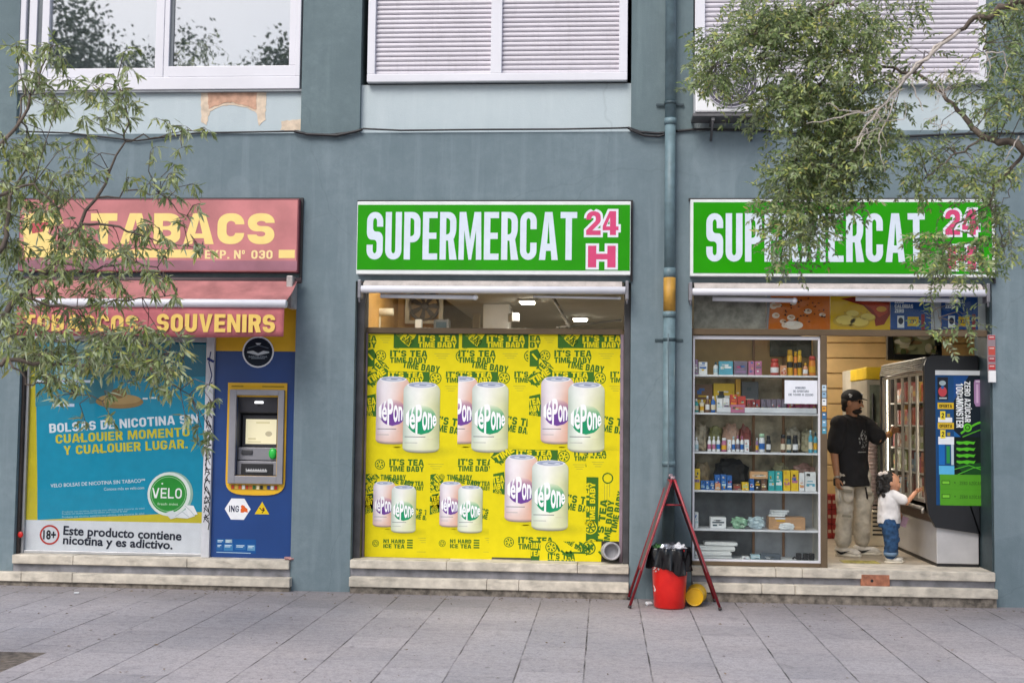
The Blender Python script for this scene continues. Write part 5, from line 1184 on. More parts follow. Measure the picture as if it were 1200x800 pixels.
m = MB(); x0, x1, z0, z1 = R(1091.5, 346, 1102.5, 386, .14); m.box(x0, x1, .14, .15, z0, z1); x0, x1, z0, z1 = R(1146.5, 346, 1157, 386, .14); m.box(x0, x1, .14, .15, z0, z1); m.build('blank_panel', mat('frosted_grey', 'a9b0b6', .5), shC)

# ================================================================ ceiling lamps and bits seen through the clear strip
LAMP = glow('lamp_tube', 'fff3e2', 34)
def ceil_lamp(x, y, lx, ly, label, CZ=CZ):
    t = thing('ceiling_lamp', (x, y, CZ), label, 'lamp', 'ceiling lamps in the shop')
    m = MB(); m.box(x-lx-.02, x+lx+.02, y-ly-.02, y+ly+.02, CZ-.03, CZ-.002, .004); m.build('housing', WHITE, t)
    m = MB(); m.box(x-lx, x+lx, y-ly, y+ly, CZ-.045, CZ-.031, .004); m.build('diffuser', LAMP, t)
ceil_lamp(-1.75, 1.5, .16, .6, 'added lamp out of view, high behind the left end of the clear strip', CZL)  # added lamp, hidden above the strip, brightens the partition and fan
LP = [atz(618, 351, CZ), atz(680, 371.5, CZ)]
ceil_lamp(LP[0].x, LP[0].y, .075, .1, 'small lit ceiling lamp seen through the clear strip, nearer the glass')
ceil_lamp(LP[1].x, LP[1].y, .085, .12, 'small lit ceiling lamp seen through the clear strip, further inside on the right')
for x, y, lb in ((1.9, 1.6, 'lit ceiling lamp inside above the display case'), (2.35, 3.5, 'lit ceiling lamp inside above the slat wall'), (-.9, .86, 'lit ceiling lamp just inside above the clear strip')): ceil_lamp(x, y, .09, .5 if y > 1 else .22, lb)
fx, fz = at(497, 358, 3.3), None; rr = 20*scl(497, 358, 3.3)
fan = thing('extractor_fan', (fx.x, 3.36, fx.z-rr), 'square white extractor fan with dark blades on the ochre partition', 'fan')
m = MB(); hole_frame(m, fx.x-rr*1.12, fx.x+rr*1.12, fx.z-rr*1.05, fx.z+rr*1.05, (fx.x-rr*.86, fx.x+rr*.86, fx.z-rr*.86, fx.z+rr*.86), 3.30, 3.36, .004); m.build('housing', mat('fan_white', 'c4bca8', .5), fan)
m = MB(); m.lathe((fx.x, 3.385, fx.z), [(rr*.86, 0), (rr*.86, .01)], 28, (0, 1, 0)); m.build('back_plate', mat('fan_back', 'b79a72', .6), fan)
m = MB(); m.lathe((fx.x, 3.335, fx.z), [(rr*.2, 0), (rr*.24, .03)], 16, (0, 1, 0))
for k in range(7):
    a = 2*math.pi*k/7; A = lambda r, da: (fx.x+r*rr*math.cos(a+da), fx.z+r*rr*math.sin(a+da)); m.prism([A(.22, -.3), A(.82, -.18), A(.84, .2), A(.5, .3), A(.22, .3)], 3.345+.002*(k % 2), 3.352+.002*(k % 2))
m.build('blades', mat('fan_blade', '4d4238', .5), fan)
m = MB(); m.tube([(fx.x+rr*.86*math.cos(2*math.pi*i/32), 3.315, fx.z+rr*.86*math.sin(2*math.pi*i/32)) for i in range(33)], .02, 6); m.build('rim', mat('fan_rim', '5a5248', .5), fan)
m = MB(); x0, x1, z0, z1 = R(508, 374, 526, 384, 3.1); m.box(x0, x1, 3.1, 3.3, z0-.15, z1, .01); mt_ = m.build('monitor', mat('grey_device', '8a8f96', .4), None, 'small grey monitor standing low behind the brown bar beside the fan', 'monitor')
m = MB(); m.box(x0+.03, x1-.03, 3.094, 3.0995, z0-.1, z1-.03); m.build('screen', mat('screen_blue', '5f7688', .2), mt_)
m = MB(); x0, x1, z0, z1 = R(443, 361, 461, 370, 2.2); m.lathe((x0, 2.2, (z0+z1)/2), [((z1-z0)*.42, 0), ((z1-z0)/2, .02), ((z1-z0)/2, x1-x0)], 18, (1, 0, 0)); m.tube([(x0+.02, 2.2, z0+.02), (x0+.0, 2.2, FZ)], .014, 8)
m.build('floor_lamp', mat('lamp_white', 'd6cdb8', .5), None, 'white cylindrical lamp head on a thin post behind the clear strip', 'lamp')
m = MB(); m.box(*R(486, 374, 494, 386, 2.6)[:2], 2.6, 2.7, FZ, at(490, 374, 2.6).z, .01); m.build('white_post', WHITE, None, 'narrow white post below the extractor fan behind the clear strip', 'post')
m = MB(); p = at(602, 372, 2.4); m.rbox(p, (.05, .06, .05), Matrix.Rotation(.5, 3, 'Z'), .01); m.tube([p, p+Vector((-.05, .3, .12))], .012, 6); m.build('security_camera', mat('camera_grey', 'bfc0c2', .4), None, 'small security camera on the white column behind the clear strip', 'camera')

# ================================================================ open drinks fridge by the door
FX0, FX1 = at(1084, 520, .34).x, EDG['c1']-.03
FY0, FY1 = .34, 2.25
fzt = at(1120, 416.5, FY0).z; fzb = FZ+.001
fr = thing('drinks_fridge', ((FX0+FX1)/2, (FY0+FY1)/2, FZ), 'tall black drinks fridge with glass doors and energy drink adverts on its side', 'fridge')
FB = mat('fridge_black', '1c1e22', .35, var=.1); FW = mat('fridge_white', 'b4b3b4', .4, var=.06)
m = MB(); zc_ = at(1120, 620.5, FY0).z; zb_ = fzb+.02
m.prism([(FX0+.09, zc_+.02), (FX0+.03, zc_+.14), (FX0, zc_+.38), (FX0-.0, fzt-.10), (FX0+.02, fzt-.03), (FX0+.07, fzt), (FX1, fzt), (FX1, zc_-.06), (FX0+.5, zc_-.035)][::-1], FY0, FY0+.06); m.build('side_panel', FB, fr)
m = MB(); m.prism([(FX0+.09, zc_+.02), (FX0+.03, zc_+.14), (FX0, zc_+.38), (FX0-.0, fzt-.10), (FX0+.02, fzt-.03), (FX0+.07, fzt), (FX1, fzt), (FX1, zc_-.06), (FX0+.5, zc_-.035)][::-1], FY1-.06, FY1); m.build('side_panel', FB, fr)
bxc = at(1097, 640, FY0+.05).x
m = MB(); m.box(bxc, FX1, FY0+.03, FY1-.05, fzb+.03, zc_+.05, .008); m.build('plinth', FW, fr)
m = MB(); m.box(bxc+.004, FX1, FY0+.034, FY1-.05, fzb, fzb+.029); m.build('skirting', BLACK, fr)
m = MB(); m.box(FX0+.10, FX1, FY0+.061, FY1-.061, zc_+.052, zc_+.13); m.build('tray', mat('fridge_brown', '4a3a33', .5), fr)
m = MB(); m.box(FX0+.02, FX0+.07, FY0+.062, FY1-.062, fzt-.14, fzt-.01, .01); m.box(FX0+.071, FX1, FY0+.061, FY1-.061, fzt-.06, fzt-.008); m.build('top_canopy', mat('fridge_canopy', '8a867c', .4, .2, var=.2), fr)
m = MB(); n = 6
for i in range(n): t = i/(n-1); m.tube([(FX0-.01+.02*t, FY0+.07, fzt-.13+.02*i), (FX0-.01+.02*t, FY1-.07, fzt-.13+.02*i)], .008, 6)
m.build('night_blind', mat('blind_silver', '9d9a92', .4, .3), fr)
nd = 6; dw = (FY1-FY0-.14)/nd; zd0, zd1 = zc_+.24, fzt-.15
for i in range(nd):
    y0 = FY0+.07+dw*i; m = MB()
    xd = FX0+.03
    m.box(xd-.02, xd, y0+.004, y0+.03, zd0, zd1, .004); m.box(xd-.02, xd, y0+dw-.03, y0+dw-.004, zd0, zd1, .004); m.box(xd-.02, xd, y0+.03, y0+dw-.03, zd1-.03, zd1, .004); m.box(xd-.02, xd, y0+.03, y0+dw-.03, zd0, zd0+.03, .004)
    d_ = m.build('door', mat('door_metal', '9a948a', .35, .5), fr)
    m = MB(); m.box(xd-.012, xd-.006, y0+.03, y0+dw-.03, zd0+.03, zd1-.03); m.build('pane', glass('fridge_glass', .14, (.95, .96, .95), .0), d_)
m = MB(); m.tube([(FX0-.005, FY0+.09, zd0-.05), (FX0-.005, FY1-.1, zd0-.05)], .018, 8); m.tube([(FX0-.005, FY0+.09, zd0-.1), (FX0-.005, FY0+.09, zd0-.05)], .015, 8); m.build('rail', mat('door_metal', '9a948a', .35, .5), fr)
m = MB(); m.box(FX1-.05, FX1, FY0+.061, FY1-.061, zc_+.14, fzt-.061); m.build('back', mat('fridge_inner', 'd6d4cc', .4), fr)
m = MB(); m.box(FX0+.06, FX0+.08, FY0+.075, FY0+.095, zd0, zd1, .003); m.box(FX0+.06, FX0+.08, FY1-.1, FY1-.08, zd0, zd1, .003); m.build('light_strip', glow('fridge_light', 'fff2e0', 9), fr)
m = MB(); m.box(FX0+.075, FX0+.095, FY0+.1, FY1-.1, fzt-.105, fzt-.09); m.build('light_strip', glow('fridge_light', 'fff2e0', 9), fr)
random.seed(33); GK = ['b5443a', 'c9a24a', '8e3b3b', 'd8d2c4', '6a3a3a', 'c77a56', 'a85a5e', '4a6a8a', 'd9c9a8', '7d8a4a', 'c2b5a2', '93544a', '5b8ea0', 'dcdad4']
for k in range(5):
    zs = zd0+.01+k*(zd1-zd0-.1)/5*1.03
    m = MB(); m.box(FX0+.09, FX1-.055, FY0+.065, FY1-.065, zs, zs+.014); m.build('shelf', mat('fridge_shelf', 'c9c6bf', .4), fr)
    y = FY0+.10; j = 0
    while y < FY1-.2:
        w_ = random.uniform(.09, .14); hh = random.uniform(.14, .24); x0 = FX0+.10+random.uniform(0, .02)
        kcol = GK[(k*3+j//2+random.randint(0, 2)) % len(GK)]; m = MB(); m.box(x0, x0+.2, y, y+w_, zs+.0145, zs+hh, .01)
        o = m.build('food_pack', mat('food_'+kcol, kcol, .35, var=.15, vs=16), None, 'chilled food pack on the '+['lowest', 'second lowest', 'middle', 'second highest', 'highest'][k]+' shelf of the black fridge', 'food pack', 'packs on the '+['lowest', 'second lowest', 'middle', 'second highest', 'highest'][k]+' fridge shelf')
        m = MB(); m.box(x0-.0015, x0-.0003, y+w_*.15, y+w_*.85, zs+hh*.35, zs+hh*.6); m.build('printed_label', mat('food_'+GK[(j*5+k) % len(GK)], GK[(j*5+k) % len(GK)], .35, var=.15, vs=16), o)
        y += w_+.012; j += 1
c = Canvas(1096.5, 434, 1158.5, 592, FY0-.002, step=.0005)
c.rect(1096.5, 436, 1118, 592, '1a4675', 1); c.rect(1096.5, 434, 1158.5, 439.5, 'd3d8da', 2)
c.poly([(1118, 440), (1158.5, 440), (1158.5, 556), (1118, 556)], '15202a', 1); c.poly([(1118, 470), (1136, 440), (1118, 440)], '1c4a86', 2)
c.poly([(1118, 505), (1126, 512), (1118, 520)], '1f5f9e', 2)
c.rect(1099, 442, 1111.5, 469, '20242e', 2); c.disc(1105, 449, 4, '97a9b0', 3, 3); c.disc(1105, 459, 5, 'b4434c', 3, 6); c.rect(1101, 466, 1110, 467.5, 'b9c4c9', 3); c.disc(1105, 454, 2, '2d5f9a', 4)
for y in (472, 495.5): c.rect(1099, y, 1118, y+7.5, 'd3b02c', 2); c.text('OFERTA', (1101, y+2, 1116, y+6), '4a3f1c', 3, 0, w=.6, s=.22, b=.2)
for y in (482, 504): c.rect(1102, y, 1108, y+10, 'e0cc3a', 3); c.text('2', (1103.5, y+2, 1106.5, y+8), '3a3a22', 4, 0, w=.5, s=.18, b=.18); c.rect(1110, y+3, 1113.5, y+7, '9a8e3a', 3)
c.rect(1099.5, 489.5, 1116, 495, 'dfe3e6', 2); c.rect(1099.5, 512, 1118, 521, 'dfe4ea', 2)
c.text('ZERO AZÚCAR', (1111, 466.5, 1159, 475), 'e6ebee', 5, -90, w=.5, s=.16, b=.15, gap=.08)
c.text('100% MONSTER'.replace('%', ' '), (1099, 471, 1151, 479.5), 'e6ebee', 5, -90, w=.5, s=.16, b=.15, gap=.08)
c.ringd(1127, 463.4, .55, 1.35, 'e6ebee', 5, 10); c.ringd(1123, 465.9, .55, 1.35, 'e6ebee', 5, 10); c.line([(1121.6, 463.2), (1128.4, 466.2)], .7, 'e6ebee', 6)
c.poly([(1143, 445), (1155, 444), (1157, 447), (1157, 473), (1154, 476), (1144, 476), (1142, 472), (1142, 448)], 'a37fa8', 4); c.rect(1144.5, 450, 1147, 472, 'c9abca', 5); c.rect(1149, 449, 1152, 471, '7e5a86', 5); c.rect(1144, 446, 1155, 447.5, 'd8cfdc', 5)
c.disc(1134, 501, 5, '5fbf2e', 4); c.line([(1126, 508), (1134, 502), (1145, 496), (1158, 492)], 2.4, '58b52c', 5); c.line([(1128, 512), (1142, 506), (1158, 500)], 1.4, '4a9a28', 5); c.ringd(1134, 501, 2, 3, '1b3a18', 5); c.poly([(1118, 512), (1158, 512), (1158, 556), (1118, 556)], '0f1c16', 3)
for i in range(4):
    y = 517+i*7.5; c.poly([(1121, y), (1127, y+.5), (1133, y-.4), (1141, y+.6), (1143, y-.2), (1141, y+3.6), (1136, y+2.8), (1133, y+4.4), (1129, y+3), (1124, y+4), (1120.5, y+2.2)], '53b82a', 5)
c.rect(1147, 514, 1153, 541, '16261c', 4); c.line([(1150, 512), (1150, 540)], 1.4, '3f8f2a', 5); c.poly([(1120, 545), (1158, 541), (1158, 556), (1130, 556)], '1b4a20', 4); c.line([(1118, 550), (1135, 545), (1158, 553)], 1, '50b030', 5); c.line([(1122, 556), (1140, 548), (1158, 546)], 1, '50b030', 6)
c.rect(1100, 521, 1107, 545, '1d66b0', 3); c.rect(1109, 523, 1113, 543, '2b8a4a', 3); c.rect(1114.5, 521, 1117.5, 545, 'b9c8d2', 3); c.poly([(1100, 546), (1118, 546), (1128, 556), (1100, 556)], '5ab0dc', 2)
c.rect(1101, 556, 1158.5, 592, '529a26', 2); c.rect(1101, 573, 1158.5, 573.8, '4c9424', 3)
for y in (563, 579): c.rect(1103, y, 1113, y+5, '3d6f22', 3); c.rect(1104, y+1, 1112, y+4, '78c43a', 4); c.disc(1118.5, y+2.5, 1, '3d6f22', 3); c.text('ZERO AZÚCAR', (1124, y, 1150, y+5), '3d6f22', 3, 0, w=.55, s=.18, b=.17, gap=.1)
c.build('side_advert', fr)
# white shelf edge lip under the doors holding small leaflets
# ---- second fridge, tv panel and clutter further back
m = MB(); x0, x1, z0, z1 = R(1040, 395, 1104, 422, 2.9); 
tv = thing('hanging_screen', ((x0+x1)/2, 2.9, z0), 'black framed picture panel hung from the ceiling above the black fridge', 'screen')
hole_frame(m, x0, x1, z0, z1+.12, (x0+.07, x1-.07, z0+.07, z1+.05), 2.9, 2.98, .006); m.build('frame', FB, tv)
m = MB(); m.tube([(x0+.2, 2.94, z1+.12), (x0+.2, 2.94, CZ)], .015, 8); m.tube([(x1-.2, 2.94, z1+.12), (x1-.2, 2.94, CZ)], .015, 8); m.build('hanger', FB, tv)
c = Canvas(1043, 390, 1101, 418, 2.95, clip=True, step=.002); random.seed(4)
for i in range(26): c.disc(random.uniform(1043, 1101), random.uniform(392, 418), random.uniform(3, 9), random.choice(('7d8a5a', 'a3a886', 'c9c8b4', '56643f', 'b5a07c', 'd8d6c8', '8e7a5a')), 1+i, random.uniform(2, 6), 12)
c.build('picture', tv, back='98a07e', thick=.01)
m = MB(); Yb = 2.7; 
x0, x1, _, _ = R(1016, 440, 1033, 560, Yb); z1 = at(1025, 430, Yb).z
f2_ = thing('drinks_fridge', ((x0+x1)/2, Yb+.4, FZ), 'yellow topped upright fridge standing behind the man at the back of the shop', 'fridge')
m.box(x0, x1+.5, Yb, Yb+.9, FZ+.001, z1-.14, .01); m.build('cabinet', mat('fridge_side_grey', '9b968a', .4, var=.1), f2_)
m = MB(); m.box(x0-.01, x1+.5, Yb-.01, Yb+.9, z1-.139, z1, .01); m.build('header', mat('header_yellow', 'd6b52c', .4), f2_)
m = MB(); m.box(x0+.03, x1+.4, Yb-.008, Yb-.001, FZ+.6, z1-.2); m.build('door', mat('fridge_glass_dark', '6d7468', .15, var=.35, vs=7), f2_)
m = MB(); m.tube([(x0+.06, Yb-.03, FZ+.9), (x0+.06, Yb-.03, z1-.3)], .012, 8); m.build('handle', FB, f2_)
for i, (a, b, t, k, nm) in enumerate(((998.5, 1003, 433, 'c9c5ba', 'pale'), (1004, 1009, 432, '3a3632', 'dark'), (1010, 1015, 436, 'e0dccf', 'white'))):
    x0, x1, _, _ = R(a, 440, b, 560, 3.6); z1 = at(a, t, 3.6).z; m = MB(); m.box(x0, x1, 3.6, 4.2, FZ+.001, z1, .01)
    o = m.build('upright_cooler', mat('cooler_'+nm, k, .4, var=.1), None, nm+' narrow upright cooler cabinet against the slat wall behind the man', 'cooler')
    m = MB(); m.tube([(x0+.03, 3.58, FZ+.8), (x0+.03, 3.58, z1-.3)], .012, 8); m.build('handle', FB, o)
# stacked cups rack, red cartons, cream cabinet
x0, x1, _, _ = R(1019, 520, 1031, 560, 2.3); m = MB(); z = at(1025, 598, 2.3).z; zt = at(1025, 498, 2.3).z
while z < zt: m.lathe(((x0+x1)/2, 2.4, z), [((x1-x0)*.42, 0), ((x1-x0)*.5, .03), ((x1-x0)*.5, .036)], 14); z += .04
m.build('cup_stack', mat('cup_pale_pink', 'cdbcbc', .4), None, 'tall stack of pale pink cups between the man and the black fridge', 'cups')
x0, x1, _, _ = R(1017, 600, 1042, 640, 2.2); zt = at(1030, 598.5, 2.2).z
cab = thing('cream_cabinet', ((x0+x1)/2, 2.3, FZ), 'low cream vented cabinet on the floor behind the child', 'cabinet')
m = MB(); m.box(x0, x1+.2, 2.2, 2.6, FZ+.001, zt, .012); m.build('body', CREAM, cab)
m = MB(); 
for i in range(8): z = FZ+.12+i*.045; m.box(x0+.05, x0+.19, 2.193, 2.199, z, z+.018, .002)
m.build('vent', BLACK, cab)
random.seed(14); k = 0
for iy in range(3):
    for ix in range(3):
        a = 969.5+ix*5.6; x0, x1, _, _ = R(a, 600, a+5.2, 610, 3.0); h = .165; z0 = FZ+.002+iy*(h+.003)
        m = MB(); m.box(x0, x1, 3.0, 3.2, z0, z0+h, .006); o = m.build('red_carton', mat('carton_red', '8e2320', .4, var=.15), None, ['left', 'middle', 'right'][ix]+' dark red carton in the '+['lowest', 'middle', 'top'][iy]+' row stacked behind the bronze post', 'carton', 'red cartons stacked behind the door post')
        m = MB(); m.box(x0+.008, x1-.008, 2.9985, 2.9997, z0+h*.4, z0+h*.62); m.build('printed_band', mat('carton_label', 'b9a08a', .4), o)
m = MB(); p = atz(1010, 661, FZ+.001); q0, q1 = atz(988, 659, FZ), atz(1036, 662.5, FZ); m.box(q0.x, q1.x, q0.y-.05, q0.y+.2, FZ+.0015, FZ+.004); m.build('floor_strip', mat('worn_yellow', 'a3984a', .7, var=.5, vs=18), None, 'worn yellow green strip stuck on the shop floor by the man\'s feet', 'floor strip')
# ================================================================ bin, folding board, bucket, litter
def zx(px, py, Y): p = at(px, py, Y); return p.x, p.z
bn_y = -.50; bxc_, _ = zx(784.5, 700, bn_y)
bb = at(784.5, 704.5, bn_y); 
bin_ = thing('litter_bin', (bxc_, bn_y, 0), 'red plastic bin with a black bin bag under the red folding board', 'bin')
s_ = scl(785, 690, bn_y); rb, rt = 18.3*s_, 22*s_; zt = at(785, 644, bn_y-.1).z
redm, t_, b_ = new('bin_red'); b_.inputs['Roughness'].default_value = .28
t_.links.new(mix(t_, ramp(t_, noise(t_, 7, 5), .35, .7), lin('c4130f'), lin('d42018')), b_.inputs['Base Color'])
m = MB(); m.lathe((bxc_, bn_y, .004), [(rb*.94, 0), (rb, .012), (rb+(rt-rb)*.5, zt*.5), (rt, zt-.02), (rt*1.04, zt-.016), (rt*1.04, zt), (rt*.97, zt), (rt*.95, zt-.05)], 40, cap1=False); m.build('body', redm, bin_)
# white ribbon marks curling round the left flank
def on_bin(u, v, k=1.004):     # u angle, v height
    r = (rb+(rt-rb)*v/zt)*k; return Vector((bxc_+r*math.cos(u), bn_y+r*math.sin(u), v))
m = MB()
def ribbon(pts, wd):
    L = []; 
    for i, (u, v) in enumerate(pts):
        a = Vector(pts[max(i-1, 0)]); b = Vector(pts[min(i+1, len(pts)-1)]); d = (b-a); d.x *= rb; n = Vector((-d.y, d.x)).normalized()*wd[i]/2
        L.append((m.bm.verts.new(on_bin(u+n.x/rb, v+n.y)), m.bm.verts.new(on_bin(u-n.x/rb, v-n.y))))
    for (a, b), (c_, d_) in zip(L, L[1:]): m.bm.faces.new((a, b, d_, c_))
A_ = math.radians
ribbon([(A_(196), .335), (A_(205), .34), (A_(214), .355), (A_(221), .38), (A_(224), .405), (A_(222), .43)], [.006, .012, .016, .018, .016, .008])
ribbon([(A_(202), .315), (A_(216), .325), (A_(228), .345), (A_(236), .375), (A_(239), .405), (A_(237), .43)], [.004, .012, .018, .022, .020, .010])
ribbon([(A_(196), .20), (A_(203), .185), (A_(209), .16), (A_(205), .15), (A_(198), .155)], [.006, .014, .016, .012, .006])
ribbon([(A_(330), .30), (A_(338), .33), (A_(346), .375), (A_(350), .42), (A_(352), .44)], [.004, .008, .012, .012, .006])
m.build('ribbon_mark', mat('bin_white', 'e3dcd8', .4), bin_)
# black bag folded over the rim
bm = bmesh.new(); n = 72; rows = []; random.seed(6); ph = [random.uniform(0, 6) for _ in range(8)]
prof = [(.90, zt-.10, 0), (.93, zt-.01, .2), (1.03, zt+.022, .5), (1.10, zt+.008, .8), (1.11, zt-.04, 1), (1.10, zt-.09, 1.2), (1.085, zt-.135, 1.6), (1.07, zt-.165, 2.2)]
for r, z, amp in prof:
    row = []
    for i in range(n):
        a = 2*math.pi*i/n; w_ = .012*amp*(math.sin(9*a+ph[0]+z*14)+.7*math.sin(17*a+ph[1]-z*22)+.5*math.sin(29*a+ph[2])); dz = .016*max(0, amp-.9)*(math.sin(3*a+ph[3])+.6*math.sin(7*a+ph[4]))
        if amp > 1.5: dz += .03*math.sin(a-.9)
        row.append(bm.verts.new((bxc_+(rt*r+w_)*math.cos(a), bn_y+(rt*r+w_)*math.sin(a), z+dz)))
    rows.append(row)
for a, b in zip(rows, rows[1:]):
    for i in range(n): f = bm.faces.new((a[i], a[(i+1) % n], b[(i+1) % n], b[i])); f.smooth = True
bg_ = link('bin_bag', bm, mat('bag_black', '141416', .22, var=.2, bump=.5, bs=22), bin_)
md = bg_.modifiers.new('thickness', 'SOLIDIFY'); md.thickness = .003; md = bg_.modifiers.new('smooth', 'SUBSURF'); md.levels = 1; md.render_levels = 1
# rubbish in the bin
def scrap(name, c, r, mt, label, cat, sd):
    random.seed(sd); bm = bmesh.new(); bmesh.ops.create_icosphere(bm, subdivisions=3, radius=1)
    for v in bm.verts: k = 1+random.uniform(-.2, .2)+.2*math.sin(7*v.co.x+sd)*math.sin(6*v.co.z+sd); v.co = Vector(c)+Vector((v.co.x*r[0]*k, v.co.y*r[1]*k, v.co.z*r[2]*k))
    return link(name, bm, mt, None, label, cat, 'rubbish in the red bin')
FOIL = mat('crumpled_foil', 'b9bdc6', .25, .7, var=.2, vs=30)
scrap('crumpled_wrapper', (bxc_-.03, bn_y-.03, zt-.005), (.07, .06, .05), FOIL, 'crumpled silver wrapper in the middle of the full red bin', 'wrapper', 1)
scrap('crumpled_wrapper', (bxc_+.085, bn_y-.02, zt+.005), (.06, .06, .045), mat('white_wrapper', 'd2d4da', .35, var=.15, vs=20), 'crumpled white wrapper at the right of the full red bin', 'wrapper', 2)
scrap('crumpled_wrapper', (bxc_-.11, bn_y-.01, zt+.005), (.045, .05, .04), mat('green_wrapper', '5b8a52', .35, var=.2, vs=20), 'crumpled green wrapper at the left of the full red bin', 'wrapper', 3)
scrap('crumpled_wrapper', (bxc_+.03, bn_y+.08, zt+.0), (.07, .05, .045), mat('dark_wrapper', '3a3c44', .35, var=.2), 'crumpled dark wrapper at the back of the full red bin', 'wrapper', 5)
# folding A-board seen edge on
ay0, ay1 = -.62, -.10; apx = at(787, 560, -.36); lz = 0.002
Lb, Rb = at(737, 703, -.36).x, at(841, 703, -.36).x; az = apx.z
ab = thing('folding_board', ((Lb+Rb)/2, -.36, 0), 'red metal folding pavement board seen edge on, straddling the bin against the pillar', 'folding board')
RM = mat('board_red', '8c1f2a', .4, .2, var=.2, vs=9, dirt=.3)
for sgn, xb in ((-1, Lb), (1, Rb)):
    m = MB(); T = Vector((apx.x+sgn*.012, 0, az)); Bt = Vector((xb, 0, lz+.012))
    def P3(t, y): q = T+(Bt-T)*t; return Vector((q.x, y, q.z))
    for y in (ay0, ay1): m.tube([P3(0, y), P3(1, y)], .0125, 8)
    for t in (.02, .72): m.tube([P3(t, ay0), P3(t, ay1)], .011, 8)
    fr_ = m.build('frame', RM, ab)
    m = MB(); d = (Bt-T).normalized(); nrm = Vector((d.z, 0, -d.x)); ce = P3(.37, (ay0+ay1)/2); L_ = (Bt-T).length*.345
    rot = Matrix((d, Vector((0, 1, 0)), nrm)).transposed(); m.rbox(ce, (L_, (ay1-ay0)/2-.012, .004), rot, .002); m.build('panel', mat('board_grey', '5e5a5e', .5, var=.2, dirt=.4), fr_)
    m = MB(); m.rbox(P3(.37, ay0-.004), (L_*1.0, .006, .009), rot, .002); m.build('edge_strip', mat('board_pale_edge', 'a57378', .5, var=.3), fr_)
    m = MB(); 
    for y in (ay0, ay1): m.tube([P3(.985, y), P3(1.0, y)+Vector((0, 0, -.006))], .016, 8)
    m.build('foot', mat('rubber_foot', '3a2f30', .7), fr_)
m = MB(); 
for y in (ay0+.05, ay1-.05): m.tube([(apx.x-.02, y, az+.012), (apx.x+.02, y, az+.012)], .016, 8)
m.tube([(apx.x, ay0, az+.014), (apx.x, ay1, az+.014)], .009, 8); m.build('hinge', mat('hinge_pale', 'b49aa0', .4, .5), ab)
zq = at(787, 591.5, ay0).z; k = (az-zq)/az
m = MB(); m.tube([(apx.x+(Lb-apx.x)*k, ay0+.02, zq), (apx.x+(Rb-apx.x)*k, ay0+.02, zq)], .007, 6); m.build('stay', RM, ab)
# yellow bucket on its side
yb_ = at(813.5, 694, -.42); r_ = 11.2*scl(813, 694, -.42)
bu = thing('yellow_bucket', (yb_.x, -.3, 0), 'small yellow plastic bucket lying on its side to the right of the red bin', 'bucket')
YB = mat('bucket_yellow', 'd8a90c', .35, var=.08, vs=8)
rc = Vector((yb_.x, -.44, r_+.004)); axd = Vector((.18, 1, .02)).normalized()
m = MB(); m.lathe(rc, [(r_*.80, .006), (r_*.84, .006), (r_*.86, 0), (r_*.93, .0), (r_*.96, .012), (r_*1.0, .20), (r_*1.05, .205), (r_*1.05, .222), (r_*.97, .222)], 32, axd, True, False); m.build('body', YB, bu)
m = MB(); a = rc+axd*.213; o1 = axd.orthogonal().normalized(); sd_ = Vector((1, 0, 0)); sd_ = (sd_-axd*sd_.dot(axd)).normalized(); up_ = axd.cross(sd_)
m.tube([a+sd_*(r_*1.07*math.cos(t))+up_*(r_*1.07*abs(math.sin(t))*.5)+axd*(.10*math.sin(t)) for t in [math.pi*i/12 for i in range(13)]], .0035, 6); m.build('handle', mat('wire', '8f8f8f', .4, .8), bu)
# litter
m = MB(); p = atz(760.5, 709, 0); m.rbox(p+Vector((0, 0, .018)), (.03, .02, .012), Matrix.Rotation(.6, 3, 'Z') @ Matrix.Rotation(.4, 3, 'X'), .006); m.build('paper_scrap', PLW, None, 'white scrap of paper on the paving at the left foot of the red bin', 'scrap')
m = MB(); p = atz(917, 701.5, 0); m.rbox(p+Vector((0, 0, .011)), (.045, .02, .008), Matrix.Rotation(.1, 3, 'Z'), .004); m.build('brick_chip', TERRA, None, 'orange brick chip lying at the foot of the lower step', 'brick chip')
m = MB(); p = atz(94, 694, 0); m.rbox(p+Vector((0, -.08, .01)), (.022, .016, .006), Matrix.Rotation(.4, 3, 'Z'), .003); m.build('paper_scrap', PLW, None, 'tiny white scrap of paper on the paving below the nicotine advert', 'scrap')
x_, z_ = zx(337, 650, -.02); m = MB(); m.rbox(Vector((x_, .02, ZA+.016)), (.04, .03, .012), Matrix.Rotation(.3, 3, 'Z'), .008); m.rbox(Vector((x_+.03, .0, ZA+.012)), (.02, .02, .008), Matrix.Rotation(.9, 3, 'Z'), .005); m.build('crumpled_packet', mat('packet_pink', 'b98a86', .5, var=.3, vs=30), None, 'crumpled pinkish packet on the step under the cash machine', 'packet')
m = MB(); random.seed(44)
for i in range(480):
    if random.random() < .45: x, y = random.uniform(-6, 4.2), random.uniform(-.35, -.12)
    else: x, y = random.uniform(-6, 4.2), random.uniform(-4.5, -.1)
    s2 = random.uniform(.007, .022); a = random.uniform(0, 6.3); ca, sa = math.cos(a), math.sin(a)
    V = [m.bm.verts.new((x+u*s2*ca-v*s2*sa, y+u*s2*sa+v*s2*ca, .003+random.uniform(0, .007))) for u, v in ((-1, 0), (0, -.35), (1, 0), (0, .35))]
    f = m.bm.faces.new(V)
m.build('leaf_litter', mat('dry_leaf', '6e5a3e', .8, var=.5, vs=9), None, 'dry leaf bits scattered over the grey paving and along the steps', 'leaf litter', kind='stuff')
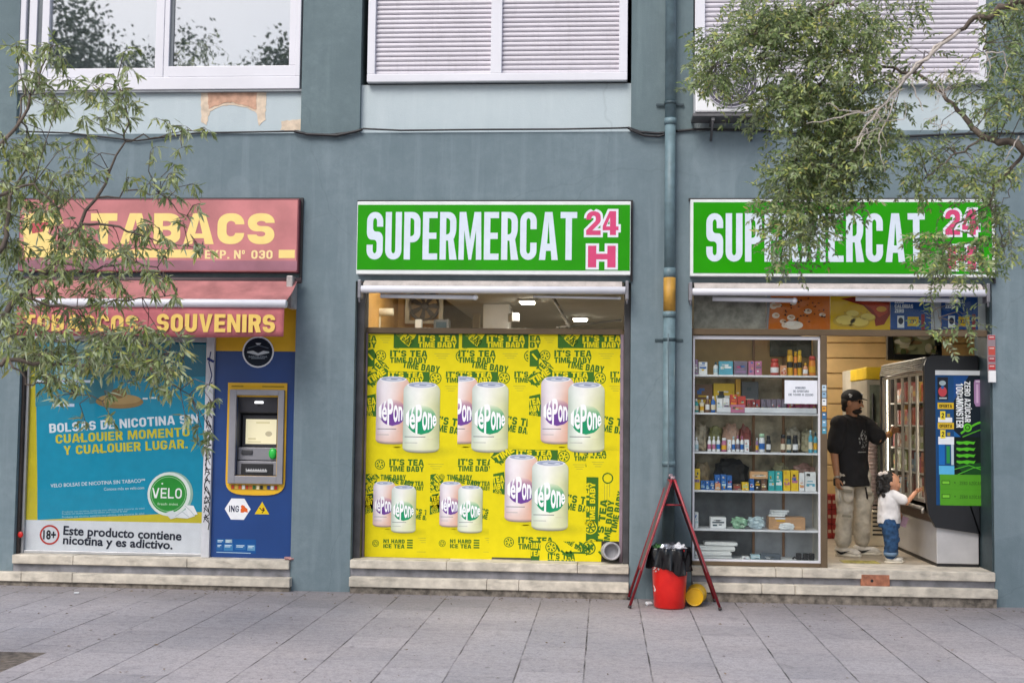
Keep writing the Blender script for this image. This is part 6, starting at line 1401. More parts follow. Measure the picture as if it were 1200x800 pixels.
# ================================================================ people
from mathutils import noise as mnoise
def blob(name, prims, vox, mats, parent=None, loc=None, smooth=4, fold=None, **kw):
    """one continuous surface welded from tapered tubes, lofts and ellipsoids"""
    m = MB()
    for p in prims:
        if p[0] == 't':
            pts = [Vector(q) for q in p[1]]; rr = p[2]
            m.tube(pts, rr, 14)
            m.sphere(pts[0], rr[0]*.99, 10); m.sphere(pts[-1], rr[-1]*.99, 10)
        elif p[0] == 'e':
            s2 = MB(); s2.sphere((0, 0, 0), tuple(p[2]), 14); rot = p[3] if len(p) > 3 else Matrix.Identity(3)
            m.merge(s2, Matrix.Translation(Vector(p[1])) @ rot.to_4x4())
        elif p[0] == 'l':            # loft: list of (centre, rx, ry, yaw)
            rings = []
            for c, rx, ry, yw in p[1]:
                cy, sy = math.cos(yw), math.sin(yw)
                rings.append([m.bm.verts.new((c[0]+rx*math.cos(a)*cy-ry*math.sin(a)*sy, c[1]+rx*math.cos(a)*sy+ry*math.sin(a)*cy, c[2])) for a in [2*math.pi*k/20 for k in range(20)]])
            m.skin(rings)
    bmesh.ops.recalc_face_normals(m.bm, faces=m.bm.faces)
    me = bpy.data.meshes.new('tmp'); m.bm.to_mesh(me); m.bm.free(); o = bpy.data.objects.new('tmp', me); COL.objects.link(o)
    r = o.modifiers.new('r', 'REMESH'); r.mode = 'VOXEL'; r.voxel_size = vox; r.use_smooth_shade = True
    s = o.modifiers.new('s', 'SMOOTH'); s.iterations = smooth; s.factor = .5
    dg = bpy.context.evaluated_depsgraph_get(); ev = o.evaluated_get(dg); bm = bmesh.new(); bm.from_mesh(ev.to_mesh()); ev.to_mesh_clear()
    bpy.data.objects.remove(o); bpy.data.meshes.remove(me)
    for f in bm.faces: f.smooth = True
    if fold:                       # cloth folds / strands: ridged noise pushed along the normals
        am, sx_, sz_, sd_ = fold; bm.normal_update(); sh_ = Vector((sd_*7.3, sd_*3.1, sd_*1.7))
        dv_ = [(v, v.normal.copy(), Vector((v.co.x*sx_, v.co.y*sx_, v.co.z*sz_))+sh_) for v in bm.verts]
        for v, n_, q_ in dv_:
            f1_ = 1-abs(mnoise.noise(q_))*2; f2_ = mnoise.noise(q_*2.3); v.co += n_*am*(f1_*.7+f2_*.5-.25)
    off = Vector(loc)
    for v in bm.verts: v.co += off
    return link(name, bm, mats, parent, base=loc if parent is None else None, **kw)
SKIN_M = mat('skin_tan', 'a87858', .5, var=.08, vs=20); SKIN_C = mat('skin_child', 'b58468', .5, var=.06, vs=20)
SHIRTB = mat('black_cotton', '18181b', .9, var=.2, vs=14, bump=.25, bs=45); TROU = mat('pale_cargo_cloth', 'c4bdae', .9, var=.2, vs=12, bump=.35, bs=40)
SHOE = mat('white_shoe_leather', 'cfc9bd', .5, var=.1, vs=16); SOLE = mat('cream_sole', 'd9d2c0', .6); CAPM = mat('cap_black', '141518', .8, var=.2); HAIRM = mat('hair_dark', '15110f', .6, var=.3, vs=40, bump=.8, bs=80)
def rotz(a): return Matrix.Rotation(a, 3, 'Z')
def local(fx, fy, fz, a, c):          # frame: forward along (sin a, -cos a)
    f = Vector((math.sin(a), -math.cos(a), 0)); l = Vector((math.cos(a), math.sin(a), 0)); return Vector(c)+f*fx+l*fy+Vector((0, 0, fz))
mp = atz(1004, 651, FZ); MO = Vector((mp.x, mp.y, FZ+.001))
A1 = math.radians(38); HA = math.radians(62)
HC = Vector((-.045, -.02, 1.535))
H = lambda f, l, z: local(f, l, z, HA, HC)
def hand(wr, dr, side, k=1.0, curl=.5, pn=Vector((0, 0, -1))):
    """palm, four bent fingers and a thumb; dr: direction of the fingers, side: towards the thumb"""
    d = Vector(dr).normalized(); s = (Vector(side)-d*Vector(side).dot(d)).normalized(); n = d.cross(s)
    if n.dot(pn) < 0: n = -n
    w = Vector(wr); P = [('e', w+d*.045*k, (.030*k, .046*k, .016*k), Matrix((s, d, n)).transposed())]
    for i, (o, L) in enumerate(((.026, .066), (.009, .074), (-.009, .070), (-.026, .056))):
        b = w+d*.078*k+s*o*k; a1 = b+(d*math.cos(curl*.6)+n*math.sin(curl*.6))*L*.55*k; a2 = a1+(d*math.cos(curl*1.7)+n*math.sin(curl*1.7))*L*.5*k
        P.append(('t', [b-d*.02*k, b, a1, a2], [.0088*k, .0086*k, .0078*k, .0066*k]))
    b = w+d*.028*k+s*.024*k; P.append(('t', [b, b+s*.028*k+d*.022*k+n*.006*k, b+s*.034*k+d*.05*k+n*.018*k], [.0105*k, .0095*k, .0075*k]))
    return P
shL, shR = Vector((.115, .12, 1.325)), Vector((-.205, -.13, 1.325))
elL, wrL = Vector((.235, -.05, 1.165)), Vector((.35, .09, 1.225)); elR, wrR = Vector((-.245, -.13, 1.04)), Vector((-.225, -.17, .80))
hipR, knR, anR = Vector((-.125, -.06, .86)), Vector((-.135, -.10, .47)), Vector((-.145, -.05, .09)); hipL, knL, anL = Vector((.055, .05, .86)), Vector((.07, .03, .47)), Vector((.075, .12, .09))
cT = Vector((-.045, 0, 0))
def ring_(z, rx, ry, dx=0, dy=0): return (Vector((cT.x+dx, dy, z)), rx, ry, A1)
def foot(an, a, L=.2):
    d = Vector((math.sin(a), -math.cos(a), 0)); return [('t', [an+Vector((0, 0, -.03))-d*.03, an+Vector((0, 0, -.05))+d*.06, an+Vector((0, 0, -.06))+d*.13], [.034, .032, .026])]
prims = [('l', [ring_(.80, .15, .10), ring_(.95, .14, .095), ring_(1.10, .155, .10), ring_(1.25, .17, .10), ring_(1.34, .15, .08), ring_(1.385, .07, .06)]),
 ('t', [(-.045, .0, 1.33), (-.047, -.005, 1.42), HC+Vector((0, 0, -.03))], [.060, .056, .056]),
 ('e', HC, (.076, .096, .118), rotz(HA)), ('e', H(.028, 0, -.075), (.048, .052, .045), rotz(HA)), ('e', H(.072, 0, -.098), (.026, .022, .02), rotz(HA)),
 ('t', [H(.090, 0, .0), H(.106, 0, -.030), H(.112, 0, -.040)], [.010, .013, .012]), ('e', H(.086, 0, -.068), (.022, .012, .008), rotz(HA)), ('e', H(.084, 0, .024), (.05, .014, .012), rotz(HA)),
 ('e', H(-.005, .077, -.010), (.010, .020, .031), rotz(HA)), ('e', H(-.005, -.077, -.010), (.010, .020, .031), rotz(HA)),
 ('t', [shL, elL, wrL], [.055, .040, .028]), ('t', [shR, elR, wrR], [.055, .041, .029]),
 ('t', [shL, Vector((-.02, .03, 1.33)), shR], [.055, .07, .055]),
 ('t', [hipR, knR, anR], [.085, .058, .042]), ('t', [hipL, knL, anL], [.085, .058, .042])]
prims += foot(anR, math.radians(55))+foot(anL, math.radians(75))
prims += hand(wrL+(wrL-elL).normalized()*.01, Vector((.055, .075, .03)), Vector((0, -.2, 1)), 1.0, .55, Vector((.5, .3, -.6)))
prims += hand(wrR+Vector((.0, -.005, -.01)), Vector((.10, -.05, -1)), Vector((.4, -.9, 0)), 1.0, .7, Vector((1, .2, 0)))
man = blob('person', prims, .0062, SKIN_M, None, MO, 3, label='man in a black t-shirt, black cap and pale cargo trousers reaching for the fridge', cat='person')
def cap_ring(z, k): return (HC+Vector((0, 0, z)), .084*k, .104*k, HA)
# shirt with sleeves
blob('t_shirt', [('l', [ring_(.70, .214, .150), ring_(.74, .210, .147), ring_(.95, .195, .128), ring_(1.12, .205, .13), ring_(1.26, .215, .125), ring_(1.345, .185, .10), ring_(1.39, .085, .075)]),
 ('t', [shL+Vector((-.02, -.0, .005)), shL+(elL-shL)*.78], [.082, .088]), ('t', [shR+Vector((.02, 0, .005)), shR+(elR-shR)*.80], [.082, .086]), ('t', [shL, Vector((-.03, .02, 1.345)), shR], [.078, .075, .078])], .009, SHIRTB, man, MO, 4, fold=(.008, 9, 6, 1))
# printed motif on the chest
pm = MB(); random.seed(12); nf = Vector((math.sin(A1), -math.cos(A1), 0)); nl = Vector((math.cos(A1), math.sin(A1), 0))
def chest(u, z): 
    rx = .202; ry = .130; th = u/rx; return MO+Vector((cT.x, 0, z))+nl*(rx*math.sin(th))+nf*(ry*math.cos(th)+.006)
for i in range(46):
    a = random.uniform(0, 6.28); r = .085*math.sqrt(random.random()); u0, z0 = .015+r*.75*math.cos(a), 1.16+r*1.15*math.sin(a); k = random.uniform(.006, .022); t = random.uniform(0, 3.1)
    q = [chest(u0+k*math.cos(t+j*1.57)*(1 if j % 2 else .35), z0+k*math.sin(t+j*1.57)*(1 if j % 2 else .35)) for j in range(4)]
    pm.bm.faces.new([pm.bm.verts.new(p) for p in q])
for i in range(9):
    u0 = -.06+i*.014; q = [chest(u0, 1.035), chest(u0+.010, 1.035), chest(u0+.010, 1.045+.004*(i % 2)), chest(u0, 1.045)]; pm.bm.faces.new([pm.bm.verts.new(p) for p in q])
pm.build('shirt_print', mat('shirt_print', 'a9a9a6', .8, var=.2), man)
# cargo trousers
blob('trousers', [('l', [ring_(.60+.10, .165, .105), ring_(.80, .165, .105), ring_(.92, .165, .11)]),
 ('t', [hipR+Vector((0, 0, -.06)), hipR+(knR-hipR)*.55, knR, knR+(anR-knR)*.6, anR+Vector((0, 0, .065))], [.104, .092, .082, .080, .082]), ('t', [hipL+Vector((0, 0, -.06)), hipL+(knL-hipL)*.55, knL, knL+(anL-knL)*.6, anL+Vector((0, 0, .065))], [.104, .092, .082, .080, .082]),
 ('e', knR+Vector((-.075, -.03, .12)), (.018, .055, .075)), ('e', knR+Vector((.02, -.085, .14)), (.06, .014, .07)), ('e', knL+Vector((.075, -.02, .10)), (.028, .06, .075))], .009, TROU, man, MO, 2, fold=(.0075, 7, 10, 2))
m = MB(); 
for (c0, hw, hh) in ((knR+Vector((.005, -.118, .19)), .05, .014), (knR+Vector((.0, -.105, -.06)), .045, .012), (knL+Vector((.045, -.095, .16)), .035, .012)): m.rbox(MO+c0, (hw, .006, hh), Matrix.Rotation(.08, 3, 'Y'), .004)
m.build('pocket_flap', mat('cargo_flap', '8e8878', .9, var=.2), man)
m = MB(); m.rbox(MO+Vector((-.10, -.165, .635)), (.012, .006, .025), Matrix.Identity(3), .003); m.tube([MO+Vector((.075, -.07, .69)), MO+Vector((.09, -.075, .60)), MO+Vector((.10, -.03, .56)), MO+Vector((.115, .02, .60))], .008, 6); m.build('dark_strap', CAPM, man)
# shoes with a curved dark side mark
for an, a in ((anR, math.radians(58)), (anL, math.radians(80))):
    d = Vector((math.sin(a), -math.cos(a), 0)); l = Vector((math.cos(a), math.sin(a), 0)); z = lambda k: Vector((0, 0, k))
    b0 = Vector((an.x, an.y, 0)); rt_ = Matrix((l, d, Vector((0, 0, 1)))).transposed()
    sh = blob('shoe', [('e', b0-d*.02+z(.062), (.045, .07, .050), rt_), ('e', b0+d*.08+z(.047), (.046, .095, .040), rt_), ('e', b0+d*.135+z(.036), (.046, .052, .030), rt_), ('t', [b0+z(.06), b0+z(.11)], [.045, .043])], .007, SHOE, man, MO, 2)
    # flat sole clipped at the floor
    m = MB(); out = []
    for i in range(20):
        t = 2*math.pi*i/20; y = .055+.138*math.sin(t); x = (.046+.006*math.sin(t))*math.cos(t); out.append(MO+b0+l*x+d*y)
    lo = [m.bm.verts.new(p+z(.0)) for p in out]; hi = [m.bm.verts.new(p+z(.026)) for p in out]; m.skin([lo, hi]); m.build('sole', SOLE, sh)
    m = MB()
    for sd in (-1, 1):
        vs_ = []
        for t_ in range(9):
            t = t_/8; y = -.055+.14*t; zz_ = .055-.028*math.sin(min(1, t*1.9)*math.pi*.5)+.05*max(0, t-.35); wd = .010*math.sin(math.pi*min(1, .15+t*.95))+.002
            kx = .049*math.sqrt(max(.2, 1-((y-.04)/.15)**2)); p = MO+b0+l*sd*kx+d*y; vs_.append((m.bm.verts.new(p+z(zz_+wd)), m.bm.verts.new(p+z(zz_-wd))))
        for (p, q), (r_2, s_2) in zip(vs_, vs_[1:]): m.bm.faces.new((p, q, s_2, r_2))
    m.build('side_mark', CAPM, sh)
# cap, hair, sunglasses, wristband, eyes, beard
blob('hair', [('e', H(-.035, 0, .005), (.083, .075, .085), rotz(HA)), ('e', H(-.07, 0, -.055), (.06, .035, .04), rotz(HA))], .007, HAIRM, man, MO, 2)
blob('beard', [('e', H(.045, 0, -.088), (.056, .056, .034), rotz(HA)), ('e', H(.088, 0, -.055), (.026, .014, .006), rotz(HA))], .006, HAIRM, man, MO, 2)
cp_ = blob('cap', [('e', H(-.004, 0, .055), (.088, .108, .082), rotz(HA)), ('l', [cap_ring(.035, 1.03), cap_ring(.075, 1.0)])], .007, CAPM, man, MO, 2)
m = MB(); A_l = [m.bm.verts.new(MO+H(.075+.088*math.cos(t)*.9, .075*math.sin(t), .040-.018*math.cos(t))) for t in [(-.5+i/12)*math.pi for i in range(13)]]; B_l = [m.bm.verts.new(v.co+Vector((0, 0, .007))) for v in A_l]; m.skin([A_l, B_l]); m.build('brim', CAPM, cp_)
m = MB(); random.seed(3)
for (f_, l_, z_) in ((.098, .022, .085), (.094, .036, .083), (.02, -.088, .07), (.005, -.090, .078), (.012, -.090, .058)): m.rbox(MO+H(f_, l_, z_), (.008, .008, .009), rotz(HA), .003)
m.build('cap_badge', mat('cap_white', 'c6c6c6', .7), cp_)
m = MB(); 
for s2 in (-1, 1):
    s3 = MB(); s3.sphere((0, 0, 0), (.026, .010, .019), 10); m.merge(s3, Matrix.Translation(MO+H(.090, .032*s2, .006)) @ rotz(HA).to_4x4()); m.tube([MO+H(.083, .055*s2, .012), MO+H(-.002, .080*s2, .008)], .0035, 6)
m.tube([MO+H(.100, -.01, .012), MO+H(.100, .01, .012)], .004, 6); m.build('sunglasses', mat('lens_black', '0c0c0e', .12), man)
m = MB(); q = wrL-(wrL-elL).normalized()*.015; m.lathe(MO+q-(wrL-elL).normalized()*.014, [(.031, 0), (.0325, .006), (.0325, .022), (.031, .028)], 18, wrL-elL); m.build('wristband', mat('band_yellow', 'b9892e', .5), man)
m = MB(); m.lathe(MO+wrR-Vector((0, 0, .0)), [(.031, 0), (.0325, .004), (.0325, .016), (.031, .02)], 18, wrR-elR); m.build('bracelet', mat('bracelet_pale', 'a8a49a', .4, .5), man)

# the child
gp = atz(1042, 658.5, FZ); GO = Vector((gp.x, gp.y, FZ+.001)); GA = math.radians(88); GC = Vector((.012, .0, .765))
Gh = lambda f, l, z: local(f, l, z, GA, GC)
gs, ge, gw = Vector((.055, -.075, .645)), Vector((.15, -.085, .575)), Vector((.235, -.04, .665)); gs2, ge2, gw2 = Vector((.03, .085, .64)), Vector((.08, .10, .52)), Vector((.125, .07, .44))
hR, kR, aR = Vector((-.005, -.045, .38)), Vector((.015, -.05, .21)), Vector((.0, -.05, .05)); hL, kL, aL = Vector((.01, .05, .38)), Vector((.03, .05, .21)), Vector((.035, .045, .05))
gl = lambda z, rx, ry, dx=0: (Vector((dx, 0, z)), rx, ry, 0)
prims = [('l', [gl(.36, .085, .095), gl(.48, .09, .095), gl(.58, .085, .10), gl(.655, .065, .085), gl(.69, .035, .04)]), ('t', [(0, 0, .65), GC+Vector((-.01, 0, -.04))], [.038, .042]),
 ('e', GC, (.082, .092, .096), rotz(GA)), ('e', Gh(.045, 0, -.045), (.055, .05, .045), rotz(GA)), ('e', Gh(.092, 0, -.015), (.011, .012, .011), rotz(GA)), ('e', Gh(.082, 0, -.048), (.018, .010, .007), rotz(GA)), ('e', Gh(.07, .04, -.03), (.022, .02, .022), rotz(GA)), ('e', Gh(.07, -.04, -.03), (.022, .02, .022), rotz(GA)), ('e', Gh(-.002, -.082, -.012), (.008, .016, .022), rotz(GA)), ('e', Gh(-.002, .082, -.012), (.008, .016, .022), rotz(GA)),
 ('t', [gs, ge, gw], [.036, .030, .022]), ('t', [gs2, ge2, gw2], [.036, .030, .022]), ('t', [hR, kR, aR], [.062, .045, .034]), ('t', [hL, kL, aL], [.062, .045, .034]), ('t', [aR+Vector((0, 0, -.02)), aR+Vector((.06, -.005, -.03))], [.025, .02]), ('t', [aL+Vector((0, 0, -.02)), aL+Vector((.06, 0, -.03))], [.025, .02])]
prims += hand(gw, Vector((.07, .02, .05)), Vector((0, -.3, 1)), .62, .35, Vector((.3, .2, -.8))) + hand(gw2, Vector((.03, -.01, -.05)), Vector((.8, -.4, 0)), .6, .7, Vector((-.2, .3, -.2)))
kid = blob('person', prims, .0052, SKIN_C, None, GO, 3, label='small child in a white t-shirt and blue jeans reaching up to the fridge', cat='person')
blob('t_shirt', [('l', [gl(.375, .108, .112), gl(.40, .108, .112), gl(.52, .105, .108), gl(.60, .095, .11), gl(.66, .072, .092), gl(.69, .045, .05)]), ('t', [gs+Vector((-.02, .01, 0)), gs+(ge-gs)*.62], [.05, .05]), ('t', [gs2+Vector((-.01, -.01, 0)), gs2+(ge2-gs2)*.6], [.05, .05])], .008, mat('white_cotton', 'd6d4d4', .9, var=.08, vs=14, bump=.25, bs=50), kid, GO, 3, fold=(.009, 13, 9, 3))
JE = mat('blue_denim', '274c74', .9, var=.35, vs=22, bump=.3, bs=60)
jn = blob('jeans', [('l', [gl(.33, .098, .108), gl(.385, .10, .108), gl(.42, .098, .105)]), ('t', [hR, kR, aR+Vector((0, 0, .035))], [.078, .066, .058]), ('t', [hL, kL, aL+Vector((0, 0, .035))], [.078, .066, .058]), ('e', kR+Vector((.02, 0, .02)), (.06, .06, .04)), ('e', kR+Vector((-.01, 0, -.08)), (.06, .058, .025)), ('e', kL+Vector((-.01, 0, -.08)), (.06, .058, .025))], .007, JE, kid, GO, 2, fold=(.009, 12, 20, 4))
m = MB()
for a in (aR, aL): m.lathe(GO+Vector((a.x, a.y, .066)), [(.055, 0), (.062, .002), (.062, .034), (.055, .036)], 20)
m.build('turn_up', mat('denim_pale', '6d86a0', .9, var=.2), jn)
for a, yw in ((aR, math.radians(86)), (aL, math.radians(90))):
    d = Vector((math.sin(yw), -math.cos(yw), 0)); l = Vector((math.cos(yw), math.sin(yw), 0)); rt_ = Matrix((l, d, Vector((0, 0, 1)))).transposed(); b0 = Vector((a.x, a.y, 0))
    sh = blob('shoe', [('e', b0-d*.005+Vector((0, 0, .038)), (.034, .046, .033), rt_), ('e', b0+d*.055+Vector((0, 0, .028)), (.034, .056, .024), rt_)], .005, SHOE, kid, GO, 2)
    m = MB(); out = [GO+b0+l*((.035)*math.cos(t))+d*(.03+.088*math.sin(t)) for t in [2*math.pi*i/18 for i in range(18)]]; lo = [m.bm.verts.new(p) for p in out]; hi = [m.bm.verts.new(p+Vector((0, 0, .016))) for p in out]; m.skin([lo, hi]); m.build('sole', SOLE, sh)
random.seed(17); hp = [('e', Gh(-.028, 0, .022), (.088, .082, .088), rotz(GA)), ('e', Gh(-.045, 0, -.05), (.074, .052, .07), rotz(GA))]
for i in range(60):
    a = random.uniform(0, 6.28); zz_ = random.uniform(-.13, .06); c0 = Gh(-.035+.064*math.cos(a)*(.8 if math.cos(a) > 0 else 1)-.015, .074*math.sin(a), zz_)
    if Gh(0, 0, 0).x+.045 < c0.x and zz_ < .04: continue
    k = random.uniform(.012, .022); hp.append(('e', c0, (k, k, k*1.2)))
blob('hair', hp, .0055, HAIRM, kid, GO, 1, fold=(.010, 45, 22, 5))
m = MB(); c0 = GO+Gh(-.075, -.055, .085)
for s2 in (-1, 1): s3 = MB(); s3.sphere((0, 0, 0), (.026, .012, .020), 10); m.merge(s3, Matrix.Translation(c0+Vector((s2*.024, 0, .004*s2))) @ Matrix.Rotation(.5*s2, 4, 'Y'))
m.sphere(c0, .010, 8); m.build('hair_bow', mat('bow_cream', 'd9cdc4', .6), kid)
m = MB()
for s2 in (-1, 1): m.sphere(GO+Gh(.080, .03*s2, .006), .009, 8)
m.build('eyes', mat('eye_dark', '1a1412', .2), kid)
m = MB(); q = GO+gw2+Vector((.03, -.02, -.055)); m.rbox(q, (.032, .006, .05), Matrix.Rotation(.35, 3, 'Y') @ Matrix.Rotation(.3, 3, 'Z'), .003)
pk = m.build('snack_packet', mat('packet_mauve', 'a98a9a', .4, var=.2, vs=20), None, 'mauve snack packet held down in the child\'s far hand', 'packet')
# ================================================================ trees
def leaf_mat(name, stops, back=.45, rough=.5):
    m, t, b = new(name); g = N(t, 'ShaderNodeNewGeometry'); r = N(t, 'ShaderNodeValToRGB'); e = r.color_ramp.elements
    while len(e) < len(stops): e.new(.5)
    for i, (p, c) in enumerate(stops): e[i].position = p; e[i].color = lin(c)
    t.links.new(g.outputs['Random Per Island'], r.inputs[0])
    under = mix(t, g.outputs['Backfacing'], r.outputs[0], mix(t, .55, r.outputs[0], lin('aab39c')))
    t.links.new(under, b.inputs['Base Color']); b.inputs['Roughness'].default_value = rough
    tr = N(t, 'ShaderNodeBsdfTranslucent'); t.links.new(r.outputs[0], tr.inputs[0]); mx = N(t, 'ShaderNodeMixShader'); mx.inputs[0].default_value = .38
    o = t.nodes['Material Output']; t.links.new(b.outputs[0], mx.inputs[1]); t.links.new(tr.outputs[0], mx.inputs[2]); t.links.new(mx.outputs[0], o.inputs[0])
    return m
LEAF_L = leaf_mat('willow_like_leaf', [(0, '69793f'), (.3, '8d9d60'), (.55, 'a2b07c'), (.75, 'b8c2a4'), (.9, 'bdc866'), (1, 'b4aa70')])
LEAF_R = leaf_mat('ash_like_leaf', [(0, '50643a'), (.3, '768b50'), (.55, '8d9e68'), (.75, 'a6b38c'), (.92, 'b4be60'), (1, 'bab068')])
LEAF_F = leaf_mat('far_tree_leaf', [(0, '2c3a22'), (.5, '40512e'), (1, '566840')])
BARK = mat('bark_grey', '6a5f56', .9, var=.35, vs=14, bump=.6, bs=30); BARKL = mat('bark_pale_twig', 'b5aca3', .9, var=.25, vs=14)
class Leaves:
    def __init__(s): s.v = []; s.f = []
    def leaf(s, p, d, n, L, W):
        d = d.normalized(); sd = d.cross(n)
        if sd.length < 1e-4: sd = d.orthogonal()
        sd.normalize(); up = sd.cross(d); i = len(s.v); m1 = p+d*L*.38-up*W*.12; m2 = p+d*L*.72-up*L*.05
        s.v += [p, m1+sd*W*.5+up*W*.18, m1, m1-sd*W*.5+up*W*.18, m2+sd*W*.34-up*L*.02, m2-up*W*.1, m2-sd*W*.34-up*L*.02, p+d*L-up*L*.14]
        s.f += [(i, i+1, i+2), (i, i+2, i+3), (i+1, i+4, i+5, i+2), (i+2, i+5, i+6, i+3), (i+4, i+7, i+5), (i+5, i+7, i+6)]
    def build(s, name, mt, parent, label=None):
        me = bpy.data.meshes.new(name); org = WORLD[parent.name]; me.from_pydata([v-org for v in s.v], [], s.f); me.materials.append(mt)
        o = bpy.data.objects.new(name, me); COL.objects.link(o); o.parent = parent; WORLD[o.name] = org; return o
def rv(k=1.0): return Vector((random.gauss(0, k), random.gauss(0, k), random.gauss(0, k)))
def px3(pts, Y0, dY=0.0): return [at(x, y, Y0+dY*i/(max(1, len(pts)-1))) for i, (x, y) in enumerate(pts)]
def wig(pts, k, amp):
    out = []
    for a, b in zip(pts, pts[1:]):
        for i in range(k): out.append(a+(b-a)*i/k+rv(amp)*(1 if i else .3))
    out.append(pts[-1]); return out
def taper(n, a, b): return [a+(b-a)*i/(n-1) for i in range(n)]
# ---- left tree: long narrow leaves in drooping tufts
random.seed(101)
TLx, TLy = -4.36, -3.75
tl = thing('street_tree', (TLx, TLy, 0), 'street tree with long narrow drooping leaves in front of the tobacconist', 'tree')
W_ = MB(); NODES = []
def limb(pts, r0, r1, wob=.012, k=4, mb=None):
    q = wig(pts, k, wob); (mb or W_).tube(q, taper(len(q), r0, r1), 7); NODES.extend(q[1:]); return q
tr = [Vector((TLx, TLy, -.05)), Vector((TLx-.05, TLy, .9)), Vector((TLx-.02, TLy+.05, 1.9)), Vector((TLx-.10, TLy+.1, 2.8)), Vector((TLx-.2, TLy+.05, 4.2)), Vector((TLx-.1, TLy, 5.6))]
q = wig(tr, 3, .01); W_.tube(q, taper(len(q), .10, .03), 12); W_.tube([Vector((TLx, TLy, -.05)), Vector((TLx, TLy, .12))], [.14, .10], 12)
base_a = Vector((TLx-.02, TLy+.05, 2.0)); base_b = Vector((TLx-.08, TLy+.09, 2.6)); base_c = Vector((TLx-.12, TLy+.1, 3.2))
limb([base_a]+px3([(-10, 400), (21, 349), (62, 308), (112, 232), (147, 166)], -3.6, .35), .030, .006)
limb(px3([(147, 166), (148, 130), (138, 90)], -3.25), .006, .003)
limb(px3([(147, 166), (175, 162), (206, 156), (236, 150)], -3.25, .1), .006, .003)
limb(px3([(96, 262), (140, 266), (180, 280), (236, 292)], -3.45, .2), .010, .003)
limb([base_a]+px3([(-15, 430), (10, 421), (60, 428), (122, 427), (180, 436), (222, 462)], -3.7, .4), .022, .003)
limb([base_b]+px3([(-20, 310), (3, 290), (12, 240), (30, 200)], -3.8, .2), .03, .006)
limb([base_c]+px3([(-30, 200), (18, 152), (45, 100), (58, 62)], -3.6, .2), .02, .004)
limb(px3([(21, 349), (90, 362), (150, 352), (205, 345)], -3.55, .2), .010, .003)
limb(px3([(62, 308), (110, 318), (160, 306), (200, 330), (212, 352)], -3.5, .2), .009, .003)
limb(px3([(10, 421), (30, 450), (60, 452), (120, 470)], -3.7, .2), .008, .003)
limb(px3([(112, 232), (160, 222), (195, 232), (226, 262)], -3.4, .25), .007, .003)
limb(px3([(28, 380), (70, 400), (130, 392), (190, 410), (215, 420)], -3.6, .25), .008, .003)
limb([base_c]+px3([(-40, 260), (0, 230), (40, 215), (70, 245)], -3.9, .2), .02, .004)
LV = Leaves()
def tuft(c, rad, n, L=.085, W=.018, spread=1.0, conn=True):
    """a few drooping twigs that carry the leaves of one tuft"""
    if conn and NODES:
        nd = min(NODES, key=lambda k: (k-c).length)
        if .04 < (nd-c).length < .9:
            mid = (nd+c)/2+Vector((0, 0, .03))+rv(.02); W_.tube([nd, mid, c], [.0035, .003, .002], 5)
    for t in range(max(3, int(n/2.6))):
        d = Vector((random.gauss(0, 1), random.gauss(0, .8), random.gauss(.1, .7))).normalized(); Lt = rad*random.uniform(.6, 1.25); p = c.copy(); pts = [p.copy()]; st = 8
        for i in range(st):
            d = (d+Vector((0, 0, -.16))+rv(.07)).normalized(); p = p+d*Lt/st; pts.append(p.copy())
            if i < 1: continue
            ld = (d*.6+rv(.5)+Vector((0, 0, -.45))).normalized(); LV.leaf(p, ld, rv(1)+Vector((0, -.3, .9)), L*random.uniform(.45, 1.25), W*random.uniform(.6, 1.25))
        W_.tube(pts[::2]+[pts[-1]], .0016, 4, False)
def fill(spots, Y0, sp, L, W):
    for (x, y, r, n) in spots:
        c = at(x+random.uniform(-3, 3), y+random.uniform(-3, 3), Y0+random.uniform(-sp, sp)); tuft(c, r*scl(x, y, Y0), n, L, W)
limb(px3([(18, 152), (30, 110), (24, 80), (20, 58)], -3.5), .007, .002)
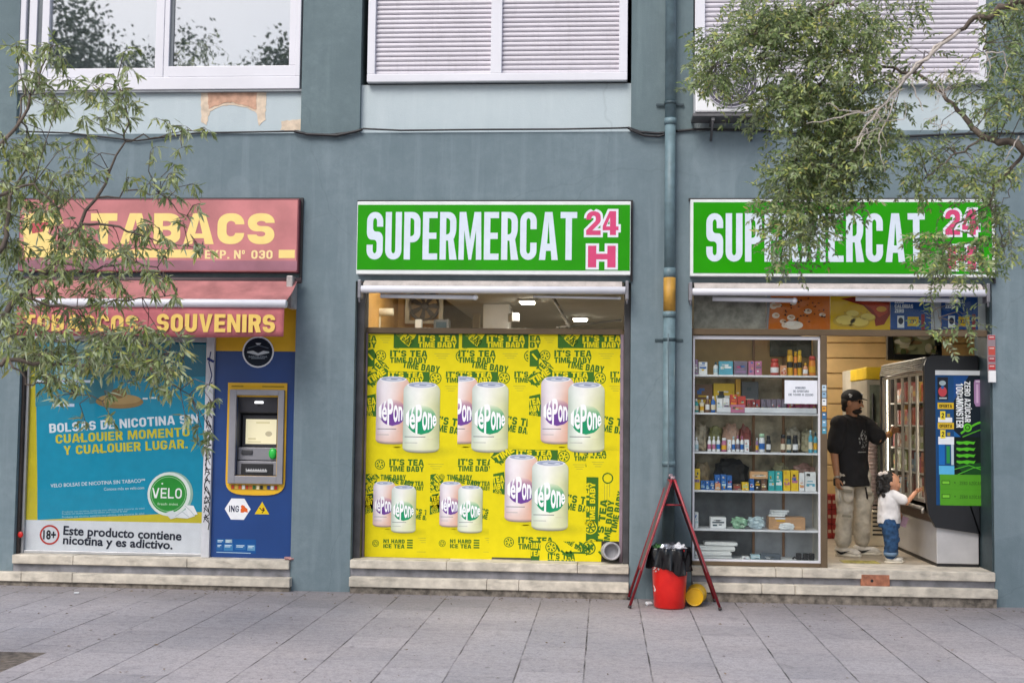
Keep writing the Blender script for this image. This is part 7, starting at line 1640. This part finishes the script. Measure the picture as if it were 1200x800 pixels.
spots = [(18, 55, 16, 22), (30, 66, 14, 16), (22, 92, 15, 16), (62, 52, 18, 26), (72, 68, 18, 30), (45, 88, 16, 16), (32, 112, 14, 12), (84, 92, 14, 16), (64, 118, 16, 26), (52, 122, 14, 18), (106, 106, 15, 16), (126, 88, 14, 14), (140, 104, 18, 28), (152, 122, 16, 22), (130, 124, 16, 20), (112, 140, 14, 14), (98, 136, 13, 14), (150, 140, 12, 10), (98, 162, 16, 20), (104, 180, 12, 10), (190, 138, 10, 7), (208, 148, 13, 10), (222, 152, 11, 10), (240, 149, 8, 6), (176, 178, 13, 10), (212, 172, 7, 4), (84, 186, 12, 10),
 (6, 165, 22, 26), (12, 190, 24, 34), (28, 182, 20, 26), (36, 205, 22, 30), (10, 218, 24, 34), (30, 232, 22, 30), (58, 200, 16, 18), (66, 222, 20, 28), (50, 240, 20, 28), (84, 208, 14, 14), (96, 196, 12, 10), (112, 206, 12, 8),
 (178, 214, 14, 14), (196, 202, 14, 18), (206, 192, 10, 9), (222, 216, 14, 14), (190, 228, 12, 12), (204, 232, 10, 9), (236, 236, 11, 10), (150, 212, 10, 7),
 (10, 250, 22, 26), (40, 262, 18, 16), (8, 285, 22, 26), (30, 290, 16, 14), (72, 282, 18, 20), (94, 268, 18, 22), (110, 282, 18, 22), (88, 296, 16, 18), (66, 306, 16, 14), (122, 262, 12, 10), (132, 292, 16, 16), (150, 300, 14, 14), (164, 264, 14, 14), (184, 268, 14, 15), (178, 284, 11, 8), (202, 284, 11, 8), (226, 280, 13, 11), (240, 292, 10, 9), (214, 262, 10, 7),
 (10, 320, 24, 26), (40, 324, 20, 20), (76, 322, 18, 18), (112, 318, 18, 20), (140, 326, 16, 16), (170, 318, 14, 14), (192, 322, 14, 14), (204, 344, 13, 15), (182, 340, 11, 8), (20, 350, 24, 26), (58, 352, 20, 20), (96, 350, 18, 16), (130, 352, 18, 18), (152, 346, 12, 9),
 (8, 380, 26, 32), (40, 380, 24, 28), (72, 384, 20, 22), (104, 378, 18, 20), (134, 384, 20, 26), (160, 394, 18, 22), (122, 402, 20, 24), (186, 386, 14, 13), (206, 396, 16, 16), (214, 412, 14, 12), (24, 408, 24, 30), (56, 412, 22, 26), (88, 410, 18, 20), (150, 416, 20, 26), (176, 424, 18, 22), (134, 432, 18, 22), (106, 434, 14, 12), (200, 432, 15, 15), (220, 440, 12, 9), (62, 440, 13, 10), (44, 430, 15, 13), (184, 452, 14, 12), (204, 458, 12, 9), (150, 450, 14, 12), (124, 456, 12, 9), (68, 466, 10, 8), (96, 452, 10, 7), (228, 466, 9, 7), (248, 470, 12, 13), (244, 452, 8, 6), (238, 500, 10, 8), (232, 522, 13, 11), (246, 510, 8, 5), (100, 490, 9, 7), (128, 486, 9, 6), (216, 486, 9, 6)]
fill(spots, -3.45, .42, .08, .0165)
dense = [(random.uniform(-5, 90), random.uniform(160, 245), 20, 20) for _ in range(12)]+[(random.uniform(-5, 205), random.uniform(345, 430), 19, 20) for _ in range(30)]+[(random.uniform(-5, 60), random.uniform(250, 350), 20, 18) for _ in range(10)]+[(random.uniform(60, 190), random.uniform(262, 345), 15, 14) for _ in range(20)]+[(random.uniform(45, 210), random.uniform(415, 455), 13, 12) for _ in range(16)]+[(random.uniform(20, 165), random.uniform(48, 140), 14, 14) for _ in range(12)]
fill(dense, -3.45, .5, .08, .0165)
# a further crown above the frame keeps the tree whole
for i in range(24): tuft(Vector((TLx-1.3+random.gauss(0, .4), TLy-.2+random.gauss(0, .4), random.uniform(4.6, 6.4))), .3, 22, .085, .017)
W_.build('trunk', BARK, tl); LV.build('crown', LEAF_L, tl)

# ---- right tree: small paired leaflets, a dead grey branch in front
random.seed(202); NODES = []; W_ = MB(); LV = Leaves()
TRx, TRy = 4.35, -3.9
tr_ = thing('street_tree', (TRx, TRy, 0), 'street tree with small grey green leaflets and a bare dead branch over the right sign', 'tree')
q = wig([Vector((TRx, TRy, -.05)), Vector((TRx+.05, TRy, 1.5)), Vector((TRx, TRy+.05, 2.9)), Vector((TRx-.1, TRy+.1, 4.3)), Vector((TRx-.1, TRy, 6.0))], 3, .015); W_.tube(q, taper(len(q), .13, .04), 12); W_.tube([Vector((TRx, TRy, -.05)), Vector((TRx, TRy, .15))], [.18, .13], 12)
f0 = Vector((TRx, TRy+.05, 2.95)); f1 = Vector((TRx-.06, TRy+.1, 3.9)); f2 = Vector((TRx-.1, TRy+.05, 4.6))
limb([f1]+px3([(1230, -10), (1180, 11), (1148, 19), (1124, 36)], -3.7, .2), .035, .013)
limb(px3([(1124, 36), (1095, 58), (1070, 84), (1052, 102)], -3.5, .1), .014, .009)
limb([f0]+px3([(1240, 190), (1192, 168), (1152, 160), (1128, 134), (1106, 112)], -3.6, .2), .034, .012)
limb(px3([(1106, 112), (1092, 96), (1050, 80), (990, 62), (930, 60), (880, 70)], -3.4, .2), .014, .004)
limb([f2]+px3([(1160, -60), (1080, -30), (1000, -5), (940, 20), (890, 40), (850, 60), (830, 85)], -3.6, .4), .03, .004)
limb(px3([(990, 62), (960, 100), (940, 150), (930, 200), (925, 250), (915, 300)], -3.3, .1), .010, .003)
limb(px3([(930, 200), (965, 245), (985, 275)], -3.25), .005, .002)
limb(px3([(930, 60), (900, 90), (880, 120), (850, 110), (825, 95)], -3.2), .008, .003)
limb(px3([(1050, 80), (1010, 110), (985, 140), (985, 190)], -3.3), .008, .003)
limb([f0]+px3([(1230, 150), (1200, 180), (1168, 216), (1160, 240)], -3.5, .1), .018, .008)
limb(px3([(1160, 240), (1120, 262), (1108, 290), (1098, 320), (1092, 350), (1100, 372)], -3.4), .006, .002)
limb(px3([(1160, 240), (1172, 270), (1178, 300)], -3.4), .006, .002)
limb(px3([(1108, 290), (1090, 284), (1076, 290)], -3.4), .004, .002)
limb(px3([(1152, 160), (1120, 180), (1095, 200), (1086, 215)], -3.5), .008, .003)
limb(px3([(1178, 195), (1184, 214), (1182, 232), (1170, 236), (1176, 252)], -3.5), .004, .002)
limb(px3([(1148, 19), (1154, 40), (1152, 62)], -3.6), .005, .003)
def spray(c, rad, n, lf=.042):
    """compound leaves: a thin stalk with paired leaflets"""
    if NODES:
        nd = min(NODES, key=lambda k: (k-c).length)
        if .04 < (nd-c).length < 1.0: W_.tube([nd, (nd+c)/2+rv(.02)+Vector((0, 0, .03)), c], [.0032, .0026, .002], 5)
    for t in range(n):
        d = Vector((random.gauss(0, 1), random.gauss(0, .8), random.gauss(0, .7))).normalized(); p = c+d*rad*random.uniform(.05, .75); L = random.uniform(.10, .17); pts = [p.copy()]; k = random.randint(4, 6); nn = (rv(.6)+Vector((0, -.5, 1))).normalized()
        for i in range(k):
            d = (d+Vector((0, 0, -.13))+rv(.05)).normalized(); p = p+d*L/k; pts.append(p.copy()); sd = d.cross(nn).normalized()
            for s2 in (-1, 1): LV.leaf(p, d*.55+sd*s2*.8+rv(.18)+Vector((0, 0, -.12)), nn+rv(.35), lf*random.uniform(.7, 1.2), lf*.34)
        LV.leaf(p, d, nn, lf*1.1, lf*.36); W_.tube([pts[0], pts[len(pts)//2], pts[-1]], .0011, 3, False)
sp = []
def reg(x0, y0, x1, y1, n, r=22, k=8):
    for i in range(n): sp.append((random.uniform(x0, x1), random.uniform(y0, y1), r*random.uniform(.7, 1.2), k))
reg(860, -10, 1040, 40, 42); reg(835, 30, 960, 88, 40); reg(812, 75, 850, 112, 8, 15, 6); reg(950, 30, 1035, 120, 34); reg(870, 95, 960, 135, 20); reg(888, 118, 930, 148, 9, 16); reg(940, 110, 1030, 160, 34); reg(985, 150, 1048, 195, 15, 18); reg(920, 160, 985, 200, 28); reg(893, 195, 960, 245, 20, 20); reg(950, 195, 1020, 225, 15, 18); reg(905, 240, 945, 280, 11, 16, 6); reg(905, 280, 935, 315, 7, 13, 5); reg(945, 240, 975, 290, 9, 15, 5); reg(878, 235, 905, 275, 5, 12, 4); reg(985, 225, 1006, 250, 3, 12, 4)
reg(818, 30, 850, 70, 5, 14, 4); reg(1035, -8, 1090, 18, 6, 15, 5); reg(1050, 50, 1100, 95, 5, 14, 4); reg(1135, 95, 1165, 135, 6, 13, 5); reg(1160, -10, 1215, 60, 16, 20, 8); reg(1170, 60, 1215, 125, 11, 20, 7); reg(1110, 70, 1160, 100, 5, 14, 4); reg(1155, 120, 1210, 165, 7, 16, 5); reg(1070, 160, 1130, 185, 8, 15, 5); reg(1062, 195, 1100, 225, 6, 14, 6); reg(1115, 190, 1190, 215, 11, 15, 6); reg(1140, 235, 1180, 258, 6, 13, 6); reg(1078, 275, 1110, 310, 8, 13, 6); reg(1110, 280, 1150, 325, 9, 14, 6); reg(1155, 265, 1188, 310, 7, 14, 5); reg(1095, 322, 1130, 336, 3, 9, 3); reg(1110, 368, 1132, 384, 3, 9, 4); reg(1085, 384, 1120, 394, 2, 9, 3); reg(1035, 110, 1070, 170, 5, 13, 4)
for (x, y, r, k) in sp:
    if 838 < x < 893 and y > 88 and random.random() < .85: continue
    c = at(x, y, -3.35+random.uniform(-.45, .4)); spray(c, r*scl(x, y, -3.35), k)
for i in range(130): spray(Vector((TRx+.2+random.gauss(0, .8), TRy+random.gauss(-.1, .7), random.uniform(4.5, 6.8))), .35, 9, .05)
W_.build('trunk', BARK, tr_); LV.build('crown', LEAF_R, tr_)
# the dead grey branch with bare twigs
W_ = MB(); D = lambda pts, a, b, Y=-4.0: W_.tube(wig(px3(pts, Y), 3, .006), taper(3*(len(pts)-1)+1, a, b), 6)
D([(1124, 36), (1095, 60), (1068, 85), (1053, 102), (1030, 128), (1010, 155), (1000, 178)], .012, .003)
D([(1104, 50), (1080, 72), (1056, 96), (1044, 114)], .010, .004, -3.96)
D([(1053, 102), (1050, 112), (1040, 140), (1030, 158), (1031, 178), (1037, 202)], .006, .002)
D([(1030, 128), (1005, 132), (985, 138), (962, 143), (945, 145)], .006, .002); D([(1014, 134), (990, 130), (975, 122), (968, 124)], .004, .002)
D([(1066, 88), (1072, 104), (1080, 122), (1082, 130)], .005, .002); D([(1066, 92), (1076, 96), (1090, 94)], .003, .0015)
D([(1027, 132), (1032, 142), (1045, 142), (1060, 140), (1062, 128), (1060, 118)], .004, .0015); D([(1040, 100), (1053, 106), (1062, 104)], .003, .0015)
D([(1053, 88), (1054, 98)], .004, .003); D([(1106, 112), (1100, 98), (1104, 86), (1112, 92), (1114, 104), (1106, 112)], .003, .002); D([(1106, 112), (1096, 106), (1090, 114)], .003, .0015); D([(1104, 112), (1106, 90), (1108, 80)], .004, .0015)
D([(1155, 62), (1168, 62), (1178, 64), (1180, 78), (1176, 92), (1170, 98)], .005, .002); D([(1156, 62), (1160, 80), (1156, 96)], .004, .0015); D([(1150, 76), (1168, 66)], .003, .002); D([(1090, 140), (1100, 150), (1112, 142), (1116, 148)], .003, .0015)
D([(1004, 168), (1010, 160), (1030, 150), (1038, 165), (1040, 172)], .003, .0015); D([(996, 176), (1004, 172), (1010, 160), (1016, 150)], .003, .002); D([(1194, 160), (1188, 172), (1176, 190)], .004, .002)
for i in range(26):
    t = random.random(); x, y = 1060-60*t+random.uniform(-8, 8), 95+75*t+random.uniform(-8, 8); a = random.uniform(1.4, 3.6); l = random.uniform(10, 26); D([(x, y), (x+l*.5*math.cos(a)+3, y+l*.5*math.sin(a)), (x+l*math.cos(a), y+l*math.sin(a)+3)], .0024, .001, -4.0+random.uniform(-.1, .1))
for i in range(22):
    x, y = random.uniform(1085, 1125), random.uniform(75, 150); a = random.uniform(.5, 2.8); l = random.uniform(8, 22); D([(x, y), (x+l*.5*math.cos(a)+2, y+l*.5*math.sin(a)), (x+l*math.cos(a), y+l*math.sin(a))], .002, .001, -3.95+random.uniform(-.1, .1))
W_.build('dead_branch', BARKL, tr_)

# ---- across the street: only their reflections show in the upstairs glass
random.seed(303)
def far_tree(x, y, h, r, label):
    t = thing('plane_tree', (x, y, 0), label, 'tree'); m = MB(); q = wig([Vector((x, y, -.05)), Vector((x+.1, y, h*.3)), Vector((x, y, h*.55)), Vector((x, y, h*.9))], 3, .05); m.tube(q, taper(len(q), .22, .03), 10)
    L = Leaves(); cl = []
    for i in range(95):
        d = rv(1).normalized(); k = random.random()**.45; c = Vector((x+d.x*r*k, y+d.y*r*k, h-r*1.05+d.z*r*1.0*k)); cl.append(c)
        if i % 3 == 0: m.tube([Vector((x, y, h*.45)), (Vector((x, y, h*.6))+c)/2, c], [.05, .03, .008], 6)
        for j in range(150): e = rv(.40); L.leaf(c+e, rv(1), rv(1), .15, .10)
    m.build('trunk', BARK, t); L.build('crown', LEAF_F, t)
far_tree(-15.4, -25, 14.4, 3.6, 'rounded tree across the street, dark reflection in the left pane of the upstairs window')
far_tree(-9.3, -25.5, 13.0, 1.7, 'smaller tree across the street, low reflection in the right pane of the upstairs window')
